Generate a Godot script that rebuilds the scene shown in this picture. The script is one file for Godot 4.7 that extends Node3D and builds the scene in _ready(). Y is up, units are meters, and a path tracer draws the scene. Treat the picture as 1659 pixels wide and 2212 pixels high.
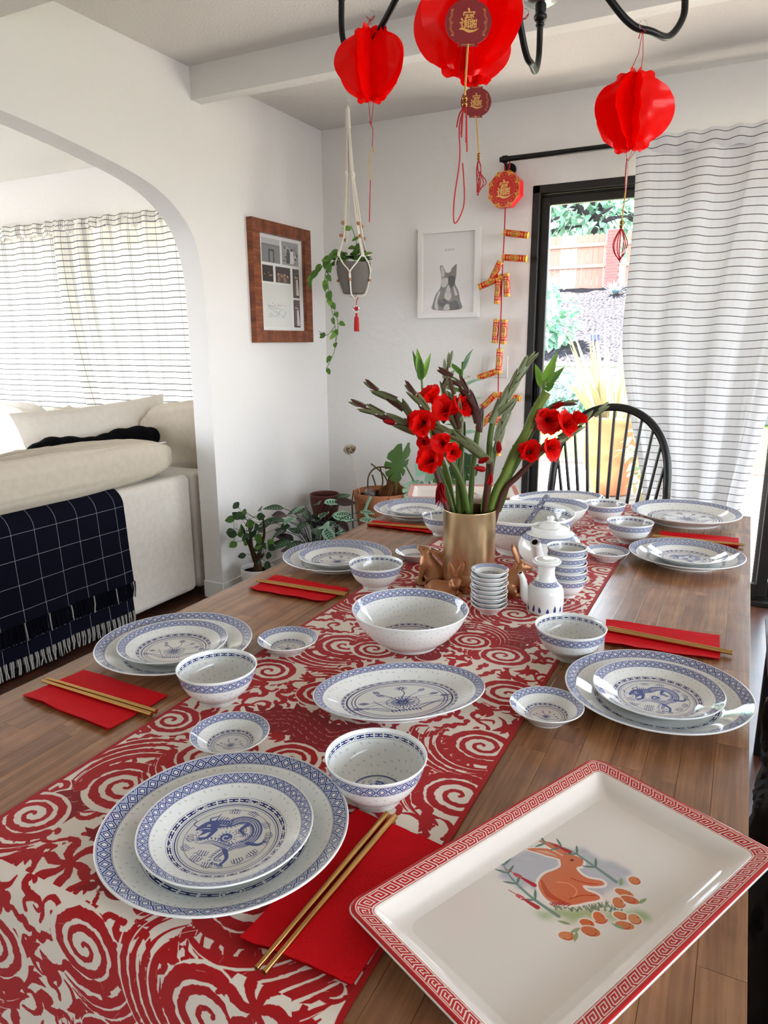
extends Node3D
# A dining room laid for a festive meal. The table runs along -z; x is across it, y is up, metres.

const CEIL := 2.44
const LEFT := -2.29      # dining face of the arch wall
const BACK := -3.76      # inner face of the wall with the sliding door
const TOP := 0.75        # table top
const CLOTH := 0.7525    # top of the runner

var M := {}
var rng := RandomNumberGenerator.new()


# ---------------------------------------------------------------- mesh building
class Sf:
	var v := PackedVector3Array()
	var n := PackedVector3Array()
	var t := PackedVector2Array()
	var i := PackedInt32Array()


class Geo:
	var sf := {}
	var xf := Transform3D.IDENTITY

	func s(m: Material) -> Sf:
		if not sf.has(m):
			sf[m] = Sf.new()
		return sf[m]

	# a sheet of nu by nv cells through f(u, v)
	func grid(m: Material, nu: int, nv: int, f: Callable, uvs := Vector2.ONE, uvo := Vector2.ZERO, closed := false) -> void:
		var q := s(m)
		var b := q.v.size()
		var w := nu + 1
		var nn := PackedVector3Array()
		nn.resize(w * (nv + 1))
		var pp := PackedVector3Array()
		pp.resize(w * (nv + 1))
		for j in nv + 1:
			for i in w:
				pp[j * w + i] = xf * (f.call(float(i) / nu, float(j) / nv) as Vector3)
				q.t.append(Vector2(float(i) / nu * uvs.x + uvo.x, float(j) / nv * uvs.y + uvo.y))
		for j in nv:
			for i in nu:
				var k := j * w + i
				var c := (pp[k + w] - pp[k + 1]).cross(pp[k + w + 1] - pp[k])
				nn[k] += c
				nn[k + 1] += c
				nn[k + w] += c
				nn[k + w + 1] += c
				q.i.append_array([b + k, b + k + 1, b + k + w, b + k + 1, b + k + w + 1, b + k + w])
		for j in nv + 1:
			if closed:
				var a := nn[j * w] + nn[j * w + nu]
				nn[j * w] = a
				nn[j * w + nu] = a
		for j in [0, nv]:          # a row drawn together to a point shares one normal
			if pp[j * w].distance_to(pp[j * w + nu / 2]) < 1e-6 and pp[j * w].distance_to(pp[j * w + nu / 4]) < 1e-6:
				var a := Vector3.ZERO
				for i in w:
					a += nn[j * w + i]
				for i in w:
					nn[j * w + i] = a
		for k in nn.size():
			nn[k] = nn[k].normalized() if nn[k].length_squared() > 1e-20 else Vector3.UP
		q.v.append_array(pp)
		q.n.append_array(nn)

	# a turned profile of (radius, height); ur repeats of the texture round it; planar maps it from above
	func lathe(m: Material, prof: PackedVector2Array, seg := 48, i0 := 0, i1 := -1, ur := 1.0, planar := 0.0, ex := 1.0, ez := 1.0, v0 := 0.0, v1 := 1.0) -> void:
		if i1 < 0:
			i1 = prof.size() - 1
		var q := s(m)
		var b := q.v.size()
		var len_all := 0.0
		for k in range(i0, i1):
			len_all += prof[k].distance_to(prof[k + 1])
		var run := 0.0
		for k in range(i0, i1 + 1):
			var d := prof[mini(k + 1, prof.size() - 1)] - prof[maxi(k - 1, 0)]
			var nr := Vector2(d.y, -d.x).normalized()
			if k > i0:
				run += prof[k - 1].distance_to(prof[k])
			for a in seg + 1:
				var th := TAU * a / seg
				var cx := cos(th)
				var sz := sin(th)
				q.v.append(xf * Vector3(prof[k].x * cx * ex, prof[k].y, prof[k].x * sz * ez))
				q.n.append((xf.basis * Vector3(nr.x * cx / ex, nr.y, nr.x * sz / ez)).normalized())
				if planar > 0.0:
					q.t.append(Vector2(0.5 + 0.5 * prof[k].x * cx / planar, 0.5 + 0.5 * prof[k].x * sz / planar))
				else:
					q.t.append(Vector2(ur * a / seg, lerpf(v0, v1, run / maxf(len_all, 1e-6))))
		var w := seg + 1
		for k in i1 - i0:
			for a in seg:
				var c := b + k * w + a
				q.i.append_array([c, c + w, c + 1, c + 1, c + w, c + w + 1])

	# a round bar through points; r is one radius or one for each point
	func tube(m: Material, pts: PackedVector3Array, r, sides := 8, caps := true, vs := 1.0, flat := 1.0) -> void:
		var q := s(m)
		var b := q.v.size()
		var n := pts.size()
		var up := Vector3.UP
		var t0 := (pts[1] - pts[0]).normalized()
		if absf(t0.dot(up)) > 0.9:
			up = Vector3.RIGHT
		var side := t0.cross(up).normalized()
		var run := 0.0
		for k in n:
			var t := (pts[mini(k + 1, n - 1)] - pts[maxi(k - 1, 0)]).normalized()
			side = (side - t * side.dot(t)).normalized()
			var o := t.cross(side)
			var rr: float = r if r is float else r[k]
			if k > 0:
				run += pts[k].distance_to(pts[k - 1])
			for a in sides + 1:
				var th := TAU * a / sides
				var d := side * cos(th) + o * sin(th) * flat
				q.v.append(xf * (pts[k] + d * rr))
				q.n.append((xf.basis * d).normalized())
				q.t.append(Vector2(float(a) / sides, run * vs))
		var w := sides + 1
		for k in n - 1:
			for a in sides:
				var c := b + k * w + a
				q.i.append_array([c, c + 1, c + w, c + 1, c + w + 1, c + w])
		if caps:
			for e in [0, n - 1]:
				var c0 := q.v.size()
				var t := (pts[mini(e + 1, n - 1)] - pts[maxi(e - 1, 0)]).normalized() * (-1.0 if e == 0 else 1.0)
				for a in sides:
					q.v.append(q.v[b + e * w + a])
					q.n.append((xf.basis * t).normalized())
					q.t.append(Vector2(0.5, 0.5))
				for a in range(1, sides - 1):
					q.i.append_array([c0, c0 + a, c0 + a + 1])

	# a box with chamfered edges; uvs texture repeats per metre, the grain along its longest side
	func box(m: Material, c: Vector3, size: Vector3, ch := 0.0, turn := Basis.IDENTITY, uvs := 1.0, uvo := Vector2.ZERO) -> void:
		var h := size * 0.5
		ch = minf(ch, minf(h.x, minf(h.y, h.z)) * 0.95)
		var long := 0 if size.x >= size.y and size.x >= size.z else (1 if size.y >= size.z else 2)
		for ax in 3:
			for sg in [-1.0, 1.0]:
				var a1 := (ax + 1) % 3
				var a2 := (ax + 2) % 3
				var pts := []
				for e in [[-1, -1], [1, -1], [1, 1], [-1, 1]]:
					var p := Vector3.ZERO
					p[ax] = h[ax] * sg
					p[a1] = (h[a1] - ch) * e[0]
					p[a2] = (h[a2] - ch) * e[1]
					pts.append(p)
				var nn := Vector3.ZERO
				nn[ax] = sg
				quad(m, pts, nn, c, turn, long, uvs, uvo)
		if ch > 0.0:
			for ax in 3:
				var a1 := (ax + 1) % 3
				var a2 := (ax + 2) % 3
				for e in [[-1.0, -1.0], [1.0, -1.0], [1.0, 1.0], [-1.0, 1.0]]:
					var pts := []
					for g in [[-1.0, 0], [1.0, 0], [1.0, 1], [-1.0, 1]]:
						var p := Vector3.ZERO
						p[ax] = (h[ax] - ch) * g[0]
						p[a1] = (h[a1] - (ch if g[1] == 0 else 0.0)) * e[0]
						p[a2] = (h[a2] - (0.0 if g[1] == 0 else ch)) * e[1]
						pts.append(p)
					var nn := Vector3.ZERO
					nn[a1] = e[0]
					nn[a2] = e[1]
					quad(m, pts, nn.normalized(), c, turn, long, uvs, uvo)
			for x in [-1.0, 1.0]:
				for y in [-1.0, 1.0]:
					for z in [-1.0, 1.0]:
						var q := s(m)
						var b := q.v.size()
						for k in 3:
							var p := Vector3((h.x - ch) * x, (h.y - ch) * y, (h.z - ch) * z)
							p[k] = h[k] * [x, y, z][k]
							q.v.append(xf * (c + turn * p))
							q.n.append((xf.basis * turn * Vector3(x, y, z)).normalized())
							q.t.append(uvo)
						q.i.append_array([b, b + 1, b + 2])

	func quad(m: Material, pts: Array, nn: Vector3, c := Vector3.ZERO, turn := Basis.IDENTITY, long := 0, uvs := 1.0, uvo := Vector2.ZERO) -> void:
		var q := s(m)
		var b := q.v.size()
		for p: Vector3 in pts:
			q.v.append(xf * (c + turn * p))
			q.n.append((xf.basis * turn * nn).normalized())
			var o := Vector2(p[(long + 1) % 3] + 0.37 * p[(long + 2) % 3], p[long] * 0.36)
			q.t.append(o * uvs + uvo)
		q.i.append_array([b, b + 1, b + 2, b, b + 2, b + 3])

	# four corners in the order of a picture: top left, top right, bottom right, bottom left
	func pane(m: Material, a: Vector3, b: Vector3, c: Vector3, d: Vector3, r := Rect2(0, 0, 1, 1)) -> void:
		var q := s(m)
		var k := q.v.size()
		var nn := (xf.basis * (b - a).cross(d - a)).normalized() * -1.0
		for p: Vector3 in [a, b, c, d]:
			q.v.append(xf * p)
			q.n.append(nn)
		q.t.append_array([r.position, Vector2(r.end.x, r.position.y), r.end, Vector2(r.position.x, r.end.y)])
		q.i.append_array([k, k + 1, k + 2, k, k + 2, k + 3])

	# an outline in x and y, drawn out along z from z0 to z1, with a small chamfer
	func prism(m: Material, poly: PackedVector2Array, z0: float, z1: float, uvr := Rect2(0, 0, 1, 1), mface: Material = null) -> void:
		if Geometry2D.is_polygon_clockwise(poly):
			poly.reverse()
		var tri := Geometry2D.triangulate_polygon(poly)
		for e in [[z0, -1.0], [z1, 1.0]]:
			var q := s(mface if mface and e[1] > 0 else m)
			var b := q.v.size()
			for p in poly:
				q.v.append(xf * Vector3(p.x, p.y, e[0]))
				q.n.append((xf.basis * Vector3(0, 0, e[1])).normalized())
				q.t.append(Vector2((p.x - uvr.position.x) / uvr.size.x, 1.0 - (p.y - uvr.position.y) / uvr.size.y))
			for k in tri:
				q.i.append(b + k)
		var q2 := s(m)
		var n := poly.size()
		for k in n:
			var a := poly[k]
			var c := poly[(k + 1) % n]
			var d := c - a
			var nn := (xf.basis * Vector3(d.y, -d.x, 0)).normalized()
			var b := q2.v.size()
			for e in [[a, z0], [c, z0], [c, z1], [a, z1]]:
				q2.v.append(xf * Vector3(e[0].x, e[0].y, e[1]))
				q2.n.append(nn)
				q2.t.append(Vector2(e[0].x, e[0].y))
			q2.i.append_array([b, b + 1, b + 2, b, b + 2, b + 3])

	# an upholstered block: a box with rounded edges and softly swelling faces
	func rbox(m: Material, c: Vector3, size: Vector3, r: float, turn := Basis.IDENTITY, nu := 48, nv := 24) -> void:
		var q := s(m)
		var b := q.v.size()
		var core := size * 0.5 - Vector3.ONE * r
		for j in nv + 1:
			var bb := (clampf((j - 0.5) / (nv - 1), 0.0, 1.0) - 0.5) * PI
			for i in nu + 1:
				var a := (i + 0.5) / nu * TAU
				var d := Vector3(cos(bb) * cos(a), sin(bb), cos(bb) * sin(a))
				var sg := Vector3(signf(d.x), 1.0 if j > nv / 2 else -1.0, signf(d.z))
				if j == 0 or j == nv:
					sg = Vector3(0, sg.y, 0)
					d = Vector3(0, sg.y, 0)
				q.v.append(xf * (c + turn * (core * sg + d * r)))
				q.n.append((xf.basis * turn * d).normalized())
				q.t.append(Vector2(float(i) / nu, float(j) / nv))
		for j in nv:
			for i in nu:
				var k := b + j * (nu + 1) + i
				q.i.append_array([k, k + 1, k + nu + 1, k + 1, k + nu + 2, k + nu + 1])

	# a knife-edged pillow: square outline with pulled corners, seam round it
	func pillow(m: Material, size: Vector3, turn := Basis.IDENTITY, sd := 1) -> void:
		var n := FastNoiseLite.new()
		n.seed = sd
		n.frequency = 1.0
		for sg in [-1.0, 1.0]:
			grid(m, 26, 26, func(u: float, v: float) -> Vector3:
				var x := u * 2.0 - 1.0
				var y := v * 2.0 - 1.0
				var t := pow(maxf(0.0, 1.0 - x * x), 0.42) * pow(maxf(0.0, 1.0 - y * y), 0.42)
				var w := 0.05 * t * (n.get_noise_2d(x * 2.2, y * 2.2) + 0.6 * n.get_noise_2d(x * 6.0 + y * 3.0, y * 2.0))
				var ox := x * (1.0 - 0.075 * (1.0 - y * y))
				var oy := y * (1.0 - 0.075 * (1.0 - x * x))
				return turn * Vector3(sg * size.x * 0.5 * (t + w), oy * size.y * 0.5, ox * size.z * 0.5), Vector2.ONE)

	func ball(m: Material, c: Vector3, r: Vector3, turn := Basis.IDENTITY, nu := 16, nv := 10) -> void:
		grid(m, nu, nv, func(u: float, v: float) -> Vector3:
			var a := u * TAU
			var b := v * PI
			return c + turn * Vector3(r.x * sin(b) * cos(a), r.y * cos(b), r.z * sin(b) * sin(a)), Vector2.ONE, Vector2.ZERO, true)

	# a leaf from base along dir, bent down at its tip and folded along its rib
	func leaf(m: Material, base: Vector3, dir: Vector3, face: Vector3, length: float, width: float, droop := 0.3, fold := 0.25, shape := 0.45, nu := 4, nv := 8) -> void:
		dir = dir.normalized()
		var side := dir.cross(face).normalized()
		var up := side.cross(dir).normalized()
		grid(m, nu, nv, func(u: float, v: float) -> Vector3:
			var wv := pow(sin(PI * pow(v, shape * 1.4)), 0.9) * width * 0.5 if v < 1.0 else 0.0
			var x := (u - 0.5) * 2.0
			return base + dir * (length * (v - 0.12 * droop * v * v)) + side * (x * wv) + up * (absf(x) * wv * fold - droop * length * v * v * 0.6))

	# one smooth skin over tapered bones [from, to, radius, radius] (surface nets)
	func blob(m: Material, bones: Array, cell: float, melt: float, bump: Variant = null) -> void:
		var lo := Vector3.INF
		var hi := -Vector3.INF
		for e in bones:
			var r := maxf(e[2], e[3]) + melt + cell * 2.0
			for p: Vector3 in [e[0], e[1]]:
				lo = lo.min(p - Vector3.ONE * r)
				hi = hi.max(p + Vector3.ONE * r)
		var n := Vector3i(((hi - lo) / cell).ceil()) + Vector3i.ONE
		var f := PackedFloat32Array()
		f.resize(n.x * n.y * n.z)
		f.fill(9.0)
		for e in bones:
			var a: Vector3 = e[0]
			var b: Vector3 = e[1]
			var r0: float = e[2]
			var r1: float = e[3]
			var reach := maxf(r0, r1) + melt + cell * 1.5
			var i0 := Vector3i(((a.min(b) - Vector3.ONE * reach - lo) / cell).floor()).clamp(Vector3i.ZERO, n - Vector3i.ONE)
			var i1 := Vector3i(((a.max(b) + Vector3.ONE * reach - lo) / cell).ceil()).clamp(Vector3i.ZERO, n - Vector3i.ONE)
			var ab := b - a
			var l2 := maxf(ab.length_squared(), 1e-9)
			for z in range(i0.z, i1.z + 1):
				for y in range(i0.y, i1.y + 1):
					for x in range(i0.x, i1.x + 1):
						var p := lo + Vector3(x, y, z) * cell
						var h := clampf((p - a).dot(ab) / l2, 0.0, 1.0)
						var d := (p - a - ab * h).length() - lerpf(r0, r1, h)
						var k := (z * n.y + y) * n.x + x
						var o := f[k]
						var mx := maxf(melt - absf(d - o), 0.0)
						f[k] = minf(d, o) - mx * mx / (4.0 * melt)
		var q := s(m)
		var id := {}
		var base := q.v.size()
		var st := [1, n.x, n.x * n.y]
		for z in n.z - 1:
			for y in n.y - 1:
				for x in n.x - 1:
					var k := (z * n.y + y) * n.x + x
					if f[k] > cell * 2.0 or f[k] < -cell * 2.0:
						continue
					var sum := Vector3.ZERO
					var cnt := 0
					for e in [[0, 0, 0, 0], [0, 1, 0, 0], [0, 0, 1, 0], [0, 1, 1, 0], [1, 0, 0, 0], [1, 1, 0, 0], [1, 0, 1, 0], [1, 1, 1, 0], [2, 0, 0, 0], [2, 1, 0, 0], [2, 0, 1, 0], [2, 1, 1, 0]]:
						var ax: int = e[0]
						var o := Vector3i.ZERO
						o[(ax + 1) % 3] = e[1]
						o[(ax + 2) % 3] = e[2]
						var k0: int = k + o.x + o.y * st[1] + o.z * st[2]
						var k1: int = k0 + st[ax]
						if (f[k0] < 0.0) != (f[k1] < 0.0):
							var p := Vector3(o)
							p[ax] += f[k0] / (f[k0] - f[k1])
							sum += p
							cnt += 1
					if cnt:
						id[k] = q.v.size()
						q.v.append(lo + (Vector3(x, y, z) + sum / cnt) * cell)
						q.n.append(Vector3(f[k + 1] - f[k], f[k + st[1]] - f[k], f[k + st[2]] - f[k]))
						q.t.append(Vector2.ZERO)
		for k: int in id:
			for ax in 3:
				var k1: int = k + st[ax]
				if (f[k] < 0.0) == (f[k1] < 0.0):
					continue
				var s1: int = st[(ax + 1) % 3]
				var s2: int = st[(ax + 2) % 3]
				if id.has(k - s1) and id.has(k - s2) and id.has(k - s1 - s2):
					q.i.append_array([id[k], id[k - s1], id[k - s1 - s2], id[k], id[k - s1 - s2], id[k - s2]])
		var nn := PackedVector3Array()
		nn.resize(q.v.size())
		for t in range(0, q.i.size(), 3):
			if q.i[t] < base:
				continue
			var a := q.i[t]
			var b := q.i[t + 1]
			var c := q.i[t + 2]
			var w := (q.v[c] - q.v[a]).cross(q.v[b] - q.v[a])
			if w.dot(q.n[a]) < 0.0:
				w = -w
			nn[a] += w
			nn[b] += w
			nn[c] += w
		for k in range(base, q.v.size()):
			q.n[k] = nn[k].normalized()
			q.t[k] = Vector2(q.v[k].x + q.v[k].z, q.v[k].y)
			if bump is Callable:
				q.v[k] += q.n[k] * float(bump.call(q.v[k]))
			q.v[k] = xf * q.v[k]
			q.n[k] = (xf.basis * q.n[k]).normalized()

	func mesh() -> ArrayMesh:
		var am := ArrayMesh.new()
		for m in sf:
			var q: Sf = sf[m]
			for t in range(0, q.i.size(), 3):      # every face turns its front the way its normals point
				var a := q.i[t]
				var b := q.i[t + 1]
				var c := q.i[t + 2]
				if (q.v[c] - q.v[a]).cross(q.v[b] - q.v[a]).dot(q.n[a] + q.n[b] + q.n[c]) < 0.0:
					q.i[t + 1] = c
					q.i[t + 2] = b
			var arr := []
			arr.resize(Mesh.ARRAY_MAX)
			arr[Mesh.ARRAY_VERTEX] = q.v
			arr[Mesh.ARRAY_NORMAL] = q.n
			arr[Mesh.ARRAY_TEX_UV] = q.t
			arr[Mesh.ARRAY_INDEX] = q.i
			am.add_surface_from_arrays(Mesh.PRIMITIVE_TRIANGLES, arr)
			am.surface_set_material(am.get_surface_count() - 1, m)
		return am


# ---------------------------------------------------------------- drawing flat print
class Cv:
	var im: Image
	var k: float      # pixels to a unit

	func _init(w: int, h: int, units: float, back: Color) -> void:
		im = Image.create(w, h, false, Image.FORMAT_RGBA8)
		im.fill(back)
		k = w / units

	func fill(poly: PackedVector2Array, col: Color) -> void:
		var n := poly.size()
		if n < 3:
			return
		var y0 := INF
		var y1 := -INF
		for p in poly:
			y0 = minf(y0, p.y * k)
			y1 = maxf(y1, p.y * k)
		for y in range(maxi(0, int(floor(y0))), mini(im.get_height() - 1, int(ceil(y1))) + 1):
			var yc := y + 0.5
			var xs := PackedFloat32Array()
			for i in n:
				var a := poly[i] * k
				var b := poly[(i + 1) % n] * k
				if (a.y <= yc) != (b.y <= yc):
					xs.append(a.x + (yc - a.y) / (b.y - a.y) * (b.x - a.x))
			xs.sort()
			for i in range(0, xs.size() - 1, 2):
				var xa := maxi(0, int(round(xs[i])))
				var xb := mini(im.get_width(), int(round(xs[i + 1])))
				if xb > xa:
					im.fill_rect(Rect2i(xa, y, xb - xa, 1), col)

	# a line of even width through points
	func line(pts: PackedVector2Array, w: float, col: Color) -> void:
		brush(pts, w, w, w, col)

	# a stroke that swells from w0 over w1 in the middle to w2
	func brush(pts: PackedVector2Array, w0: float, w1: float, w2: float, col: Color, rough := 0.0, seed := 0) -> void:
		var n := pts.size()
		if n < 2:
			return
		var l := PackedVector2Array()
		var r := PackedVector2Array()
		for i in n:
			var t := float(i) / (n - 1)
			var d := (pts[mini(i + 1, n - 1)] - pts[maxi(i - 1, 0)]).normalized()
			var o := Vector2(-d.y, d.x)
			var w := (lerpf(w0, w1, t * 2.0) if t < 0.5 else lerpf(w1, w2, t * 2.0 - 1.0)) * 0.5
			var e := rough * w * sin(i * 2.3 + seed * 1.7) * sin(i * 0.71 + seed)
			var e2 := rough * w * sin(i * 1.9 + seed * 2.9 + 1.0) * sin(i * 0.53 + seed * 0.3)
			l.append(pts[i] + o * (w + e))
			r.append(pts[i] - o * (w + e2))
		for i in n - 1:        # cell by cell, so that a stroke may cross itself
			fill(PackedVector2Array([l[i], l[i + 1], r[i + 1], r[i]]), col)
		for e in [[0, w0], [n - 1, w2]]:
			if e[1] * k > 2.0:
				disc(pts[e[0]], e[1] * 0.5, col)
		if n == 2 or w1 * k > 3.0:
			for i in range(1, n - 1):
				var t := float(i) / (n - 1)
				disc(pts[i], (lerpf(w0, w1, t * 2.0) if t < 0.5 else lerpf(w1, w2, t * 2.0 - 1.0)) * 0.48, col)

	func disc(c: Vector2, r: float, col: Color, ry := -1.0, turn := 0.0) -> void:
		if ry < 0.0:
			ry = r
		var p := PackedVector2Array()
		var n := clampi(int(r * k * 1.5), 8, 48)
		for i in n:
			p.append(c + (Vector2(cos(TAU * i / n) * r, sin(TAU * i / n) * ry)).rotated(turn))
		fill(p, col)

	func ring(c: Vector2, r: float, w: float, col: Color) -> void:
		line(arc(c, r, 0.0, TAU, 64), w, col)

	static func arc(c: Vector2, r: float, a0: float, a1: float, n := 16, r1 := -1.0) -> PackedVector2Array:
		var p := PackedVector2Array()
		for i in n + 1:
			var t := float(i) / n
			var a := lerpf(a0, a1, t)
			p.append(c + Vector2(cos(a), sin(a)) * (r if r1 < 0.0 else lerpf(r, r1, t)))
		return p

	# a smooth curve through points
	static func curve(pts: Array, step := 6, closed := false) -> PackedVector2Array:
		var o := PackedVector2Array()
		var n := pts.size()
		for i in (n if closed else n - 1):
			var p0: Vector2 = pts[(i - 1 + n) % n] if closed else pts[maxi(i - 1, 0)]
			var p1: Vector2 = pts[i]
			var p2: Vector2 = pts[(i + 1) % n]
			var p3: Vector2 = pts[(i + 2) % n] if closed else pts[mini(i + 2, n - 1)]
			for s in step:
				o.append(p1.cubic_interpolate(p2, p0, p3, float(s) / step))
		if not closed:
			o.append(pts[n - 1])
		return o

	func tex(shrink := 2) -> ImageTexture:
		if shrink > 1:
			im.resize(im.get_width() / shrink, im.get_height() / shrink, Image.INTERPOLATE_BILINEAR if shrink == 2 else Image.INTERPOLATE_LANCZOS)
		return ImageTexture.create_from_image(im)


# ---------------------------------------------------------------- naming and placing
var used := {}


func numbered(called: String) -> String:
	used[called] = used.get(called, -1) + 1
	return called if used[called] == 0 else "%s_%03d" % [called, used[called]]


func thing(called: String, label: String, category: String, at := Vector3.ZERO, turn := 0.0, group := "") -> Node3D:
	var o := Node3D.new()
	o.name = numbered(called)
	o.position = at
	o.rotation.y = turn
	add_child(o, true)
	return tag(o, label, category, group)


func tag(o: Node3D, label: String, category := "", group := "", kind := "") -> Node3D:
	if label:
		o.set_meta("label", label)
	if category:
		o.set_meta("category", category)
	if group:
		o.set_meta("group", group)
	if kind:
		o.set_meta("kind", kind)
	return o


func part(called: String, g: Geo, parent: Node3D = null) -> MeshInstance3D:
	return part_mesh(called, g.mesh(), parent)


func part_mesh(called: String, me: Mesh, parent: Node3D = null) -> MeshInstance3D:
	var o := MeshInstance3D.new()
	o.name = numbered(called) if parent == null else called
	o.mesh = me
	if parent == null:
		add_child(o, true)
	else:
		var k := 0
		while parent.has_node(NodePath(o.name)):
			k += 1
			o.name = "%s_%03d" % [called, k]
		parent.add_child(o, true)
	return o


func struct(called: String, g: Geo, label := "", category := "", parent: Node3D = null) -> MeshInstance3D:
	var o := part(called, g, parent)
	if parent == null:
		o.set_meta("kind", "structure")
		tag(o, label, category)
	return o


func dup(src: Node3D, at: Vector3, turn: float, label: String, group := "") -> Node3D:
	var o: Node3D = src.duplicate()
	var base := String(src.name)
	var cut := base.rfind("_")
	if cut > 0 and base.substr(cut + 1).is_valid_int():
		base = base.substr(0, cut)
	o.name = numbered(base)
	add_child(o, true)
	o.position = at
	o.rotation = Vector3(0, turn, 0)
	tag(o, label, "", group)
	return o


func mat(called: String, col: Color, rough := 0.6, metal := 0.0, spec := 0.5) -> StandardMaterial3D:
	var m := StandardMaterial3D.new()
	m.resource_name = called
	m.albedo_color = col
	m.roughness = rough
	m.metallic = metal
	m.metallic_specular = spec
	m.cull_mode = BaseMaterial3D.CULL_DISABLED
	M[called] = m
	return m


func texmat(called: String, t: Texture2D, rough := 0.6, spec := 0.5, scale := Vector3.ONE, col := Color.WHITE) -> StandardMaterial3D:
	var m := mat(called, col, rough, 0.0, spec)
	m.albedo_texture = t
	m.uv1_scale = scale
	return m


func v2(a: Array) -> Array:
	var o := []
	for i in range(0, a.size(), 2):
		o.append(Vector2(a[i], a[i + 1]))
	return o


func pv2(a: Array) -> PackedVector2Array:
	return PackedVector2Array(v2(a))


func path3(pts: Array, step := 6) -> PackedVector3Array:
	var o := PackedVector3Array()
	var n := pts.size()
	for i in n - 1:
		var p0: Vector3 = pts[maxi(i - 1, 0)]
		var p3: Vector3 = pts[mini(i + 2, n - 1)]
		for s in step:
			o.append((pts[i] as Vector3).cubic_interpolate(pts[i + 1], p0, p3, float(s) / step))
	o.append(pts[n - 1])
	return o


func noise(freq: float, sd: int, oct := 3) -> FastNoiseLite:
	var f := FastNoiseLite.new()
	f.noise_type = FastNoiseLite.TYPE_SIMPLEX_SMOOTH
	f.frequency = freq
	f.seed = sd
	f.fractal_octaves = oct
	return f


func noise_tex(size: int, freq: float, sd: int, normal := false, strength := 4.0) -> NoiseTexture2D:
	var t := NoiseTexture2D.new()
	t.width = size
	t.height = size
	t.seamless = true
	t.noise = noise(freq, sd)
	t.as_normal_map = normal
	t.bump_strength = strength
	return t


# ---------------------------------------------------------------- textures
const BLUE := Color(0.215, 0.265, 0.475)
const DEEP := Color(0.14, 0.165, 0.39)
const GLAZE := Color(0.90, 0.905, 0.89)


# one cell of the lattice border: a diamond with a four-petalled flower
func tex_lattice() -> ImageTexture:
	var c := Cv.new(256, 256, 1.0, Color(0.82, 0.845, 0.875))
	var m := Vector2(0.5, 0.5)
	c.fill(pv2([0, 0, 1, 0, 1, 0.11, 0, 0.11]), BLUE)
	c.fill(pv2([0, 0.89, 1, 0.89, 1, 1, 0, 1]), BLUE)
	c.fill(pv2([0, 0.03, 1, 0.03, 1, 0.065, 0, 0.065]), GLAZE)
	c.fill(pv2([0, 0.935, 1, 0.935, 1, 0.97, 0, 0.97]), GLAZE)
	for e in [0.0, 1.0]:
		for sy in [-1.0, 1.0]:
			var y = 0.5 + sy * 0.39
			for w in [[0.46, 0.36], [0.27, 0.21]]:
				var x: float = e
				c.fill(PackedVector2Array([Vector2(x - w[0], y), Vector2(x, y - sy * w[0]), Vector2(x + w[0], y)]), BLUE)
				c.fill(PackedVector2Array([Vector2(x - w[1], y), Vector2(x, y - sy * w[1]), Vector2(x + w[1], y)]), Color(0.82, 0.845, 0.875))
			c.fill(PackedVector2Array([Vector2(e - 0.12, y), Vector2(e, y - sy * 0.12), Vector2(e + 0.12, y)]), BLUE)
	for d in [[0.44, BLUE], [0.37, Color(0.86, 0.88, 0.9)], [0.30, BLUE]]:
		var r: float = d[0]
		c.fill(PackedVector2Array([m + Vector2(-r, 0), m + Vector2(0, -r), m + Vector2(r, 0), m + Vector2(0, r)]), d[1])
	for a in 4:
		c.disc(m + Vector2(0.085, 0).rotated(a * PI / 2), 0.075, GLAZE)
	c.disc(m, 0.06, GLAZE)
	c.disc(m, 0.025, BLUE)
	return c.tex()


# four frets and a bat
func tex_fret() -> ImageTexture:
	var c := Cv.new(1024, 192, 5.0, GLAZE)
	for y in [0.05, 0.84]:
		c.fill(pv2([0, y, 5, y, 5, y + 0.045, 0, y + 0.045]), BLUE)
	for k in 4:
		var x := 0.06 + k
		for y in [0.22, 0.52]:
			c.fill(pv2([x, y, x + 0.86, y, x + 0.86, y + 0.17, x, y + 0.17]), DEEP)
		c.fill(pv2([x + 0.34, 0.3, x + 0.52, 0.3, x + 0.52, 0.6, x + 0.34, 0.6]), DEEP)
	var o := Vector2(4.48, 0.45)
	for s in [-1.0, 1.0]:
		c.line(Cv.curve([o + Vector2(s * 0.42, -0.22), o + Vector2(s * 0.5, -0.02), o + Vector2(s * 0.4, 0.2), o + Vector2(s * 0.26, 0.14)]), 0.06, DEEP)
		c.fill(PackedVector2Array([o + Vector2(0, -0.1), o + Vector2(s * 0.3, -0.2), o + Vector2(s * 0.34, 0.06), o + Vector2(s * 0.2, 0.0), o + Vector2(s * 0.13, 0.14), o + Vector2(0, 0.06)]), DEEP)
	c.disc(o, 0.1, DEEP, 0.2)
	return c.tex()


# rice grains under the glaze
func tex_grains(base: Color, grain: Color, rim: Color) -> ImageTexture:
	var c := Cv.new(512, 512, 2.0, base)
	var q := [0.28, 0.2, 0.5, 0.78, 0.24, 0.1, 1.3, 0.3, -0.7, 1.76, 0.74, 0.5, 0.3, 1.36, -0.4, 0.82, 1.16, 0.2, 1.34, 1.02, 0.9, 1.8, 1.5, -0.3, 0.8, 1.72, 0.6, 1.32, 1.72, -0.1]
	for i in range(0, q.size(), 3):
		c.disc(Vector2(q[i], q[i + 1]), 0.125, rim, 0.072, q[i + 2] + 0.6)
		c.disc(Vector2(q[i], q[i + 1]), 0.105, grain, 0.052, q[i + 2] + 0.6)
	return c.tex()


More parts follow.
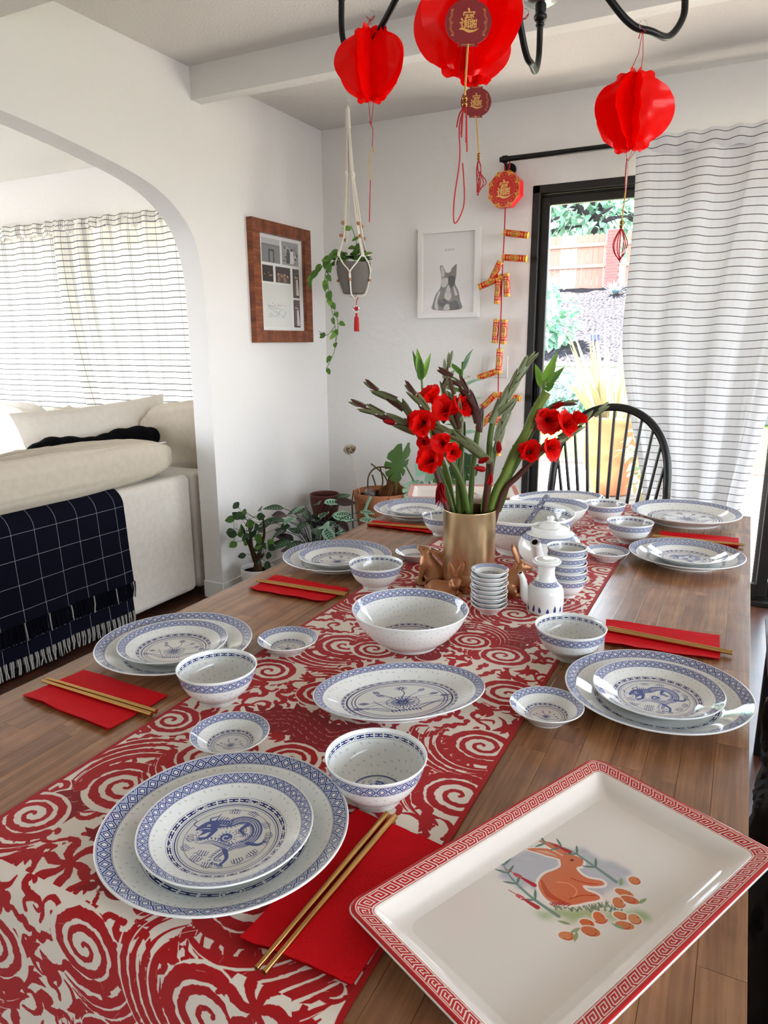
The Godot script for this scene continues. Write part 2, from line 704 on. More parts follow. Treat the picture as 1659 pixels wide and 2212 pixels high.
func tex_dragon() -> ImageTexture:
	var c := Cv.new(1024, 1024, 2.0, GLAZE)
	var o := Vector2.ONE
	c.ring(o, 0.975, 0.022, BLUE)
	c.ring(o, 0.93, 0.01, BLUE)
	c.ring(o, 0.82, 0.012, BLUE.lerp(GLAZE, 0.3))
	var ink := Color(0.31, 0.37, 0.60)
	# the body winds from the head at the upper left round the pearl to the tail at the lower left
	var spine := Cv.curve(v2([0.62, 0.72, 0.78, 0.58, 1.0, 0.6, 1.22, 0.5, 1.45, 0.58, 1.56, 0.8, 1.52, 1.05, 1.36, 1.22, 1.15, 1.3, 0.98, 1.42, 0.86, 1.58, 0.95, 1.62]), 10)
	c.brush(spine, 0.2, 0.19, 0.04, ink)
	var tail2 := Cv.curve(v2([1.1, 1.32, 0.9, 1.2, 0.7, 1.1, 0.5, 1.12, 0.42, 1.08]), 8)
	c.brush(tail2, 0.14, 0.1, 0.03, ink)
	for sp in [spine, tail2]:
		for i in range(2, sp.size() - 3, 1):
			var d: Vector2 = (sp[i + 1] - sp[i]).normalized()
			var w := 0.075 if sp == spine else 0.045
			for s in [-0.6, 0.0, 0.6]:
				c.disc(sp[i] + d.orthogonal() * w * s + d * (0.012 if s == 0.0 else 0.0), 0.012, GLAZE)
			if i % 2 == 0:
				c.brush(PackedVector2Array([sp[i] - d.orthogonal() * 0.09, sp[i] - d.orthogonal() * 0.15 + d * 0.03]), 0.03, 0.02, 0.006, ink)
	# head, horns, whiskers, mane
	c.fill(Cv.curve(v2([0.42, 0.62, 0.56, 0.5, 0.74, 0.48, 0.82, 0.6, 0.7, 0.74, 0.58, 0.84, 0.46, 0.9, 0.5, 0.78, 0.36, 0.74]), 6, true), ink)
	for k in 7:
		var a := Vector2(0.72 + 0.05 * k, 0.44 + 0.02 * k)
		c.brush(Cv.curve([a + Vector2(0, 0.1), a + Vector2(0.02, 0), a + Vector2(0.07, -0.1)]), 0.04, 0.03, 0.005, ink)
	c.brush(Cv.curve(v2([0.66, 0.55, 0.6, 0.42, 0.74, 0.36, 0.8, 0.28])), 0.04, 0.03, 0.01, ink)
	c.brush(Cv.curve(v2([0.4, 0.66, 0.3, 0.56, 0.34, 0.46, 0.26, 0.42])), 0.02, 0.02, 0.01, ink)
	c.disc(Vector2(0.6, 0.62), 0.035, GLAZE)
	c.disc(Vector2(0.6, 0.62), 0.015, DEEP)
	c.line(Cv.curve(v2([0.4, 0.76, 0.52, 0.7, 0.64, 0.72])), 0.02, GLAZE)
	# legs with claws
	for L in [[1.0, 1.36, 1.06, 1.56, 0.98, 1.72], [1.4, 1.2, 1.6, 1.26, 1.7, 1.2], [0.74, 0.76, 0.62, 0.96, 0.5, 0.98], [1.36, 0.66, 1.24, 0.8, 1.3, 0.92]]:
		var p := v2(L)
		c.brush(Cv.curve(p), 0.1, 0.07, 0.05, ink)
		for a in 4:
			var d := ((p[2] - p[1]) as Vector2).normalized().rotated(-0.9 + 0.6 * a)
			c.brush(Cv.curve([p[2], p[2] + d * 0.07, p[2] + d.rotated(0.5) * 0.12]), 0.03, 0.02, 0.004, ink)
	# pearl
	c.disc(o + Vector2(-0.02, 0.0), 0.12, ink)
	c.line(Cv.arc(o + Vector2(-0.02, 0), 0.09, 0.4, 5.6, 20, 0.03), 0.025, GLAZE)
	for a in 14:
		var d := Vector2.RIGHT.rotated(a * TAU / 14)
		c.brush(PackedVector2Array([o + d * 0.14, o + d * 0.21]), 0.018, 0.012, 0.004, ink)
	# clouds of looped fingers round the edge, flames and dots
	for e in [[0.3, 1.18, 2.4], [0.36, 0.94, 2.9], [0.52, 1.48, 2.0], [0.74, 1.66, 1.8], [1.24, 1.6, 1.2], [1.48, 1.44, 0.8], [1.72, 1.02, 0.1], [1.66, 0.74, -0.4], [1.24, 0.78, 1.4], [0.62, 1.34, 1.9], [1.05, 0.3, -1.4], [1.4, 0.4, -0.9]]:
		var p := Vector2(e[0], e[1])
		var d := Vector2.RIGHT.rotated(e[2])
		var n := d.orthogonal()
		for k in [-1.5, -0.5, 0.5, 1.5]:
			var q = p + n * k * 0.05
			var ln := 0.16 - absf(k) * 0.03
			c.line(Cv.curve([q - n * 0.02, q - n * 0.022 + d * ln * 0.7, q + d * ln, q + n * 0.022 + d * ln * 0.7, q + n * 0.02], 4), 0.011, DEEP.lerp(GLAZE, 0.15))
	for k in 26:
		var a := k * 2.399
		var r := 0.5 + 0.26 * fmod(k * 0.618, 1.0)
		var p := o + Vector2(cos(a), sin(a)) * r
		c.line(Cv.arc(p, 0.03, a, a + 4.0, 8, 0.012), 0.01, DEEP.lerp(GLAZE, 0.2))
	return c.tex()


# a chrysanthemum with leaves and grasses, for the small dishes and the oval platters
func tex_flower(rings: bool, s: float) -> ImageTexture:
	var c := Cv.new(1024, 1024, 2.0, GLAZE)
	var o := Vector2.ONE
	var ink := Color(0.22, 0.26, 0.48)
	if rings:
		c.ring(o, 0.97, 0.03, BLUE)
		c.ring(o, 0.88, 0.016, BLUE)
		c.ring(o, 0.82, 0.016, BLUE)
	var f := o + Vector2(0.03, 0.12) * s
	for k in 11:
		var x := (k - 5) * 0.1
		c.line(Cv.curve([o + Vector2(x * 0.5, 0.5) * s, o + Vector2(x * 1.3, 0.36 - 0.25 * absf(x)) * s, o + Vector2(x * 2.4 + 0.05, 0.2 + 0.25 * absf(x) - 0.3 * float(k % 3 == 0)) * s], 8), 0.014 * s, ink)
	for k in 24:
		var d := Vector2.RIGHT.rotated(k * TAU / 24)
		for r in [0.28, 0.2]:
			var q := d.rotated(0.13 if r < 0.25 else 0.0)
			var pet := Cv.curve([f + q * 0.07 * s, f + q * r * 0.8 * s + q.orthogonal() * 0.034 * s, f + q * r * s, f + q * r * 0.8 * s - q.orthogonal() * 0.034 * s], 4, true)
			c.fill(pet, GLAZE)
			pet.append(pet[0])
			c.line(pet, 0.012 * s, BLUE)
	c.disc(f, 0.075 * s, BLUE)
	for k in 12:
		c.disc(f + Vector2(0.045, 0).rotated(k * TAU / 12) * s, 0.01 * s, GLAZE)
	c.line(Cv.curve([f + Vector2(0, -0.2) * s, o + Vector2(0.12, -0.3) * s, o + Vector2(0.1, -0.5) * s]), 0.016 * s, ink)
	var f2 := o + Vector2(0.1, -0.55) * s
	for k in 12:
		var d := Vector2.RIGHT.rotated(k * TAU / 12)
		c.brush(PackedVector2Array([f2 + d * 0.03 * s, f2 + d * 0.11 * s]), 0.02 * s, 0.034 * s, 0.01 * s, ink)
	for e in [[-0.5, 0.05, 3.4], [-0.62, 0.22, 2.9], [0.5, -0.12, -0.3], [0.66, -0.02, 0.2], [-0.22, -0.22, -2.3], [-0.3, -0.36, -1.9], [0.36, -0.3, -0.9]]:
		var p := o + Vector2(e[0], e[1]) * s
		c.line(Cv.curve([f, (f + p) * 0.5 + Vector2(0, -0.06) * s, p]), 0.012 * s, ink)
		var d := Vector2.RIGHT.rotated(e[2])
		c.fill(Cv.curve([p, p + d * 0.1 * s + d.orthogonal() * 0.05 * s, p + d * 0.19 * s, p + d * 0.1 * s - d.orthogonal() * 0.05 * s], 5, true), BLUE if e[0] > 0.4 or e[0] < -0.45 else ink.lerp(GLAZE, 0.35))
		c.line(PackedVector2Array([p, p + d * 0.17 * s]), 0.012 * s, GLAZE)
	for k in 9:
		c.brush(PackedVector2Array([o + Vector2(-0.2 + 0.055 * k, 0.47) * s, o + Vector2(-0.18 + 0.055 * k, 0.56) * s]), 0.03 * s, 0.03 * s, 0.01 * s, ink)
	return c.tex()


# block-printed waves: spirals, curled clouds, fans and scaled backs, red on cream
func tex_runner() -> ImageTexture:
	var cream := Color(0.89, 0.84, 0.78)
	var red := Color(0.66, 0.055, 0.07)
	var dark := Color(0.54, 0.03, 0.05)
	# units are centimetres: 47.6 across, 95.2 along
	var c := Cv.new(2016, 4032, 47.6, cream)
	var R := RandomNumberGenerator.new()
	R.seed = 7
	# fields of loose curls first; the big waves are cut over them
	for gy in 28:
		for gx in 14:
			var p := Vector2(gx * 3.5 + 1.2 + R.randf_range(-0.9, 0.9) + (gy % 2) * 1.7, gy * 3.4 + 1.6 + R.randf_range(-0.9, 0.9))
			var a := R.randf_range(0, TAU)
			var kind := R.randi() % 4
			var d := Vector2.RIGHT.rotated(a)
			if kind == 0:      # a cloud: three lobes strung on a swelling line
				var pts := []
				for i in 9:
					pts.append(p + d * (i - 4) * 0.62 + d.orthogonal() * (0.75 * absf(sin(i * PI / 2.6)) - 0.2))
				c.brush(Cv.curve(pts, 5), 0.5, 1.0, 0.4, red, 0.3, gx)
				c.disc(pts[0], 0.5, red)
			elif kind == 1:    # a double hook
				c.brush(Cv.curve([p - d * 2.2 + d.orthogonal() * 0.8, p - d * 1.6 - d.orthogonal() * 0.5, p - d * 0.4 - d.orthogonal() * 0.7, p + d * 0.7 + d.orthogonal() * 0.2, p + d * 1.9 + d.orthogonal() * 0.3, p + d * 2.2 - d.orthogonal() * 0.7, p + d * 1.5 - d.orthogonal() * 0.9], 6), 0.35, 1.1, 0.55, red, 0.25, gy)
				c.brush(Cv.curve([p + d * 0.2, p + d * 0.5 + d.orthogonal() * 1.2, p - d * 0.3 + d.orthogonal() * 1.8], 5), 0.7, 0.5, 0.6, red)
			elif kind == 2:    # a curl
				c.brush(Cv.arc(p, 1.5, a, a + 5.2, 22, 0.35), 0.3, 0.85, 0.6, red, 0.2, gx + gy)
				c.brush(Cv.curve([p + d * 1.5, p + d * 2.2 + d.orthogonal() * 0.9, p + d * 2.9 + d.orthogonal() * 0.5], 5), 0.5, 0.5, 0.15, red)
			else:              # a sprig
				for k in 5:
					var e := d.rotated(-1.1 + k * 0.55)
					c.brush(Cv.curve([p, p + e * 1.3 + e.orthogonal() * 0.2, p + e * 2.3 - e.orthogonal() * 0.35], 5), 0.35, 0.95, 0.12, red, 0.2, k)
				c.brush(Cv.curve([p, p - d * 1.2 + d.orthogonal() * 0.3, p - d * 2.3], 4), 0.8, 0.5, 0.2, red)
	# the backs of the dragons: solid red with chipped scales
	for e in [[4.0, 86.0, 14, 78, 15, 88, 21, 92], [12, 61.5, 18, 58, 25, 60.5, 30, 57, 36, 60], [27, 30, 23, 25, 27, 20, 25, 14], [43, 12, 38, 15, 39, 22]]:
		var sp := Cv.curve(v2(e), 12)
		c.brush(sp, 5.0, 7.2, 5.0, cream)
		c.brush(sp, 4.4, 6.6, 4.4, dark, 0.25, 3)
		for i in range(1, sp.size() - 1):
			var d := (sp[i + 1] - sp[i]).normalized()
			for k in 5:
				var q: Vector2 = sp[i] + d.orthogonal() * (k - 2.0) * 1.1 + d * R.randf_range(-0.4, 0.4)
				if (i + k) % 2 == 0:
					c.line(Cv.arc(q, 0.5, d.angle() + 0.7 + R.randf() * 0.5, d.angle() + 2.6, 5), 0.1, cream.lerp(dark, 0.35))
		for i in range(2, sp.size() - 2, 3):
			var d := (sp[i + 1] - sp[i]).normalized().orthogonal()
			for s in [-1.0, 1.0]:
				c.brush(PackedVector2Array([sp[i] + d * s * 2.9, sp[i] + d * s * 4.3 + d.orthogonal() * 0.8]), 1.2, 0.7, 0.1, dark)
	# great waves: x, y, radius, start, turns, hand
	for e in [[3.2, 89.0, 4.6, 0.4, 1], [8.5, 80.5, 5.6, 2.6, 1], [26, 79.4, 6.8, 1.0, -1], [41.2, 90.4, 5.6, 0.6, 1], [45.5, 64.2, 5.4, 2.0, 1], [44.6, 52.8, 4.8, 0.9, 1], [13.2, 71.5, 5.0, 3.0, -1], [34, 88, 6.2, 2.2, -1],
			[12.0, 32.8, 5.6, 0.5, 1], [38.5, 24.6, 5.2, 2.4, 1], [43.2, 37.4, 5.4, 1.4, -1], [17.4, 31.9, 4.6, 3.2, 1], [31.5, 21, 4.4, 0.2, -1], [6.0, 47, 5.2, 1.2, 1], [30.0, 45, 6.4, 2.8, 1], [5.5, 10, 5.4, 0.8, 1], [19.5, 4.5, 5.0, 2.2, -1], [35, 5, 5.6, 1.6, 1], [18, 50, 4.6, 0.1, -1], [37, 74, 4.4, 2.4, -1], [22, 15, 4.2, 0.7, 1], [2.5, 66, 4.6, 1.8, 1], [23.5, 66.5, 4.2, 0.3, 1]]:
		var p := Vector2(e[0], e[1])
		var r0: float = e[2]
		var h: float = e[4]
		var a0: float = e[3]
		for dy in [-95.2, 0.0, 95.2]:
			var o := p + Vector2(0, dy)
			if o.y < -12.0 or o.y > 107.0:
				continue
			c.disc(o, r0 * 0.98, cream, r0 * 0.86, 0.3)
			var sp := PackedVector2Array()
			for i in 90:
				var t := i / 89.0
				var a := a0 + h * t * TAU * 2.7
				var r := r0 * 0.92 * pow(1.0 - t, 0.85) + 0.22
				sp.append(o + Vector2(cos(a), sin(a) * 0.86) * r)
			c.brush(sp, r0 * 0.27, r0 * 0.16, 0.45, red, 0.3, int(r0 * 10))
			# a heavy crescent outside it, and combed lines running off
			for k in 4:
				var rr := r0 * (1.05 + 0.19 * k)
				var aa := a0 + h * (0.25 * k)
				var l := (2.6 - 0.35 * k)
				c.brush(Cv.arc(o, rr + (0.3 if k == 0 else 0.0), aa, aa + h * l, 26, rr * 1.22), 0.15, (0.33 if k == 0 else 0.16) * r0, 0.1, red, 0.3, k + int(r0))
				c.brush(Cv.arc(o, rr + r0 * 0.1, aa + h * 0.2, aa + h * l, 26, rr * 1.32), 0.05, 0.055 * r0, 0.05, cream, 0.5, k + 5)
	# five-fingered sprays
	for e in [[13.5, 92.5, 0.2], [20, 40, 2.0], [33, 33, 0.4], [35.5, 68, 2.4], [9, 20, -0.4], [40, 2, 1.4]]:
		var p := Vector2(e[0], e[1])
		c.disc(p, 3.4, cream)
		for k in 6:
			var d := Vector2.RIGHT.rotated(e[2] + k * 0.95)
			c.brush(Cv.curve([p, p + d * 1.6 + d.orthogonal() * 0.4, p + d * 3.2 - d.orthogonal() * 0.1, p + d * 4.2 + d.orthogonal() * 0.8], 6), 0.5, 1.25, 0.35, red, 0.2, k)
	# ink that missed, and the dark hem
	for k in 260:
		var p := Vector2(R.randf() * 47.6, R.randf() * 95.2)
		var d := Vector2.RIGHT.rotated(R.randf() * TAU)
		c.brush(PackedVector2Array([p, p + d * R.randf_range(0.4, 1.5)]), 0.03, R.randf_range(0.04, 0.13), 0.03, cream)
	for x in [0.0, 47.0]:
		c.fill(pv2([x, 0, x + 0.6, 0, x + 0.6, 95.2, x, 95.2]), red)
	return c.tex()


func tex_key() -> ImageTexture:
	var red := Color(0.72, 0.10, 0.13)
	var pale := Color(0.88, 0.80, 0.75)
	var c := Cv.new(256, 320, 8.0, red)
	# white fret on red, one turn to a cell of eight units; above and below it a white and a red line
	c.fill(pv2([0, 0.4, 8, 0.4, 8, 1.0, 0, 1.0]), pale)
	c.line(pv2([0.5, 9.3, 0.5, 1.9, 6.5, 1.9, 6.5, 7.4, 2.5, 7.4, 2.5, 3.8, 4.6, 3.8, 4.6, 5.6]), 0.92, pale)
	c.line(pv2([0.5, 9.2, 8.5, 9.2, 8.5, 1.9]), 0.92, pale)
	return c.tex()


func tex_tray() -> ImageTexture:
	var cream := Color(0.905, 0.87, 0.83)
	var c := Cv.new(1536, 832, 36.0, cream)       # centimetres, 36 by 19.5
	var w := Image.create(1536, 832, false, Image.FORMAT_RGBA8)
	w.fill(Color(cream.r, cream.g, cream.b, 0.0))
	var wash := Cv.new(8, 8, 36.0, cream)
	wash.im = w
	wash.k = c.k
	var R := RandomNumberGenerator.new()
	R.seed = 11
	for k in 90:
		var a := k * 2.399
		wash.disc(Vector2(17.2, 7.6) + Vector2(cos(a) * 6.6, sin(a) * 3.4) * sqrt(k / 90.0), R.randf_range(0.5, 1.3), Color(0.70, 0.70, 0.73, 0.8), R.randf_range(0.4, 0.9), R.randf() * 3)
	for k in 40:
		wash.disc(Vector2(13.5 + k * 0.28, 13.6 + 0.6 * sin(k * 1.7)), R.randf_range(0.3, 0.8), Color(0.66, 0.73, 0.55, 1), R.randf_range(0.2, 0.5), R.randf() * 3)
	for k in 5:
		w.resize(w.get_width() / 2, w.get_height() / 2, Image.INTERPOLATE_BILINEAR)
	w.resize(1536, 832, Image.INTERPOLATE_LANCZOS)

	c.im.blend_rect(w, Rect2i(0, 0, 1536, 832), Vector2i.ZERO)
	var white := Color(0.92, 0.89, 0.85)
	var leafc := Color(0.36, 0.46, 0.38)
	var orange := Color(0.82, 0.46, 0.32)
	var deep := Color(0.66, 0.24, 0.14)
	# grass under the rabbit
	for k in 60:
		var p := Vector2(15.4 + R.randf() * 6.6, 12.4 + R.randf() * 0.8)
		c.brush(PackedVector2Array([p, p + Vector2(R.randf_range(-0.5, 0.5), -R.randf_range(0.5, 1.1))]), 0.22, 0.16, 0.03, leafc.lerp(Color(0.55, 0.63, 0.5), R.randf()))
	# the rabbit: white edge, body, ears, legs
	var body := v2([15.3, 12.0, 14.5, 10.9, 14.4, 9.4, 15.3, 8.1, 16.6, 7.4, 17.3, 6.8, 17.5, 5.6, 18.4, 5.0, 19.4, 5.3, 19.9, 5.9, 19.6, 6.7, 18.9, 7.1, 19.2, 8.0, 19.9, 8.6, 21.1, 8.9, 21.2, 9.5, 20.0, 9.7, 19.0, 9.6, 19.2, 10.3, 20.2, 10.9, 20.2, 11.5, 18.8, 11.9, 17.2, 12.3])
	for col in [white, orange]:
		var grow: float = 0.3 if col == white else 0.0
		var p := Cv.curve(body, 6, true)
		if grow > 0.0:
			for q in Geometry2D.offset_polygon(p, grow):
				c.fill(q, col)
		else:
			c.fill(p, col)
		for e in [[17.7, 5.6, 16.2, 4.7, 14.2, 4.3], [18.2, 5.1, 17.3, 3.9, 15.8, 2.9]]:
			c.brush(Cv.curve(v2(e), 8), 0.6 + grow, 1.15 + grow * 2, 0.25 + grow, col)
	c.brush(Cv.curve(v2([17.2, 5.35, 16.1, 4.75, 14.9, 4.5]), 6), 0.1, 0.45, 0.05, Color(0.86, 0.66, 0.56))
	c.line(Cv.curve(v2([16.4, 9.2, 17.6, 9.4, 18.2, 10.4, 17.5, 11.4]), 6), 0.14, Color(0.9, 0.6, 0.45))
	c.line(Cv.curve(v2([17.2, 11.5, 18.6, 11.0, 20.0, 11.0]), 6), 0.1, deep)
	c.line(Cv.curve(v2([18.0, 8.6, 19.2, 9.2, 20.6, 9.4]), 6), 0.1, deep)
	c.brush(Cv.curve(v2([14.8, 9.0, 15.2, 11.0, 16.6, 12.0]), 6), 0.2, 0.7, 0.2, Color(0.74, 0.32, 0.19))
	c.disc(Vector2(18.7, 5.9), 0.2, Color(0.2, 0.1, 0.08), 0.14)
	c.disc(Vector2(19.8, 5.8), 0.1, deep)
	for k in 12:
		c.line(Cv.arc(Vector2(15.2 + 0.16 * k, 12.2 + 0.12 * sin(k * 2.0)), 0.16, 0, 5.5, 8), 0.07, Color(0.62, 0.2, 0.2))
	# bamboo twigs with red knots and tassels
	for e in [[22.6, 9.0, 20.6, 6.4, 18.6, 4.2, 15.6, 3.0], [15.6, 13.8, 13.2, 11.2, 11.6, 8.6, 11.0, 6.4]]:
		var p := Cv.curve(v2(e), 10)
		c.brush(p, 0.42, 0.28, 0.08, Color(0.47, 0.56, 0.52))
		for k in [8, 16, 22, 27]:
			if k < p.size():
				for s in [-0.8, 0.9]:
					var d := (p[k] - p[k - 1]).normalized().rotated(s)
					c.fill(Cv.curve([p[k], p[k] + d * 0.7 + d.orthogonal() * 0.16, p[k] + d * 1.5, p[k] + d * 0.7 - d.orthogonal() * 0.16], 4, true), Color(0.45, 0.54, 0.47))
					c.line(PackedVector2Array([p[k], p[k] + d * 1.4]), 0.05, Color(0.25, 0.33, 0.3))
	for e in [[17.4, 3.6, 18.7, 4.6], [12.2, 8.2, 13.9, 9.7], [12.0, 11.2, 13.7, 12.7]]:
		var a := Vector2(e[0], e[1])
		var b := Vector2(e[2], e[3])
		c.line(PackedVector2Array([a + (a - b) * 0.5, a]), 0.08, Color(0.7, 0.12, 0.14))
		for k in 5:
			c.line(Cv.arc(a + (b - a) * 0.06 * k, 0.2, k, k + 5.0, 8), 0.08, Color(0.74, 0.14, 0.16))
		c.brush(PackedVector2Array([a.lerp(b, 0.35), a.lerp(b, 0.6), b]), 0.25, 0.4, 0.55, Color(0.70, 0.11, 0.15))
	# kumquats
	for e in [[24.6, 8.8, 0.62, 0.58, 0.0], [23.0, 10.6, 0.95, 0.52, 0.5], [23.3, 11.5, 0.9, 0.5, 0.4], [22.0, 11.9, 0.55, 0.72, 0.2], [21.8, 13.6, 0.75, 0.5, 0.3], [23.0, 14.0, 0.62, 0.66, 0.0], [21.8, 14.8, 0.9, 0.5, 0.2], [19.6, 13.9, 0.58, 0.78, -0.2], [18.2, 14.6, 0.7, 0.5, 0.3], [18.3, 15.6, 0.9, 0.6, 0.3], [15.9, 16.2, 0.8, 0.52, 0.1]]:
		c.disc(Vector2(e[0], e[1]), e[2] + 0.14, white, e[3] + 0.14, e[4])
		var q: float = R.randf()
		c.disc(Vector2(e[0], e[1]), e[2], Color(0.80, 0.42, 0.24).lerp(Color(0.84, 0.56, 0.34), q), e[3], e[4])
		c.line(Cv.arc(Vector2(e[0], e[1]), e[3] * 0.92, 0.3, 2.4, 8), 0.12, Color(0.72, 0.28, 0.16))
		c.disc(Vector2(e[0] + e[2] * 0.6, e[1] - e[3] * 0.3), 0.08, deep)
	for e in [[22.9, 9.6, -1.2], [17.4, 15.2, 2.6], [17.0, 15.7, 2.0], [24.0, 12.0, -0.6], [20.6, 14.6, 0.6], [16.6, 14.8, -2.8]]:
		var d := Vector2.RIGHT.rotated(e[2])
		var p := Vector2(e[0], e[1])
		c.fill(Cv.curve([p, p + d * 0.6 + d.orthogonal() * 0.2, p + d * 1.3, p + d * 0.6 - d.orthogonal() * 0.2], 4, true), Color(0.55, 0.63, 0.46))
	return c.tex()


# the four-in-one character for bringing in wealth and treasure, drawn stroke by stroke on a field of 100 by 100
func glyph(c: Cv, o: Vector2, s: float, gold: Color) -> void:
	for e in [[49, 2, 52, 10, 8], [30, 15, 27, 25, 6], [29, 15, 75, 13, 5], [75, 13, 69, 23, 5], [36, 24, 50, 23, 4], [37, 29.5, 49, 28.5, 4], [34, 36, 52, 34, 5], [43, 24, 43, 35, 4], [58, 21, 54, 28, 4], [55, 25, 71, 23, 4], [62.5, 24, 62, 37, 5], [56, 29, 53, 35, 4], [67, 28, 71, 34, 4],
			[34, 42, 29, 51, 4], [32.5, 47, 32.5, 72, 4.5], [38, 40, 40, 46, 4], [33, 47.5, 46, 46, 4], [33, 54, 45, 53, 4], [33, 61, 45, 60, 4], [31, 70, 47, 68, 4.5], [39, 47, 39, 69, 4], [48.5, 42, 48.5, 68, 4], [48, 42, 59, 41, 4], [58.5, 41, 58.5, 68, 4.5], [49, 50, 58, 50, 3], [49, 58, 58, 58, 3], [48, 66.5, 59, 66.5, 4], [51, 68, 46, 76, 4], [56, 68, 60, 75, 4],
			[60, 50, 73, 48, 4.5], [66.5, 41, 66, 73, 4.5], [66, 73, 61, 70, 3], [72, 56, 60, 65, 4], [72, 45, 85, 43, 4], [84, 43, 82, 54, 4.5], [82, 54, 77, 57, 3], [77, 44, 71, 57, 4], [73, 60, 83, 59, 4], [82, 59, 81, 72, 4], [74, 60, 74, 73, 4], [73, 72, 82, 71, 4], [19, 39, 24, 46, 7], [13, 54, 24, 52, 5], [24, 52, 18, 62, 5], [18, 62, 24, 67, 5], [24, 67, 16, 76, 5]]:
		c.brush(PackedVector2Array([o + Vector2(e[0], e[1]) * s, o + Vector2(e[2], e[3]) * s]), e[4] * s * 1.15, e[4] * s, e[4] * s * 0.85, gold)
	c.brush(Cv.curve([o + Vector2(11, 78) * s, o + Vector2(26, 77) * s, o + Vector2(50, 86) * s, o + Vector2(74, 84) * s, o + Vector2(92, 76) * s], 6), 5 * s, 12 * s, 2 * s, gold)


func tex_tag() -> ImageTexture:
	var c := Cv.new(512, 512, 100.0, Color(0.50, 0.035, 0.055))
	var gold := Color(0.83, 0.64, 0.32)
	glyph(c, Vector2(26, 24), 0.5, gold)
	for s in [-1.0, 1.0]:
		for e in [[0.0, 0.0], [3.0, 3.0]]:
			var pts := []
			for i in 9:
				pts.append(Vector2(50 + s * (34 + 6 * sin(i * PI / 8) + 1.5 * sin(i * 2.4) - e[0]), 24 + i * 6.5))
			c.line(Cv.curve(pts, 6), 0.7, gold)
		for y in [26.0, 50.0, 74.0]:
			c.line(Cv.arc(Vector2(50 + s * 35, y), 2.4, 0, 5.2, 10, 0.8), 0.7, gold)
	for y in [7.0, 93.0]:
		for k in 9:
			c.fill(pv2([36 + k * 3.2, y - 1, 38 + k * 3.2, y - 1, 38 + k * 3.2, y + 1, 36 + k * 3.2, y + 1]), gold)
	return c.tex()


func tex_octagon() -> ImageTexture:
	var red := Color(0.78, 0.05, 0.03)
	var gold := Color(0.88, 0.68, 0.28)
	var c := Cv.new(512, 512, 100.0, red)
	for k in 8:
		var a := (k + 0.5) * TAU / 8
		var d := Vector2(cos(a), sin(a))
		c.brush(PackedVector2Array([Vector2(50, 50) + d.rotated(-0.36) * 48, Vector2(50, 50) + d.rotated(0.36) * 48]), 3, 3, 3, gold)
		c.disc(Vector2(50, 50) + d * 42, 6, gold.lerp(red, 0.25), 3.4, a + PI / 2)
		c.disc(Vector2(50, 50) + d * 38, 2.2, gold)
		for e in [-0.24, 0.24]:
			c.disc(Vector2(50, 50) + d.rotated(e) * 39.5, 3.2, gold.lerp(red, 0.4), 1.8, a + 0.6)
	c.ring(Vector2(50, 50), 32, 1.2, gold.lerp(red, 0.4))
	glyph(c, Vector2(23, 25), 0.54, Color(0.90, 0.76, 0.42))
	return c.tex()


func tex_cracker() -> ImageTexture:
	var red := Color(0.76, 0.05, 0.025)
	var gold := Color(0.88, 0.66, 0.24)
	var c := Cv.new(256, 512, 50.0, red)
	for y in [[0, 12], [88, 100]]:
		c.fill(pv2([0, y[0], 50, y[0], 50, y[1], 0, y[1]]), gold)
		c.fill(pv2([0, y[0] + 4, 50, y[0] + 4, 50, y[0] + 6, 0, y[0] + 6]), red)
	for x in [12.5, 37.5]:
		c.disc(Vector2(x, 50), 8, gold, 22)
		c.disc(Vector2(x, 50), 6, Color(0.70, 0.42, 0.12), 19)
		glyph(c, Vector2(x - 6, 36), 0.12, gold)
		for y in [22.0, 78.0]:
			c.disc(Vector2(x, y), 5, gold, 2.4)
			for k in 6:
				c.disc(Vector2(x + 12.5 + 4 * cos(k * 1.05), y + 5 * sin(k * 1.05)), 1.6, gold)
	return c.tex()


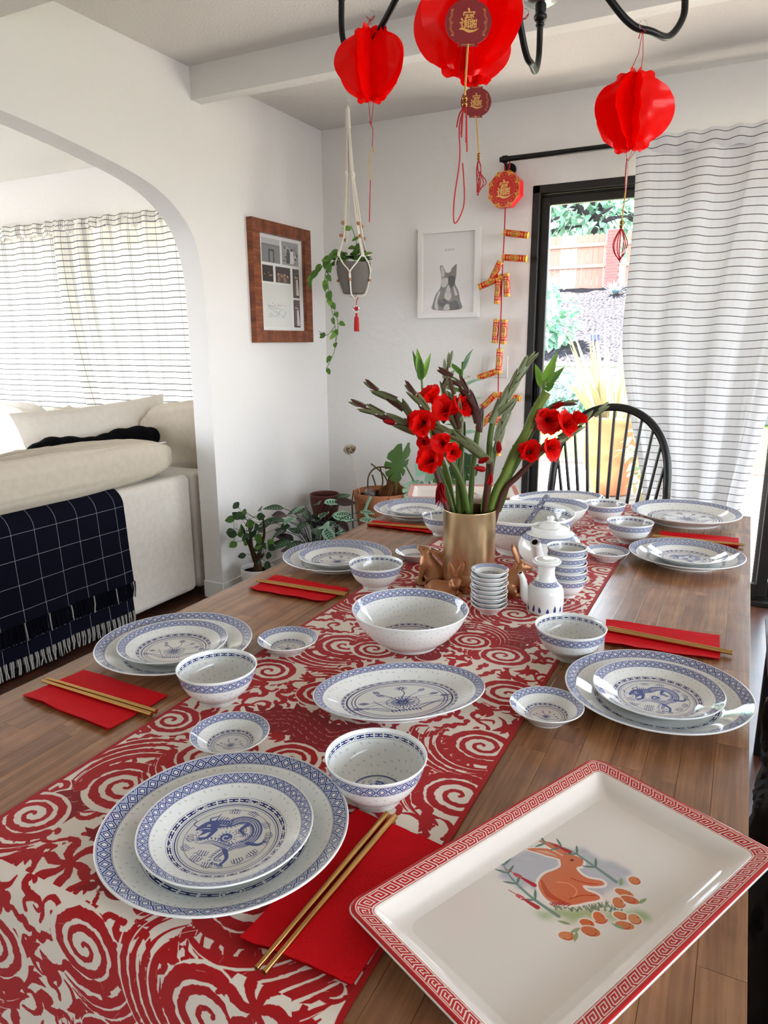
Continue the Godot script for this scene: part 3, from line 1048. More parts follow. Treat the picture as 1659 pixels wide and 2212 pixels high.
# seven prints of a collage, all in one sheet of a hundred by a hundred and ninety
func tex_collage() -> ImageTexture:
	var c := Cv.new(512, 973, 100.0, Color(0.90, 0.90, 0.88))
	var R := RandomNumberGenerator.new()
	R.seed = 5
	for e in [[2, 2, 48, 52, 0], [53, 2, 98, 52, 1], [2, 58, 29, 92, 2], [35, 58, 74, 92, 3], [80, 58, 98, 122, 4], [80, 126, 98, 188, 5], [2, 96, 74, 188, 6]]:
		var x: float = e[0]
		var y: float = e[1]
		var w: float = e[2] - x
		var h: float = e[3] - y
		var base: Color = [Color(0.52, 0.52, 0.52), Color(0.6, 0.6, 0.6), Color(0.16, 0.12, 0.11), Color(0.2, 0.16, 0.13), Color(0.3, 0.25, 0.23), Color(0.28, 0.22, 0.23), Color(0.87, 0.87, 0.84)][e[4]]
		c.fill(PackedVector2Array([Vector2(x, y), Vector2(x + w, y), Vector2(x + w, y + h), Vector2(x, y + h)]), base)
		if e[4] == 0:
			c.fill(pv2([x, y, x + w, y, x + w, y + 14, x, y + 12]), Color(0.75, 0.75, 0.75))
			for k in 9:
				c.disc(Vector2(x + 4 + k * 5, y + 13), 1.6, Color(0.35, 0.35, 0.35))
			c.fill(pv2([x + 17, y + 22, x + 31, y + 22, x + 31, y + 48, x + 17, y + 48]), Color(0.25, 0.25, 0.25))
			c.fill(pv2([x + 20, y + 26, x + 28, y + 26, x + 28, y + 48, x + 20, y + 48]), Color(0.55, 0.55, 0.55))
		elif e[4] == 1:
			for k in 60:
				c.disc(Vector2(x + 3 + R.randf() * (w - 6), y + 8 + R.randf() * (h - 12)), R.randf_range(0.8, 2.6), Color.from_hsv(0, 0, R.randf_range(0.2, 0.85)))
			for q in [[17, 18], [27, 16]]:
				c.disc(Vector2(x + q[0], y + q[1]), 3, Color(0.25, 0.25, 0.25))
				c.fill(PackedVector2Array([Vector2(x + q[0] - 4, y + q[1] + 3), Vector2(x + q[0] + 4, y + q[1] + 3), Vector2(x + q[0] + 6, y + 46), Vector2(x + q[0] - 6, y + 46)]), Color(0.86, 0.86, 0.86) if q[0] > 20 else Color(0.3, 0.3, 0.3))
		elif e[4] < 4:
			for k in (7 if e[4] == 2 else 26):
				c.disc(Vector2(x + 3 + R.randf() * (w - 6), y + h * (0.45 + 0.4 * R.randf() * float(e[4] - 1) * 0.6)), R.randf_range(0.7, 2.0), Color(0.72, 0.46, 0.32).lerp(Color(0.6, 0.5, 0.42), R.randf()))
			for k in (0 if e[4] == 2 else 4):
				c.disc(Vector2(x + 8 + k * 8, y + 16 + (k % 2) * 4), 2.4, Color(0.74, 0.58, 0.48))
				c.fill(PackedVector2Array([Vector2(x + 5 + k * 8, y + 20 + (k % 2) * 4), Vector2(x + 11 + k * 8, y + 20), Vector2(x + 12 + k * 8, y + 33), Vector2(x + 4 + k * 8, y + 33)]), Color(0.55, 0.42, 0.34).lerp(Color(0.2, 0.2, 0.24), (k % 2) * 0.7))
		elif e[4] < 6:
			c.disc(Vector2(x + 7, y + 18), 2.6, Color(0.7, 0.58, 0.5))
			c.disc(Vector2(x + 12, y + 19), 2.4, Color(0.72, 0.6, 0.52))
			c.fill(PackedVector2Array([Vector2(x + 4, y + 22), Vector2(x + 9, y + 22), Vector2(x + 9, y + 58), Vector2(x + 3, y + 58)]), Color(0.42, 0.34, 0.33))
			c.fill(PackedVector2Array([Vector2(x + 9.5, y + 23), Vector2(x + 14, y + 23), Vector2(x + 17, y + 58), Vector2(x + 9, y + 58)]), Color(0.84, 0.8, 0.77))
			for k in 14:
				c.disc(Vector2(x + R.randf() * w, y + R.randf() * 14), 1.6, Color(0.4, 0.36, 0.34))
		else:
			for k in 150:
				var p := Vector2(x + 10 + R.randf() * 46, y + 44 + R.randf() * 28)
				c.disc(p, R.randf_range(0.6, 1.8), Color(0.52, 0.57, 0.58).lerp(Color(0.74, 0.77, 0.76), R.randf()), 0.6)
			for k in 24:
				c.disc(Vector2(x + 10 + R.randf() * 46, y + 40 + R.randf() * 7), 0.6, Color(0.62, 0.45, 0.4))
	return c.tex()


# a small rabbit in black and white under one word
func tex_rabbit_print() -> ImageTexture:
	var paper := Color(0.86, 0.84, 0.83)
	var c := Cv.new(600, 880, 60.0, paper)
	var dk := Color(0.22, 0.2, 0.19)
	var md := Color(0.42, 0.4, 0.38)
	var lt := Color(0.74, 0.71, 0.68)
	c.fill(Cv.curve(v2([12.5, 84, 12, 76, 15, 67, 20, 60, 21, 54, 21.5, 47, 20, 40, 19.5, 36, 22, 35, 25, 40, 26.5, 43, 31, 43, 33, 39, 38, 34.5, 38.5, 37, 38.2, 47, 37, 54, 38, 58, 41, 64, 43, 74, 43.5, 84]), 5, true), md)
	c.fill(Cv.curve(v2([20.5, 37, 22, 36, 24.5, 41, 25, 46, 22.5, 48]), 5, true), lt)
	c.fill(Cv.curve(v2([33, 42, 37.5, 36.5, 37.4, 46, 33, 47]), 5, true), Color(0.5, 0.42, 0.4))
	c.fill(Cv.curve(v2([22, 50, 28, 49, 29, 54, 26, 59, 21.5, 58]), 5, true), lt)
	c.fill(Cv.curve(v2([27, 61, 30, 57, 32, 64, 33, 70, 30, 74, 25, 70]), 5, true), lt)
	c.fill(Cv.curve(v2([30, 47, 36, 48, 36.5, 55, 33, 60, 30, 56]), 5, true), dk)
	c.fill(Cv.curve(v2([18, 74, 25, 72, 30, 76, 38, 74, 42, 80, 42, 84, 30, 84, 20, 80]), 5, true), dk)
	c.fill(Cv.curve(v2([14, 82, 15, 72, 19, 63, 20, 66, 17, 74, 18, 84]), 5, true), lt)
	c.fill(Cv.curve(v2([24, 84, 26, 79, 30, 78, 31, 84]), 5, true), lt)
	c.fill(Cv.curve(v2([35, 58, 38, 62, 40, 68, 37, 68]), 5, true), lt)
	var R := RandomNumberGenerator.new()
	R.seed = 2
	for k in 160:
		var p := Vector2(R.randf_range(14, 42), R.randf_range(62, 83))
		if absf(p.x - 28) < 4 + (p.y - 56) * 0.42:
			c.brush(PackedVector2Array([p, p + Vector2(R.randf_range(-0.6, 0.6), 1.6)]), 0.2, 0.3, 0.1, [dk, lt, md][R.randi() % 3])
	# the word, in thin capitals: A L W A Y S
	var x := 25.0
	for s in [[0, 4, 1, 0, 2, 4], [0, 0, 0, 4, 1.6, 4], [0, 0, 0.6, 4, 1.2, 1, 1.8, 4, 2.4, 0], [0, 4, 1, 0, 2, 4], [0, 0, 1, 2, 2, 0, 1, 2, 1, 4], [1.8, 0.2, 0.2, 0.6, 1.7, 2.6, 1.5, 3.8, 0, 3.8]]:
		var pts := PackedVector2Array()
		for i in range(0, s.size(), 2):
			pts.append(Vector2(x + s[i] * 0.62, 17.2 + s[i + 1] * 0.62))
		c.line(pts, 0.3, md)
		x += 1.85
	return c.tex()


func tex_stripe() -> ImageTexture:
	var c := Cv.new(128, 128, 1.0, Color(0.915, 0.915, 0.915))
	for k in 6:
		c.fill(pv2([k / 6.0, 0, k / 6.0 + 0.02, 0, k / 6.0 + 0.02, 1, k / 6.0, 1]), Color(0.90, 0.90, 0.90))
	c.fill(pv2([0, 0.46, 1, 0.46, 1, 0.55, 0, 0.55]), Color(0.34, 0.33, 0.33))
	return c.tex()


func tex_check() -> ImageTexture:
	var base := Color(0.93, 0.92, 0.88)
	var c := Cv.new(256, 256, 1.0, base)
	for k in 6:
		var y := k / 6.0 + 0.04
		c.fill(pv2([0, y, 1, y, 1, y + 0.022, 0, y + 0.022]), Color(0.30, 0.30, 0.31))
	for x in [0.1, 0.16, 0.46, 0.72, 0.77, 0.82]:
		c.fill(pv2([x, 0, x + 0.012, 0, x + 0.012, 1, x, 1]), Color(0.40, 0.40, 0.42))
	return c.tex()


func tex_blanket() -> ImageTexture:
	var c := Cv.new(512, 512, 1.0, Color(0.055, 0.06, 0.105))
	var R := RandomNumberGenerator.new()
	R.seed = 9
	for k in 9000:
		var p := Vector2i(R.randi() % 512, R.randi() % 512)
		c.im.fill_rect(Rect2i(p, Vector2i(2, 1)), Color(0.055, 0.06, 0.105) * R.randf_range(0.6, 1.9))
	for k in 170:
		for e in [Vector2(0.5, k / 170.0), Vector2(k / 170.0, 0.5)]:
			c.disc(e + Vector2(R.randf_range(-0.004, 0.004), R.randf_range(-0.004, 0.004)), R.randf_range(0.005, 0.009), Color(0.62, 0.62, 0.64))
	return c.tex(1)


# straight grain along v; the colours are those of the bare wood
func tex_wood(a: Color, b: Color, sd: int, fine := 0.5) -> ImageTexture:
	var w := 384
	var h := 1024
	var n1 := noise(0.045, sd, 4).get_image(w, 24)
	var n2 := noise(0.21, sd + 1, 2).get_image(w, 40)
	var n3 := noise(0.012, sd + 2, 3).get_image(w, h)
	var n4 := noise(0.42, sd + 3, 1).get_image(w, 36)
	for n in [n1, n2, n4]:
		n.resize(w, h, Image.INTERPOLATE_CUBIC)
	var d1 := n1.get_data()
	var d2 := n2.get_data()
	var d3 := n3.get_data()
	var d4 := n4.get_data()
	var o := PackedByteArray()
	o.resize(w * h * 3)
	for i in w * h:
		var t := 0.45 * d1[i] / 255.0 + 0.3 * d3[i] / 255.0 + 0.25 * d2[i] / 255.0
		var g := d4[i] / 255.0
		t = clampf((t - 0.3) * 2.2 - (0.42 if g < 0.27 else 0.0) * fine, 0.0, 1.0)
		o[i * 3] = int((a.r + (b.r - a.r) * t) * 255)
		o[i * 3 + 1] = int((a.g + (b.g - a.g) * t) * 255)
		o[i * 3 + 2] = int((a.b + (b.b - a.b) * t) * 255)
	return ImageTexture.create_from_image(Image.create_from_data(w, h, false, Image.FORMAT_RGB8, o))


# a cloth's or a wall's own mottling between two colours
func tex_mottle(a: Color, b: Color, sd: int, freq := 0.02, size := 256) -> NoiseTexture2D:
	var t := noise_tex(size, freq, sd)
	var g := Gradient.new()
	g.set_color(0, a)
	g.set_color(1, b)
	g.set_offset(0, 0.25)
	g.set_offset(1, 0.75)
	t.color_ramp = g
	return t


func relief(m: StandardMaterial3D, size: int, freq: float, sd: int, strength: float, scale: float, world := true) -> void:
	m.normal_enabled = true
	m.normal_texture = noise_tex(size, freq, sd, true, strength)
	m.uv1_triplanar = world
	m.uv1_world_triplanar = world
	m.uv1_scale = Vector3.ONE * scale


func make_materials() -> void:
	mat("wall_paint", Color(0.90, 0.89, 0.875), 0.75, 0, 0.3)
	relief(M.wall_paint, 256, 0.05, 3, 0.5, 1.3)
	mat("ceiling_paint", Color(0.88, 0.865, 0.845), 0.9, 0, 0.2)
	relief(M.ceiling_paint, 512, 0.09, 4, 1.2, 1.6)
	mat("white_trim", Color(0.90, 0.89, 0.87), 0.45)
	mat("porcelain", GLAZE, 0.06)
	texmat("lattice", tex_lattice(), 0.06)
	texmat("fret", tex_fret(), 0.06)
	texmat("grains", tex_grains(Color(0.895, 0.90, 0.88), Color(0.77, 0.785, 0.76), Color(0.85, 0.86, 0.835)), 0.06)
	texmat("grains_outside", tex_grains(Color(0.895, 0.90, 0.88), Color(0.77, 0.785, 0.76), Color(0.85, 0.86, 0.835)), 0.06)
	texmat("dragon", tex_dragon(), 0.06)
	texmat("flower_small", tex_flower(true, 0.85), 0.06)
	texmat("flower_wide", tex_flower(true, 1.12), 0.06)
	mat("blue_line", BLUE, 0.06)
	texmat("runner_print", tex_runner(), 0.85, 0.3)
	M.runner_print.rim_enabled = true
	M.runner_print.rim = 0.2
	texmat("tray_key", tex_key(), 0.08)
	texmat("tray_picture", tex_tray(), 0.08)
	M.tray_picture.texture_repeat = false
	mat("tray_cream", Color(0.905, 0.87, 0.83), 0.08)
	mat("tray_red", Color(0.70, 0.10, 0.12), 0.08)
	mat("napkin", Color(0.80, 0.045, 0.085), 0.85, 0, 0.25)
	relief(M.napkin, 256, 0.12, 6, 0.8, 9.0)
	mat("brass", Color(0.80, 0.63, 0.38), 0.22, 1.0)
	mat("brushed_brass", Color(0.78, 0.66, 0.50), 0.27, 1.0)
	M.brushed_brass.anisotropy_enabled = true
	M.brushed_brass.anisotropy = 0.6
	mat("gilt", Color(0.68, 0.47, 0.32), 0.42, 0.55)
	relief(M.gilt, 256, 0.06, 8, 1.6, 22.0)
	mat("dark_metal", Color(0.05, 0.05, 0.052), 0.35, 0.3)
	mat("nickel", Color(0.75, 0.75, 0.74), 0.25, 1.0)
	mat("bronze_frame", Color(0.12, 0.105, 0.095), 0.45, 0.3)
	mat("glass", Color(1, 1, 1, 0.04), 0.02)
	M.glass.transparency = BaseMaterial3D.TRANSPARENCY_ALPHA
	mat("picture_glass", Color(1, 1, 1, 0.03), 0.02, 0.0, 0.12)
	M.picture_glass.transparency = BaseMaterial3D.TRANSPARENCY_ALPHA
	mat("lantern_red", Color(1.0, 0.03, 0.012), 0.25)
	M.lantern_red.backlight_enabled = true
	M.lantern_red.backlight = Color(1.0, 0.02, 0.01)
	texmat("tag_print", tex_tag(), 0.5)
	mat("tag_edge", Color(0.50, 0.035, 0.055), 0.5)
	mat("gold_cord", Color(0.80, 0.62, 0.30), 0.6)
	mat("red_cord", Color(0.72, 0.02, 0.05), 0.7)
	mat("bead_gold", Color(0.66, 0.48, 0.20), 0.25, 1.0)
	texmat("octagon_print", tex_octagon(), 0.35)
	mat("octagon_side", Color(0.86, 0.04, 0.08), 0.35)
	texmat("cracker_print", tex_cracker(), 0.3)
	mat("cracker_gold", Color(0.88, 0.66, 0.24), 0.3, 0.6)
	texmat("collage", tex_collage(), 0.35)
	texmat("rabbit_print", tex_rabbit_print(), 0.4)
	mat("mat_board", Color(0.91, 0.91, 0.89), 0.7)
	texmat("stripe", tex_stripe(), 0.9, 0.2)
	texmat("check", tex_check(), 0.9, 0.2)
	for k in ["stripe", "check"]:
		M[k].backlight_enabled = true
		M[k].backlight = Color(0.6, 0.6, 0.6) if k == "stripe" else Color(0.55, 0.55, 0.55)
	texmat("blanket", tex_blanket(), 0.95, 0.15)
	mat("blanket_dark", Color(0.05, 0.055, 0.095), 0.95, 0, 0.15)
	mat("blanket_pale", Color(0.62, 0.60, 0.57), 0.95, 0, 0.15)
	mat("black_throw", Color(0.035, 0.035, 0.045), 0.95, 0, 0.15)
	texmat("linen", tex_mottle(Color(0.81, 0.78, 0.73), Color(0.835, 0.805, 0.76), 21, 0.03), 0.9, 0.2, Vector3.ONE * 3)
	M.linen.uv1_triplanar = true
	M.linen.uv1_world_triplanar = true
	M.linen.rim_enabled = true
	M.linen.rim = 0.25
	texmat("linen_tan", tex_mottle(Color(0.745, 0.70, 0.63), Color(0.77, 0.725, 0.655), 22, 0.03), 0.9, 0.2, Vector3.ONE * 3)
	M.linen_tan.uv1_triplanar = true
	M.linen_tan.uv1_world_triplanar = true
	mat("puffer", Color(0.018, 0.018, 0.026), 0.55, 0, 0.35)
	mat("black_wood", Color(0.028, 0.03, 0.03), 0.35)
	var grain := tex_wood(Color(0.50, 0.335, 0.215), Color(0.68, 0.49, 0.335), 31)
	for k in 6:
		texmat("plank_%d" % k, grain, 0.25, 0.6, Vector3.ONE, [Color(1, 1, 1), Color(0.96, 0.95, 0.93), Color(1, 0.98, 0.95), Color(0.92, 0.88, 0.86), Color(0.98, 0.95, 0.95), Color(0.94, 0.92, 0.89)][k])
	var floor_grain := tex_wood(Color(0.20, 0.115, 0.075), Color(0.38, 0.24, 0.165), 41, 0.3)
	for k in 3:
		texmat("floorboard_%d" % k, floor_grain, 0.3, 0.5, Vector3.ONE, [Color(1, 1, 1), Color(0.85, 0.83, 0.82), Color(0.95, 0.9, 0.88)][k])
	texmat("frame_wood", tex_wood(Color(0.40, 0.19, 0.09), Color(0.62, 0.34, 0.18), 51), 0.4)
	mat("terracotta", Color(0.70, 0.46, 0.33), 0.85, 0, 0.25)
	M.terracotta.albedo_texture = tex_mottle(Color(0.88, 0.86, 0.84), Color(1, 1, 1), 61, 0.02)
	mat("maroon_pot", Color(0.36, 0.15, 0.13), 0.4)
	mat("white_pot", Color(0.86, 0.85, 0.83), 0.5)
	mat("grey_pot", Color(0.42, 0.40, 0.38), 0.85, 0, 0.25)
	mat("pale_pot", Color(0.68, 0.67, 0.66), 0.8, 0, 0.25)
	mat("soil", Color(0.10, 0.07, 0.05), 1.0, 0, 0.1)
	mat("husk", Color(0.40, 0.25, 0.16), 0.95, 0, 0.1)
	mat("macrame", Color(0.92, 0.89, 0.84), 0.95, 0, 0.15)
	relief(M.macrame, 128, 0.2, 9, 3.0, 26.0)
	mat("wood_bead", Color(0.66, 0.46, 0.30), 0.6)
	for e in [["leaf_green", Color(0.27, 0.42, 0.15)], ["leaf_deep", Color(0.13, 0.24, 0.12)], ["leaf_bright", Color(0.42, 0.58, 0.20)], ["leaf_jade", Color(0.56, 0.72, 0.61)], ["leaf_dark", Color(0.10, 0.15, 0.10)], ["leaf_purple", Color(0.16, 0.09, 0.09)], ["bamboo", Color(0.42, 0.49, 0.21)], ["bract", Color(0.38, 0.40, 0.26)], ["bract_pale", Color(0.50, 0.53, 0.40)], ["bract_wine", Color(0.29, 0.15, 0.125)], ["stem_green", Color(0.30, 0.38, 0.15)]]:
		mat(e[0], e[1], 0.4, 0, 0.4)
		M[e[0]].backlight_enabled = true
		M[e[0]].backlight = e[1] * 0.7
	mat("petal", Color(0.86, 0.035, 0.02), 0.5, 0, 0.3)
	M.petal.backlight_enabled = true
	M.petal.backlight = Color(0.75, 0.05, 0.02)
	mat("petal_dark", Color(0.52, 0.01, 0.03), 0.6, 0, 0.3)
	mat("bark", Color(0.26, 0.20, 0.13), 0.9, 0, 0.2)
	mat("dry_stem", Color(0.35, 0.28, 0.18), 0.9, 0, 0.2)
	mat("paper_rose", Color(0.78, 0.72, 0.64), 0.85, 0, 0.2)
	mat("switch_plate", Color(0.88, 0.87, 0.85), 0.4)
	# outdoors
	mat("fence_board", Color(0.56, 0.42, 0.37), 0.9, 0, 0.1)
	mat("fence_board_grey", Color(0.60, 0.49, 0.45), 0.9, 0, 0.1)
	mat("fence_rail", Color(0.62, 0.48, 0.42), 0.9, 0, 0.1)
	mat("brick_red", Color(0.58, 0.34, 0.32), 0.9, 0, 0.1)
	mat("mortar", Color(0.5, 0.46, 0.45), 0.95, 0, 0.1)
	texmat("mulch", tex_mottle(Color(0.05, 0.05, 0.06), Color(0.21, 0.20, 0.22), 71, 0.05), 1.0, 0.1, Vector3.ONE * 0.9)
	M.mulch.uv1_triplanar = true
	M.mulch.uv1_world_triplanar = true
	mat("block_wall", Color(0.38, 0.39, 0.40), 0.9, 0, 0.1)
	mat("block_cap", Color(0.62, 0.62, 0.62), 0.9, 0, 0.1)
	texmat("lawn", tex_mottle(Color(0.20, 0.30, 0.10), Color(0.30, 0.42, 0.16), 72, 0.08), 1.0, 0.1, Vector3.ONE * 1.5)
	M.lawn.uv1_triplanar = true
	M.lawn.uv1_world_triplanar = true
	texmat("patio", tex_mottle(Color(0.42, 0.40, 0.38), Color(0.52, 0.50, 0.48), 73, 0.03), 0.9, 0.1, Vector3.ONE * 0.8)
	M.patio.uv1_triplanar = true
	M.patio.uv1_world_triplanar = true
	for e in [["garden_leaf", Color(0.36, 0.50, 0.42)], ["garden_leaf_pale", Color(0.50, 0.64, 0.55)], ["garden_leaf_gold", Color(0.42, 0.40, 0.28)], ["garden_blue", Color(0.36, 0.45, 0.47)]]:
		mat(e[0], e[1], 0.7, 0, 0.2)
		M[e[0]].backlight_enabled = true
		M[e[0]].backlight = e[1]
	mat("tree_bark", Color(0.16, 0.15, 0.17), 1.0, 0, 0.1)
	mat("lamp_blue", Color(0.2, 0.24, 0.4), 0.5)


# ---------------------------------------------------------------- the rooms
func slab(called: String, m: Material, lo: Vector3, hi: Vector3, label := "", category := "") -> MeshInstance3D:
	var g := Geo.new()
	g.box(m, (lo + hi) * 0.5, hi - lo)
	return struct(called, g, label, category)


func boards(parent: Node3D, called: String, mats: Array, x0: float, x1: float, z0: float, z1: float, w: float, ln: float, y: float, th: float, sd: int, ch := 0.0008, min_len := 0.25) -> void:
	var R := RandomNumberGenerator.new()
	R.seed = sd
	var n := int(round((x1 - x0) / w))
	w = (x1 - x0) / n
	for i in n:
		var z := z0
		var first := true
		while z < z1 - 1e-4:
			var l := ln * R.randf_range(0.6, 1.4) * (R.randf_range(0.35, 1.0) if first else 1.0)
			if z1 - z - l < min_len:
				l = z1 - z
			first = false
			var g := Geo.new()
			var m: Material = M[mats[R.randi() % mats.size()]]
			g.box(m, Vector3(x0 + (i + 0.5) * w, y - th * 0.5 + R.randf_range(-0.00015, 0.00015), z + l * 0.5), Vector3(w - 0.0004, th, l - 0.0004), ch, Basis.IDENTITY, 1.6, Vector2(R.randf(), R.randf()))
			part(called, g, parent)
			z += l


func build_rooms() -> void:
	# floors
	var fl := slab("floor", M.soil, Vector3(-6.4, -0.14, -3.92), Vector3(3.6, -0.014, 3.4), "dark wooden floorboards under the dining table and the sofa", "floor")
	boards(fl, "floorboard", ["floorboard_0", "floorboard_1", "floorboard_2"], -6.2, 3.4, -3.76, 3.2, 0.16, 1.9, 0.0, 0.014, 81)
	# ceiling of both rooms, and the two dropped beams that cross the dining room
	slab("ceiling", M.ceiling_paint, Vector3(-6.4, CEIL, -3.92), Vector3(3.6, CEIL + 0.14, 3.4), "white ceiling with a fine sprayed texture", "ceiling")
	slab("trim_1", M.wall_paint, Vector3(LEFT, 2.31, -2.748), Vector3(3.4, CEIL, -2.68), "white dropped beam crossing the ceiling behind the chandelier", "beam")
	slab("trim_2", M.ceiling_paint, Vector3(LEFT, 2.31, -1.772), Vector3(3.4, CEIL, -1.64), "rough white beam at the top left corner above the arch", "beam")
	# the wall with the arch
	var arch := PackedVector2Array()
	for p in Cv.curve(v2([-2.692, 0.9, -2.692, 1.449, -2.672, 1.652, -2.598, 1.80, -2.417, 1.915, -2.11, 1.982, -1.74, 2.03, -1.47, 2.04]), 8):
		arch.append(p)
	for k in range(arch.size() - 2, -1, -1):
		arch.append(Vector2(-2.94 - arch[k].x, arch[k].y))
	var poly := pv2([-3.92, 0, -2.692, 0])
	poly.append_array(arch)
	poly.append_array(pv2([-0.248, 0, 3.4, 0, 3.4, CEIL, -3.92, CEIL]))
	var g := Geo.new()
	g.xf = Transform3D(Basis(Vector3(0, 0, 1), Vector3(0, 1, 0), Vector3(1, 0, 0)), Vector3.ZERO)
	g.prism(M.wall_paint, poly, LEFT - 0.115, LEFT)
	var wl := struct("wall_left", g, "white wall with a wide arched opening to the living room", "wall")
	# baseboard along the dining face and round the foot of the jamb
	g = Geo.new()
	g.box(M.white_trim, Vector3(LEFT + 0.007, 0.045, (-2.692 - 3.76) * 0.5), Vector3(0.014, 0.09, 1.068), 0.004)
	g.box(M.white_trim, Vector3(LEFT - 0.0505, 0.045, -2.685), Vector3(0.129, 0.09, 0.014), 0.004)
	struct("baseboard_left", g, "white baseboard at the foot of the arch wall", "baseboard")
	g = Geo.new()
	g.box(M.white_trim, Vector3((LEFT - 1.06) * 0.5 + 0.007, 0.045, BACK + 0.007), Vector3(1.216, 0.09, 0.014), 0.004)
	struct("baseboard_back", g, "white baseboard under the rabbit print", "baseboard")
	# the garden wall of both rooms: pieces round the sliding door and the living room window
	g = Geo.new()
	for b in [[-6.4, -5.5, 0.0, CEIL], [-5.5, -2.95, 0.0, 0.55], [-5.5, -2.95, 2.0, CEIL], [-2.95, -1.056, 0.0, CEIL], [-1.056, 1.36, 2.034, CEIL], [1.36, 3.6, 0.0, CEIL]]:
		g.box(M.wall_paint, Vector3((b[0] + b[1]) * 0.5, (b[2] + b[3]) * 0.5, BACK - 0.08), Vector3(b[1] - b[0], b[3] - b[2], 0.16))
	struct("wall_back", g, "white wall facing the garden, with the sliding door", "wall")
	# walls out of the picture, with the windows that light the table from the kitchen side
	g = Geo.new()
	for b in [[-3.92, -2.9, 0.0, CEIL], [-2.9, 2.6, 0.0, 0.55], [-2.9, 2.6, 2.15, CEIL], [2.6, 3.4, 0.0, CEIL]]:
		g.box(M.wall_paint, Vector3(3.5, (b[2] + b[3]) * 0.5, (b[0] + b[1]) * 0.5), Vector3(0.2, b[3] - b[2], b[1] - b[0]))
	struct("wall_right", g, "white kitchen wall with a wide window", "wall")
	g = Geo.new()
	for b in [[-6.4, -5.6, 0.0, CEIL], [-5.6, -2.8, 0.0, 0.6], [-5.6, -2.8, 2.15, CEIL], [-2.8, 3.6, 0.0, CEIL]]:
		g.box(M.wall_paint, Vector3((b[0] + b[1]) * 0.5, (b[2] + b[3]) * 0.5, 3.3), Vector3(b[1] - b[0], b[3] - b[2], 0.2))
	struct("wall_front", g, "white wall behind the viewer", "wall")
	g = Geo.new()
	for b in [[-3.92, -3.2, 0.0, CEIL], [-3.2, 2.4, 0.0, 0.6], [-3.2, 2.4, 2.15, CEIL], [2.4, 3.4, 0.0, CEIL]]:
		g.box(M.wall_paint, Vector3(-6.3, (b[2] + b[3]) * 0.5, (b[0] + b[1]) * 0.5), Vector3(0.2, b[3] - b[2], b[1] - b[0]))
	struct("wall_living", g, "white far wall of the living room with a window", "wall")
	# living room window behind its curtains
	g = Geo.new()
	for x in [-5.47, -4.23, -2.98]:
		g.box(M.white_trim, Vector3(x, 1.275, BACK - 0.09), Vector3(0.06, 1.45, 0.07), 0.004)
	for y in [0.58, 1.97]:
		g.box(M.white_trim, Vector3(-4.225, y, BACK - 0.09), Vector3(2.55, 0.06, 0.07), 0.004)
	var w1 := struct("window_1", g, "living room window behind the checked curtains", "window")
	for x in [-4.85, -3.605]:
		g = Geo.new()
		g.pane(M.glass, Vector3(x - 0.6, 1.94, BACK - 0.09), Vector3(x + 0.6, 1.94, BACK - 0.09), Vector3(x + 0.6, 0.61, BACK - 0.09), Vector3(x - 0.6, 0.61, BACK - 0.09))
		part("pane", g, w1)
	slab("roof_eave", M.white_trim, Vector3(-7.0, 2.36, -4.62), Vector3(4.2, 2.5, -3.92), "eave of the roof above the sliding door", "roof")
	slab("roof", M.block_cap, Vector3(-7.0, CEIL + 0.14, -4.62), Vector3(4.2, CEIL + 0.3, 3.8), "roof over both rooms", "roof")
	build_door()


func build_door() -> void:
	var z := BACK - 0.06
	var d := Geo.new()
	var fr: Material = M.bronze_frame
	d.box(fr, Vector3(-1.037, 1.017, z), Vector3(0.038, 2.034, 0.13), 0.003)
	d.box(fr, Vector3(1.341, 1.017, z), Vector3(0.038, 2.034, 0.13), 0.003)
	d.box(fr, Vector3(0.152, 2.015, z), Vector3(2.416, 0.038, 0.13), 0.003)
	d.box(fr, Vector3(0.152, 0.012, z), Vector3(2.416, 0.024, 0.13), 0.003)
	for y in [0.03, 1.988]:
		for dz in [-0.03, 0.02]:
			d.box(fr, Vector3(0.152, y, z + dz), Vector3(2.34, 0.014, 0.008), 0.002)
	var o := struct("door_1", d, "dark bronze sliding glass door to the garden", "door")
	for e in [[-1.018, 0.185, 0.018, "sliding_panel"], [0.115, 1.322, -0.032, "fixed_panel"]]:
		var g := Geo.new()
		var x0: float = e[0]
		var x1: float = e[1]
		var zz: float = z + e[2]
		for x in [x0 + 0.022, x1 - 0.025]:
			g.box(fr, Vector3(x, 1.01, zz), Vector3(0.044 if x < x1 - 0.1 else 0.05, 1.94, 0.034), 0.003)
		g.box(fr, Vector3((x0 + x1) * 0.5, 1.962, zz), Vector3(x1 - x0 - 0.09, 0.04, 0.032), 0.003)
		g.box(fr, Vector3((x0 + x1) * 0.5, 0.07, zz), Vector3(x1 - x0 - 0.09, 0.07, 0.032), 0.003)
		var p := part(e[3], g, o)
		g = Geo.new()
		g.pane(M.glass, Vector3(x0 + 0.04, 1.945, zz), Vector3(x1 - 0.04, 1.945, zz), Vector3(x1 - 0.04, 0.1, zz), Vector3(x0 + 0.04, 0.1, zz))
		part("glass_pane", g, p)
	var h := Geo.new()
	h.box(M.dark_metal, Vector3(-0.985, 0.98, z + 0.045), Vector3(0.03, 0.26, 0.02), 0.006)
	h.box(M.dark_metal, Vector3(-0.975, 0.98, z + 0.07), Vector3(0.016, 0.2, 0.03), 0.006)
	part("door_handle", h, o)


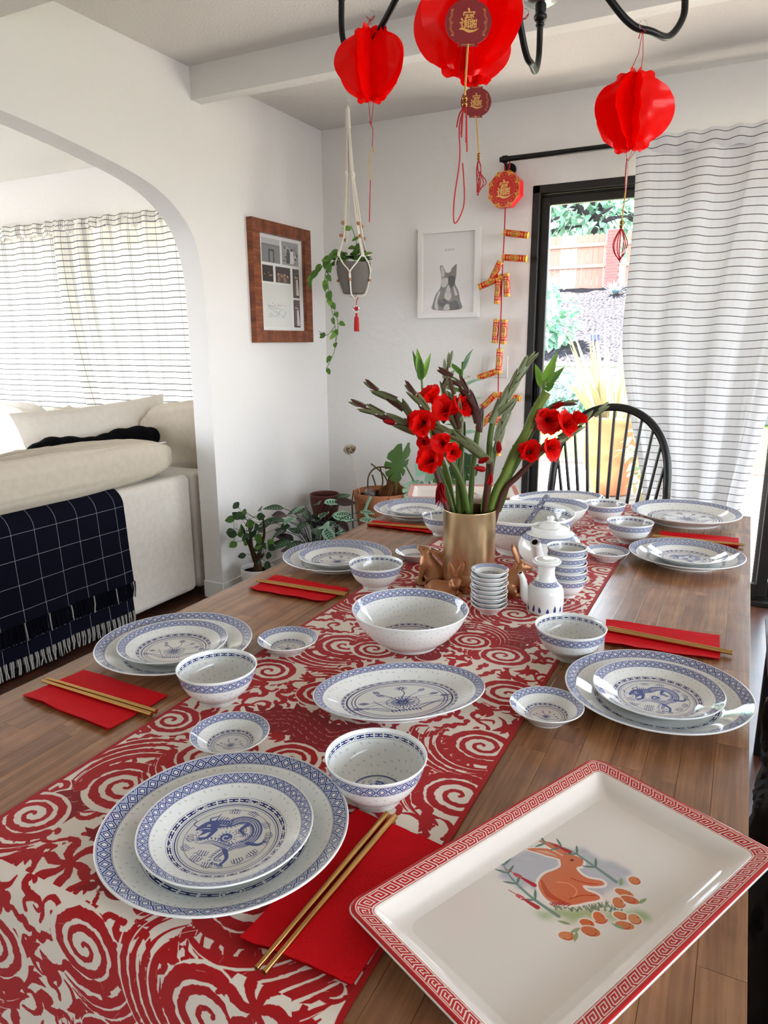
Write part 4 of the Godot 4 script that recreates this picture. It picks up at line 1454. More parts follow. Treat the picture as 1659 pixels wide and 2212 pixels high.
# ---------------------------------------------------------------- the garden
func bush(called: String, label: String, category: String, c: Vector3, r: Vector3, n: int, leaf: float, mats: Array, sd: int, group := "", trunk := false) -> Node3D:
	var R := RandomNumberGenerator.new()
	R.seed = sd
	var t := thing(called, label, category, Vector3(c.x, c.y - r.y if not trunk else c.y - r.y * 1.3, c.z), 0.0, group)
	var up := c.y - t.position.y
	var g := Geo.new()
	for k in n:
		var d := Vector3(R.randfn(), R.randfn(), R.randfn()).normalized()
		var q := pow(R.randf(), 0.4)
		var p := Vector3(d.x * r.x, d.y * r.y, d.z * r.z) * q + Vector3(0, up, 0)
		g.leaf(M[mats[R.randi() % mats.size()]], p, Vector3(d.x, d.y * 0.6 - 0.1, d.z) + Vector3(R.randfn(), R.randfn(), R.randfn()) * 0.5, Vector3(0.2, 1, 0.1), leaf * R.randf_range(0.7, 1.3), leaf * 0.5, 0.4, 0.2, 0.5, 2, 3)
	tag(part("foliage", g, t), "", "", "", "stuff")
	if trunk:
		g = Geo.new()
		g.tube(M.tree_bark, path3([Vector3(0, -r.y * 0.3, 0), Vector3(0.2, up * 0.5, 0), Vector3(-0.1, up, 0.1)]), 0.2, 8)
		for k in 7:
			var a := k * 0.9
			g.tube(M.tree_bark, path3([Vector3(0, up * (0.5 + 0.06 * k), 0), Vector3(cos(a) * r.x * 0.4, up * (0.6 + 0.06 * k), 0.4 + 0.3 * sin(a)), Vector3(cos(a) * r.x * 0.9, up * (0.62 + 0.09 * k), 0.7 * r.z * sin(a) + 0.5)]), [0.12, 0.11, 0.1, 0.09, 0.08, 0.075, 0.07, 0.06, 0.05, 0.04, 0.035, 0.03, 0.02] as Array, 6)
		part("trunk", g, t)
	return t


func build_garden() -> void:
	slab("patio_floor", M.patio, Vector3(-12, -0.3, -8.06), Vector3(12, -0.06, -3.92), "pale concrete patio outside the sliding door", "patio")
	var g := Geo.new()
	g.box(M.soil, Vector3(0, -0.19, -8.12), Vector3(24, 0.2, 0.12))
	var edge := struct("patio_edge", g, "row of red bricks edging the lawn", "edging")
	for k in 70:
		g = Geo.new()
		g.box(M.brick_red, Vector3(-5.2 + k * 0.105, -0.075, -8.12), Vector3(0.098, 0.07, 0.2), 0.006)
		part("brick", g, edge)
	slab("lawn", M.lawn, Vector3(-14, -0.3, -13.2), Vector3(14, -0.085, -8.0), "sunlit lawn beyond the patio", "lawn")
	# low block wall, with its pale capping, in front of the bank
	g = Geo.new()
	g.box(M.mortar, Vector3(0, 0.38, -13.32), Vector3(28, 0.94, 0.2))
	var bw := struct("retaining_wall", g, "low grey block wall at the end of the lawn", "wall")
	for r in 4:
		for k in 22:
			g = Geo.new()
			g.box(M.block_wall, Vector3(-7.6 + k * 0.41 + (r % 2) * 0.2, 0.02 + r * 0.205, -13.3), Vector3(0.4, 0.195, 0.21), 0.008)
			part("block", g, bw)
	for k in 12:
		g = Geo.new()
		g.box(M.block_cap, Vector3(-7.4 + k * 0.8, 0.875, -13.3), Vector3(0.79, 0.06, 0.28), 0.01)
		part("capping_slab", g, bw)
	# the bank of bark mulch
	g = Geo.new()
	var n1 := noise(0.5, 91)
	var n2 := noise(3.0, 92)
	g.grid(M.mulch, 90, 60, func(u: float, v: float) -> Vector3:
		var x := -12.0 + u * 20.0
		var z := -13.4 - v * 7.2
		return Vector3(x, 0.84 + v * 1.95 + 0.06 * n1.get_noise_2d(x, z) + 0.05 * n2.get_noise_2d(x, z), z))
	struct("hill", g, "grey bank of bark mulch rising to the fence", "bank")
	# fence of upright boards on two rails, a brick pillar between its bays
	var f := thing("garden_fence", "brown board fence with two rails at the top of the bank", "fence", Vector3(-4.5, 2.6, -20.2))
	var R := RandomNumberGenerator.new()
	R.seed = 4
	for k in 58:
		var x := -4.6 + k * 0.142
		if x > 0.86 and x < 1.28:
			continue
		g = Geo.new()
		var top := 1.42 + R.randf_range(-0.012, 0.012)
		g.prism(M.fence_board if R.randf() < 0.6 else M.fence_board_grey, pv2([x, 0.02, x + 0.136, 0.02, x + 0.136, top - 0.04, x + 0.1, top, x + 0.036, top, x, top - 0.04]), -0.01, 0.01)
		part("board", g, f)
	for y in [0.62, 1.15]:
		for e in [[-4.6, 0.88], [1.26, 3.6]]:
			g = Geo.new()
			g.box(M.fence_rail, Vector3((e[0] + e[1]) * 0.5, y, 0.035), Vector3(e[1] - e[0], 0.09, 0.045), 0.006)
			part("rail", g, f)
	var p := thing("brick_pillar", "slim red brick pillar between two bays of the board fence", "pillar", Vector3(-3.45, 2.55, -20.1))
	g = Geo.new()
	g.box(M.mortar, Vector3(0, 0.75, 0), Vector3(0.3, 1.5, 0.3))
	part("core", g, p)
	for r in 20:
		for k in 2:
			g = Geo.new()
			g.box(M.brick_red, Vector3((-0.08 + 0.16 * k) * (1.0 if r % 2 == 0 else 0.9), 0.05 + r * 0.076, 0), Vector3(0.152, 0.066, 0.33), 0.006)
			part("brick", g, p)
	# planting
	bush("garden_shrub", "leafy green shrub at the left of the mulch bank", "shrub", Vector3(-3.75, 1.72, -14.6), Vector3(0.62, 0.72, 0.45), 320, 0.3, ["garden_leaf_pale", "garden_leaf"], 1)
	bush("garden_hedge", "low bluish hedge against the grey block wall", "hedge", Vector3(-2.3, 0.35, -12.7), Vector3(1.6, 0.42, 0.35), 1500, 0.13, ["garden_leaf_pale", "garden_blue"], 2)
	var a := thing("agave", "blue agave below the brick pillar", "plant", Vector3(-3.2, 2.42, -19.2))
	g = Geo.new()
	for k in 22:
		var th := k * 2.399
		g.leaf(M.garden_blue, Vector3.ZERO, Vector3(cos(th), 0.5 + 0.05 * k, sin(th)), Vector3.UP, 0.42, 0.07, 0.05, 0.4, 0.3, 2, 4)
	part("leaves", g, a)
	var sl := thing("solar_light", "small blue garden light on a stake in the mulch", "light", Vector3(-2.62, 0.98, -13.9))
	g = Geo.new()
	g.tube(M.dark_metal, PackedVector3Array([Vector3(0, -0.05, 0), Vector3(0, 0.3, 0)]), 0.012, 6)
	part("stake", g, sl)
	g = Geo.new()
	g.lathe(M.lamp_blue, pv2([0, 0.3, 0.05, 0.3, 0.07, 0.34, 0.075, 0.4, 0.09, 0.41, 0.09, 0.43, 0, 0.44]), 12)
	part("head", g, sl)
	# trees over the fence
	for e in [[-6.4, 5.6, -23.5, 1.7, 1.9, 3], [-4.6, 5.5, -23.0, 1.3, 1.5, 4], [-3.0, 5.4, -24.5, 1.6, 1.9, 5], [-0.8, 5.6, -25.0, 1.9, 2.0, 6], [-9.5, 5.0, -25.0, 2.2, 2.3, 8], [2.0, 5.6, -25.5, 2.0, 2.2, 9]]:
		bush("garden_tree", ["", "", "", "pale green tree behind the left end of the fence", "feathery green tree right behind the middle of the board fence", "green tree with a dark bough right behind the brick pillar", "green tree behind the fence right of the brick pillar, beside the curtain", "", "green tree furthest left behind the fence", "green tree furthest right behind the fence"][e[5]], "tree", Vector3(e[0], e[1], e[2]), Vector3(e[3], e[4], 1.0), 900, 0.34, ["garden_leaf", "garden_leaf_pale", "garden_leaf_pale"], e[5] * 7, "", true)
	# the big terracotta pot on the patio
	var pot := thing("patio_pot", "large terracotta pot on the patio with a tall pale grass", "pot", Vector3(-1.02, -0.06, -6.5))
	g = Geo.new()
	g.lathe(M.terracotta, pv2([0, 0, 0.15, 0, 0.165, 0.02, 0.24, 0.3, 0.27, 0.5, 0.25, 0.64, 0.27, 0.66, 0.27, 0.7, 0.24, 0.7, 0.22, 0.62]), 32)
	g.lathe(M.soil, pv2([0.23, 0.62, 0, 0.64]), 20)
	part("pot", g, pot)
	g = Geo.new()
	R.seed = 12
	for k in 60:
		var th := R.randf() * TAU
		g.leaf(M.garden_leaf_gold, Vector3(cos(th) * 0.1, 0.62, sin(th) * 0.1), Vector3(cos(th) * R.randf_range(0.1, 0.9), 1, sin(th) * 0.4), Vector3(0, 0.2, 1), R.randf_range(0.4, 0.95), 0.05, R.randf_range(0.1, 0.5), 0.2, 0.35, 2, 5)
	part("grass_blades", g, pot)
	bush("patio_flowers", "yellow flowering shrub beside the large terracotta pot on the patio", "shrub", Vector3(-0.62, 0.42, -6.2), Vector3(0.26, 0.42, 0.25), 330, 0.1, ["garden_leaf_gold", "garden_leaf_gold", "garden_leaf_pale"], 15)


# ---------------------------------------------------------------- table, seats, soft things
# a rounded, stuffed block: size, squareness (small is square), wrinkles
func stuffed(g: Geo, m: Material, c: Vector3, size: Vector3, sq: Vector2, turn := Basis.IDENTITY, wr := 0.0, sd := 1, nu := 48, nv := 28, pinch := 0.0) -> void:
	var n := noise(1.0, sd)
	var pw := func(x: float, e: float) -> float: return signf(x) * pow(absf(x), e)
	g.grid(m, nu, nv, func(u: float, v: float) -> Vector3:
		var a := u * TAU
		var b := (v - 0.5) * PI
		var cb: float = pw.call(cos(b), sq.y)
		var p := Vector3(pw.call(cos(a), sq.x) * cb, pw.call(sin(b), sq.y), pw.call(sin(a), sq.x) * cb)
		var th := 1.0 - pinch * clampf(maxf(absf(p.x), absf(p.z)), 0.0, 1.0) ** 3
		p = Vector3(p.x * size.x, p.y * size.y * th, p.z * size.z) * 0.5
		if wr > 0.0:
			p += p.normalized() * wr * (n.get_noise_3d(p.x * 3.0 + sd, p.y * 7.0, p.z * 14.0) + 0.5 * n.get_noise_3d(p.x * 16.0, p.y * 10.0, p.z * 22.0))
		return c + turn * p, Vector2(3, 3), Vector2.ZERO, true)


func build_table() -> void:
	var t := thing("dining_table", "long wooden dining table with a top of narrow brown staves", "table", Vector3(-0.466, 0, -1.39))
	var off := -t.position
	var g := Geo.new()
	g.xf.origin = off
	g.box(M.plank_3, Vector3(-0.466, 0.718, -1.39), Vector3(1.02, 0.024, 1.985), 0.002, Basis.IDENTITY, 1.2)
	for e in [[-0.466, -0.47, 0.9, 0.022], [-0.466, -2.31, 0.9, 0.022]]:
		g.box(M.plank_3, Vector3(e[0], 0.66, e[1]), Vector3(e[2], 0.09, e[3]), 0.002)
	for x in [-0.9, -0.03]:
		g.box(M.plank_3, Vector3(x, 0.66, -1.39), Vector3(0.022, 0.09, 1.84), 0.002)
	part("frame", g, t)
	for x in [-0.92, -0.012]:
		for z in [-0.45, -2.33]:
			g = Geo.new()
			g.xf.origin = off
			g.box(M.plank_1, Vector3(x, 0.353, z), Vector3(0.08, 0.706, 0.08), 0.006)
			part("leg", g, t)
	g = Geo.new()
	g.xf.origin = off
	g.box(M.plank_3, Vector3(-0.466, 0.7345, -1.39), Vector3(1.024, 0.009, 1.996), 0.001)
	var top := part("tabletop", g, t)
	# staves, laid end to end
	boards_in(top, off)


func boards_in(parent: Node3D, off: Vector3) -> void:
	var R := RandomNumberGenerator.new()
	R.seed = 18
	var n := 26
	var x0 := -0.981
	var w := 1.031 / n
	for i in n:
		var z := -2.39
		while z < -0.39 - 1e-4:
			var l := R.randf_range(0.22, 0.62)
			if -0.39 - z - l < 0.15:
				l = -0.39 - z
			var g := Geo.new()
			g.xf.origin = off
			var m: Material = M["plank_%d" % [0, 1, 2, 4, 5, 0, 2, 3][R.randi() % 8]]
			g.box(m, Vector3(x0 + (i + 0.5) * w, 0.7425, z + l * 0.5), Vector3(w - 0.0002, 0.015, l - 0.0002), 0.00035, Basis.IDENTITY, 2.2, Vector2(R.randf(), R.randf()))
			part("stave", g, parent)
			z += l


func build_runner() -> void:
	# over the table and down its near end; one sheet with a thickness of its own
	var path := PackedVector2Array()     # z, y
	for p in Cv.curve(v2([-2.47, 0.60, -2.405, 0.715, -2.392, 0.748, -2.36, 0.7525, -2.0, 0.7522]), 6):
		path.append(p)
	for k in 40:
		path.append(Vector2(-1.97 + k * 0.0398, 0.7521 + 0.0004 * sin(k * 1.7)))
	for p in Cv.curve(v2([-0.405, 0.7522, -0.388, 0.7492, -0.378, 0.735, -0.374, 0.70, -0.370, 0.60, -0.366, 0.45, -0.368, 0.33]), 5):
		path.append(p)
	var run := PackedFloat32Array([0.0])
	for k in range(1, path.size()):
		run.append(run[k - 1] + path[k].distance_to(path[k - 1]))
	var n := path.size() - 1
	# run length equals z on the flat, so the print keeps its place there
	var flat := 0
	while path[flat].x < -2.0:
		flat += 1
	var base := run[flat] - path[flat].x
	var g := Geo.new()
	for side in [0.0, -0.0008]:
		var q := g.s(M.runner_print)
		var b := q.v.size()
		var wd := 14
		for k in n + 1:
			var d := (path[mini(k + 1, n)] - path[maxi(k - 1, 0)]).normalized()
			var nr := Vector3(0, d.x, -d.y)
			for i in wd + 1:
				var x := lerpf(-0.713, -0.237, float(i) / wd)
				var hang := clampf((0.74 - path[k].y) * 3.0, 0.0, 1.0)
				var p = Vector3(x, path[k].y, path[k].x) + nr * side + Vector3(0, 0, hang * 0.01 * sin(i * 1.1))
				q.v.append(p)
				q.n.append(nr * (1.0 if side == 0.0 else -1.0))
				var zz := run[k] - base
				q.t.append(Vector2((x + 0.713) / 0.476, (1.34 + zz) / 0.952))
		for k in n:
			for i in wd:
				var c := b + k * (wd + 1) + i
				q.i.append_array([c, c + 1, c + wd + 1, c + 1, c + wd + 2, c + wd + 1])
	tag(part("table_runner", g), "cream table runner printed with red waves and curls, laid along the table", "table runner")


func napkin(label: String, corners: Array, sd: int, y := TOP) -> void:
	# a paper napkin folded once: two leaves, the upper one lifting a little
	var c := Vector3.ZERO
	for p in corners:
		c += Vector3(p[0], 0, p[1]) * 0.25
	var t := thing("napkin", label, "napkin", Vector3(c.x, y, c.z), 0.0, "red paper napkins")
	var n := noise(5.0, sd)
	for e in [[0.0008, 0.985, "lower_leaf"], [0.0022, 1.0, "upper_leaf"]]:
		var g := Geo.new()
		var lift: float = e[0]
		var sh: float = e[1]
		for s in [0.0, 0.0006]:
			g.grid(M.napkin, 20, 14, func(u: float, v: float) -> Vector3:
				var a := Vector3(corners[0][0], 0, corners[0][1]).lerp(Vector3(corners[1][0], 0, corners[1][1]), u)
				var b := Vector3(corners[3][0], 0, corners[3][1]).lerp(Vector3(corners[2][0], 0, corners[2][1]), u)
				var p := a.lerp(b, v) - c
				var edge := maxf(0.0, absf(v - 0.5) * 2.0 - 0.6) / 0.4
				var w := n.get_noise_2d(u * 0.5 + sd, v * 0.6) * 0.5 + 0.5
				var curl := edge * edge * 0.006 * w * (1.0 if v > 0.5 else 0.4) + 0.0016 * absf(sin(v * 9.0 + u * 2.0 + sd)) * w
				return Vector3(p.x * sh, lift + s + curl * (1.0 if lift > 0.002 else 0.5), p.z * sh), Vector2.ONE)
		part(e[2], g, t)


func chopsticks(label: String, a: Vector2, b: Vector2, gap: float, y: float) -> void:
	var t := thing("chopsticks", label, "chopsticks", Vector3((a.x + b.x) * 0.5, y, (a.y + b.y) * 0.5), 0.0, "pairs of brass chopsticks")
	var d := (b - a).normalized()
	var o := Vector2(-d.y, d.x)
	for s in [-1.0, 1.0]:
		var g := Geo.new()
		var p = o * gap * 0.5 * s
		var q = o * (gap * 0.5 + 0.0006) * s
		var h := (b - a) * 0.5
		# square with rounded edges at the grip, round at the tip
		var pts := PackedVector3Array()
		var rr := []
		for k in 9:
			var f := k / 8.0
			var xy = (-h + p).lerp(h + q, f)
			pts.append(Vector3(xy.x, 0.0034, xy.y))
			rr.append(lerpf(0.0024, 0.0036, minf(1.0, f * 1.5)))
		g.tube(M.brass, pts, rr, 12)
		part("stick", g, t)


func build_curtains() -> void:
	# rod
	var rod := thing("curtain_rod", "black metal curtain rod over the sliding door", "curtain rod", Vector3(0.15, 2.15, -3.66))
	var g := Geo.new()
	g.xf.origin = -rod.position
	g.tube(M.dark_metal, PackedVector3Array([Vector3(-1.2, 2.15, -3.66), Vector3(1.5, 2.15, -3.66)]), 0.0125, 14)
	part("pole", g, rod)
	for x in [-1.175, 1.47]:
		g = Geo.new()
		g.xf.origin = -rod.position
		g.tube(M.dark_metal, PackedVector3Array([Vector3(x - 0.012, 2.15, -3.66), Vector3(x + 0.012, 2.15, -3.66)]), 0.017, 14)
		g.tube(M.dark_metal, PackedVector3Array([Vector3(x, 2.14, -3.66), Vector3(x, 2.125, -3.69), Vector3(x, 2.12, -3.745)]), 0.009, 10)
		g.tube(M.dark_metal, PackedVector3Array([Vector3(x, 2.12, -3.745), Vector3(x, 2.12, -3.76)]), 0.03, 18)
		part("bracket", g, rod)
	var c := thing("curtain", "white curtain with thin dark stripes over the sliding door", "curtain", Vector3(-0.2, 0.0, -3.66))
	g = Geo.new()
	g.xf.origin = -c.position
	var n := noise(1.3, 5)
	for s in [0.0, 0.001]:
		g.grid(M.stripe, 150, 60, func(u: float, v: float) -> Vector3:
			var y := lerpf(2.168, 0.03, v)
			var xl := lerpf(-0.556, -0.40, smoothstep(0.35, 0.85, v)) + 0.01 * sin(v * 9.0)
			var xr := lerpf(0.34, -0.04, pow(v, 0.75))
			var x := lerpf(xl, xr, u)
			var f := smoothstep(0.0, 0.06, v)
			var fold := sin(u * TAU * 3.6 + 0.5 * sin(v * 2.0)) * 0.018 + sin(u * TAU * 6.3 + 1.0) * 0.009 * (0.5 + 0.5 * sin(u * 9.0)) + n.get_noise_2d(u * 5.0, v * 1.5) * 0.012
			var top := sin(u * TAU * 9.0) * 0.004
			return Vector3(x + 0.006 * sin(u * 40.0) * f, y + top * (1.0 - f) + 0.003 * sin(u * 23.0 + v) * f, -3.648 + lerpf(top + 0.002, fold + 0.008, f) + s), Vector2(5, 61))
	var drop := part("panel", g, c)
	g = Geo.new()
	g.xf.origin = -c.position
	g.grid(M.stripe, 120, 4, func(u: float, v: float) -> Vector3:
		var top := sin(u * TAU * 9.0) * 0.004
		return Vector3(lerpf(-0.555, 0.335, u), lerpf(2.17, 2.09, v) + top, -3.64 + top + 0.012 * sin(v * PI)), Vector2(5, 2.3))
	part("rod_pocket", g, c)
	# living room: two checked panels drawn across the window
	for e in [[-5.45, -4.10, -4.48, "left"], [-4.46, -3.0, -3.0, "right"]]:
		var lc := thing("living_room_curtain", "sheer white checked curtain panel drawn over the living room window, %s of the pair" % e[3], "curtain", Vector3((e[0] + e[1]) * 0.5, 0.5, -3.7), 0.0, "checked living room curtains")
		g = Geo.new()
		g.xf.origin = -lc.position
		var k := 5.0 if e[3] == "left" else 7.0
		g.grid(M.check, 110, 24, func(u: float, v: float) -> Vector3:
			var y := lerpf(2.10, 0.62, v)
			var x0: float = e[0] + (0.0 if e[3] == "left" else 0.26 * pow(v, 2.2))
			var x := lerpf(x0, e[1] - (0.06 * v if e[3] == "left" else 0.0), u)
			var f := smoothstep(0.0, 0.08, v)
			return Vector3(x, y + 0.005 * sin(u * TAU * 9.0) * (1.0 - f), (-3.72 if e[3] == "left" else -3.68) + lerpf(0.01 * sin(u * TAU * 12.0), 0.018 * sin(u * TAU * k + v), f)), Vector2(k * 1.2, 6.2))
		part("panel", g, lc)
		g = Geo.new()
		g.xf.origin = -lc.position
		g.grid(M.check, 80, 3, func(u: float, v: float) -> Vector3:
			return Vector3(lerpf(e[0], e[1], u), lerpf(2.12, 2.03, v) + 0.005 * sin(u * TAU * 9.0), -3.69 + 0.01 * sin(u * TAU * 12.0) + 0.014 * sin(v * PI)), Vector2(k * 1.2, 0.5))
		part("rod_pocket", g, lc)
	var r2 := thing("living_room_rod", "thin rod carrying the checked curtains", "curtain rod", Vector3(-4.2, 2.075, -3.7))
	g = Geo.new()
	g.tube(M.dark_metal, PackedVector3Array([Vector3(-1.3, 0, 0), Vector3(1.3, 0, 0)]), 0.008, 8)
	for x in [-1.28, 1.28]:
		g.tube(M.dark_metal, PackedVector3Array([Vector3(x, 0, 0), Vector3(x, 0, -0.06)]), 0.006, 8)
	part("pole", g, r2)


func build_sofa() -> void:
	var t := thing("sofa", "cream corner sofa seen from behind through the arch", "sofa", Vector3(-3.4, 0, -2.3))
	var off := -t.position
	var g := Geo.new()
	g.xf.origin = off
	g.rbox(M.linen, Vector3(-2.595, 0.335, -1.54), Vector3(0.29, 0.61, 2.30), 0.035)
	g.rbox(M.linen, Vector3(-2.59, 0.335, -2.775), Vector3(0.285, 0.61, 0.15), 0.03)
	part("side_back", g, t)
	g = Geo.new()
	g.xf.origin = off
	g.rbox(M.linen, Vector3(-3.95, 0.335, -3.50), Vector3(3.0, 0.61, 0.26), 0.035)
	part("rear_back", g, t)
	g = Geo.new()
	g.xf.origin = off
	g.rbox(M.linen, Vector3(-3.22, 0.23, -1.93), Vector3(0.94, 0.40, 2.86), 0.05)
	g.rbox(M.linen, Vector3(-4.56, 0.23, -2.90), Vector3(1.72, 0.40, 0.92), 0.05)
	part("seat", g, t)
	for p in [Vector3(-2.6, 0.02, -2.65), Vector3(-2.6, 0.02, -0.45), Vector3(-5.3, 0.02, -3.5), Vector3(-5.3, 0.02, -2.6), Vector3(-3.6, 0.02, -0.7)]:
		g = Geo.new()
		g.xf.origin = off
		g.box(M.black_wood, p, Vector3(0.06, 0.05, 0.06), 0.004)
		part("foot", g, t)
	# loose cushions
	g = Geo.new()
	stuffed(g, M.linen_tan, Vector3(0, 0, 0), Vector3(0.27, 0.225, 1.75), Vector2(0.42, 0.62), Basis.IDENTITY, 0.02, 5, 64, 64)
	var b := thing("back_cushion", "long stuffed cream cushion lying along the sofa back above the navy blanket", "cushion", Vector3(-2.585, 0.742, -1.765), 0.0, "sofa cushions")
	part("cover", g, b)
	g = Geo.new()
	var seam := PackedVector3Array()
	for k in 60:
		var z := -0.80 + 1.58 * k / 59.0
		seam.append(Vector3(0.105 + 0.002 * sin(k * 0.9), 0.072 + 0.002 * sin(k * 1.7), z))
	g.tube(M.linen, seam, 0.0035, 6)
	part("piping", g, b)
	for e in [["corner_cushion", "tan slouching corner cushion beside the arch jamb", Vector3(-2.72, 0.79, -2.98), Vector3(0.42, 0.36, 0.30), Vector3(0, 0.2, 0.1), "linen_tan", 6],
			["throw_pillow", "square cream pillow leaning behind the long back cushion", Vector3(-3.0, 0.755, -2.66), Vector3(0.19, 0.46, 0.92), Vector3(0.04, -0.1, 0.2), "linen", 7],
			["window_cushion", "big cream cushion at the far left in front of the checked curtain", Vector3(-4.85, 0.68, -3.33), Vector3(1.05, 0.40, 0.24), Vector3(0.15, 0, 0.02), "linen", 8],
			["window_cushion", "big cream cushion behind the square pillow, under the checked curtain", Vector3(-3.72, 0.65, -3.33), Vector3(1.05, 0.42, 0.24), Vector3(0.15, 0, -0.02), "linen", 9],
			["tan_pillow", "tan pillow whose top just shows above the square cream pillow", Vector3(-4.05, 0.70, -3.27), Vector3(0.5, 0.36, 0.12), Vector3(0, 0, 0.05), "linen_tan", 10]]:
		g = Geo.new()
		if e[0] == "throw_pillow" or e[0] == "tan_pillow":
			g.pillow(M[e[5]], e[3], Basis.from_euler(e[4]), e[6])
		else:
			stuffed(g, M[e[5]], Vector3.ZERO, e[3], Vector2(0.35, 0.55), Basis.from_euler(e[4]), 0.018, e[6])
		part("cover", g, thing(e[0], e[1], "cushion", e[2], 0.0, "sofa cushions"))
	# the dark throw behind the long cushion
	g = Geo.new()
	var bones := []
	for k in 7:
		bones.append([Vector3(0.02 * sin(k * 2.0), 0.012 * sin(k * 1.3), -0.32 + k * 0.1), Vector3(0.02 * sin(k * 2.0 + 2.0), 0.012 * sin(k * 1.3 + 1.3), -0.22 + k * 0.1), 0.05, 0.05])
	g.blob(M.black_throw, bones, 0.014, 0.03)
	tag(part("fleece", g, thing("dark_throw", "rumpled black throw behind the long back cushion", "throw", Vector3(-2.80, 0.80, -2.47))), "")
	# navy blanket with a pale windowpane check, folded double over the sofa back
	var bl := thing("blanket", "navy blanket with a white windowpane check and fringe over the sofa back", "blanket", Vector3(-2.44, 0.0, -1.7))
	off = -bl.position
	for e in [[0.016, 0.215, 0.645, -2.225, "upper_fold"], [0.006, 0.075, 0.638, -2.215, "lower_fold"]]:
		g = Geo.new()
		g.xf.origin = off
		var o: float = e[0]
		var pth := Cv.curve([Vector2(-2.62, e[2] + 0.002), Vector2(-2.52, e[2] + o * 0.3), Vector2(-2.475, e[2] - 0.004 + o * 0.3), Vector2(-2.452 + o, e[2] - 0.04), Vector2(-2.447 + o, 0.54), Vector2(-2.446 + o, 0.4), Vector2(-2.444 + o, 0.3), Vector2(-2.442 + o, e[1])], 6)
		var run := [0.0]
		for k in range(1, pth.size()):
			run.append(run[k - 1] + pth[k].distance_to(pth[k - 1]))
		var q := g.s(M.blanket)
		for k in pth.size():
			for i in 41:
				var z := lerpf(-0.95, e[3], i / 40.0)
				var hang := clampf((0.6 - pth[k].y) * 1.6, 0.0, 1.0)
				q.v.append(Vector3(pth[k].x + hang * (0.006 * sin(z * 17.0) + 0.004 * sin(z * 41.0 + pth[k].y * 5.0)), pth[k].y + 0.004 * hang * sin(z * 6.0), z - hang * 0.03 * (i / 40.0)) + off)
				q.t.append(Vector2((z + 2.175) / 0.101 + 0.5, (run[k] - run[pth.size() - 1]) / 0.101 + (0.15 if o < 0.01 else 0.05)))
				q.n.append(Vector3.RIGHT)
		for k in pth.size() - 1:
			for i in 40:
				var c := k * 41 + i
				q.i.append_array([c, c + 1, c + 41, c + 1, c + 42, c + 41])
		var nn := PackedVector3Array()
		nn.resize(q.v.size())
		for k in range(0, q.i.size(), 3):
			var w := (q.v[q.i[k + 2]] - q.v[q.i[k]]).cross(q.v[q.i[k + 1]] - q.v[q.i[k]])
			if w.x + w.y < 0.0:
				w = -w
			for j in 3:
				nn[q.i[k + j]] += w
		for k in nn.size():
			q.n[k] = nn[k].normalized()
		part(e[4], g, bl)
		# fringe
		g = Geo.new()
		g.xf.origin = off
		var R := RandomNumberGenerator.new()
		R.seed = 3
		var cnt := 150
		for k in cnt:
			var z: float = lerpf(-0.95, e[3] - 0.03, float(k) / cnt)
			var x: float = -2.441 + o + 0.006 * sin(z * 17.0) + 0.004 * sin(z * 41.0 + e[1] * 5.0)
			var y: float = e[1] + 0.004 * sin(z * 6.0)
			var pale := int(k) % 13 == 5 if o > 0.01 else k % 3 != 0
			g.tube(M.blanket_pale if pale else M.blanket_dark, PackedVector3Array([Vector3(x, y + 0.004, z), Vector3(x + 0.003, y - 0.03, z + R.randf_range(-0.003, 0.003)), Vector3(x + 0.002, y - (0.07 if o > 0.01 else 0.06), z + R.randf_range(-0.008, 0.008))]), 0.0032, 5, false)
		tag(part("fringe", g, bl), "", "", "", "stuff")


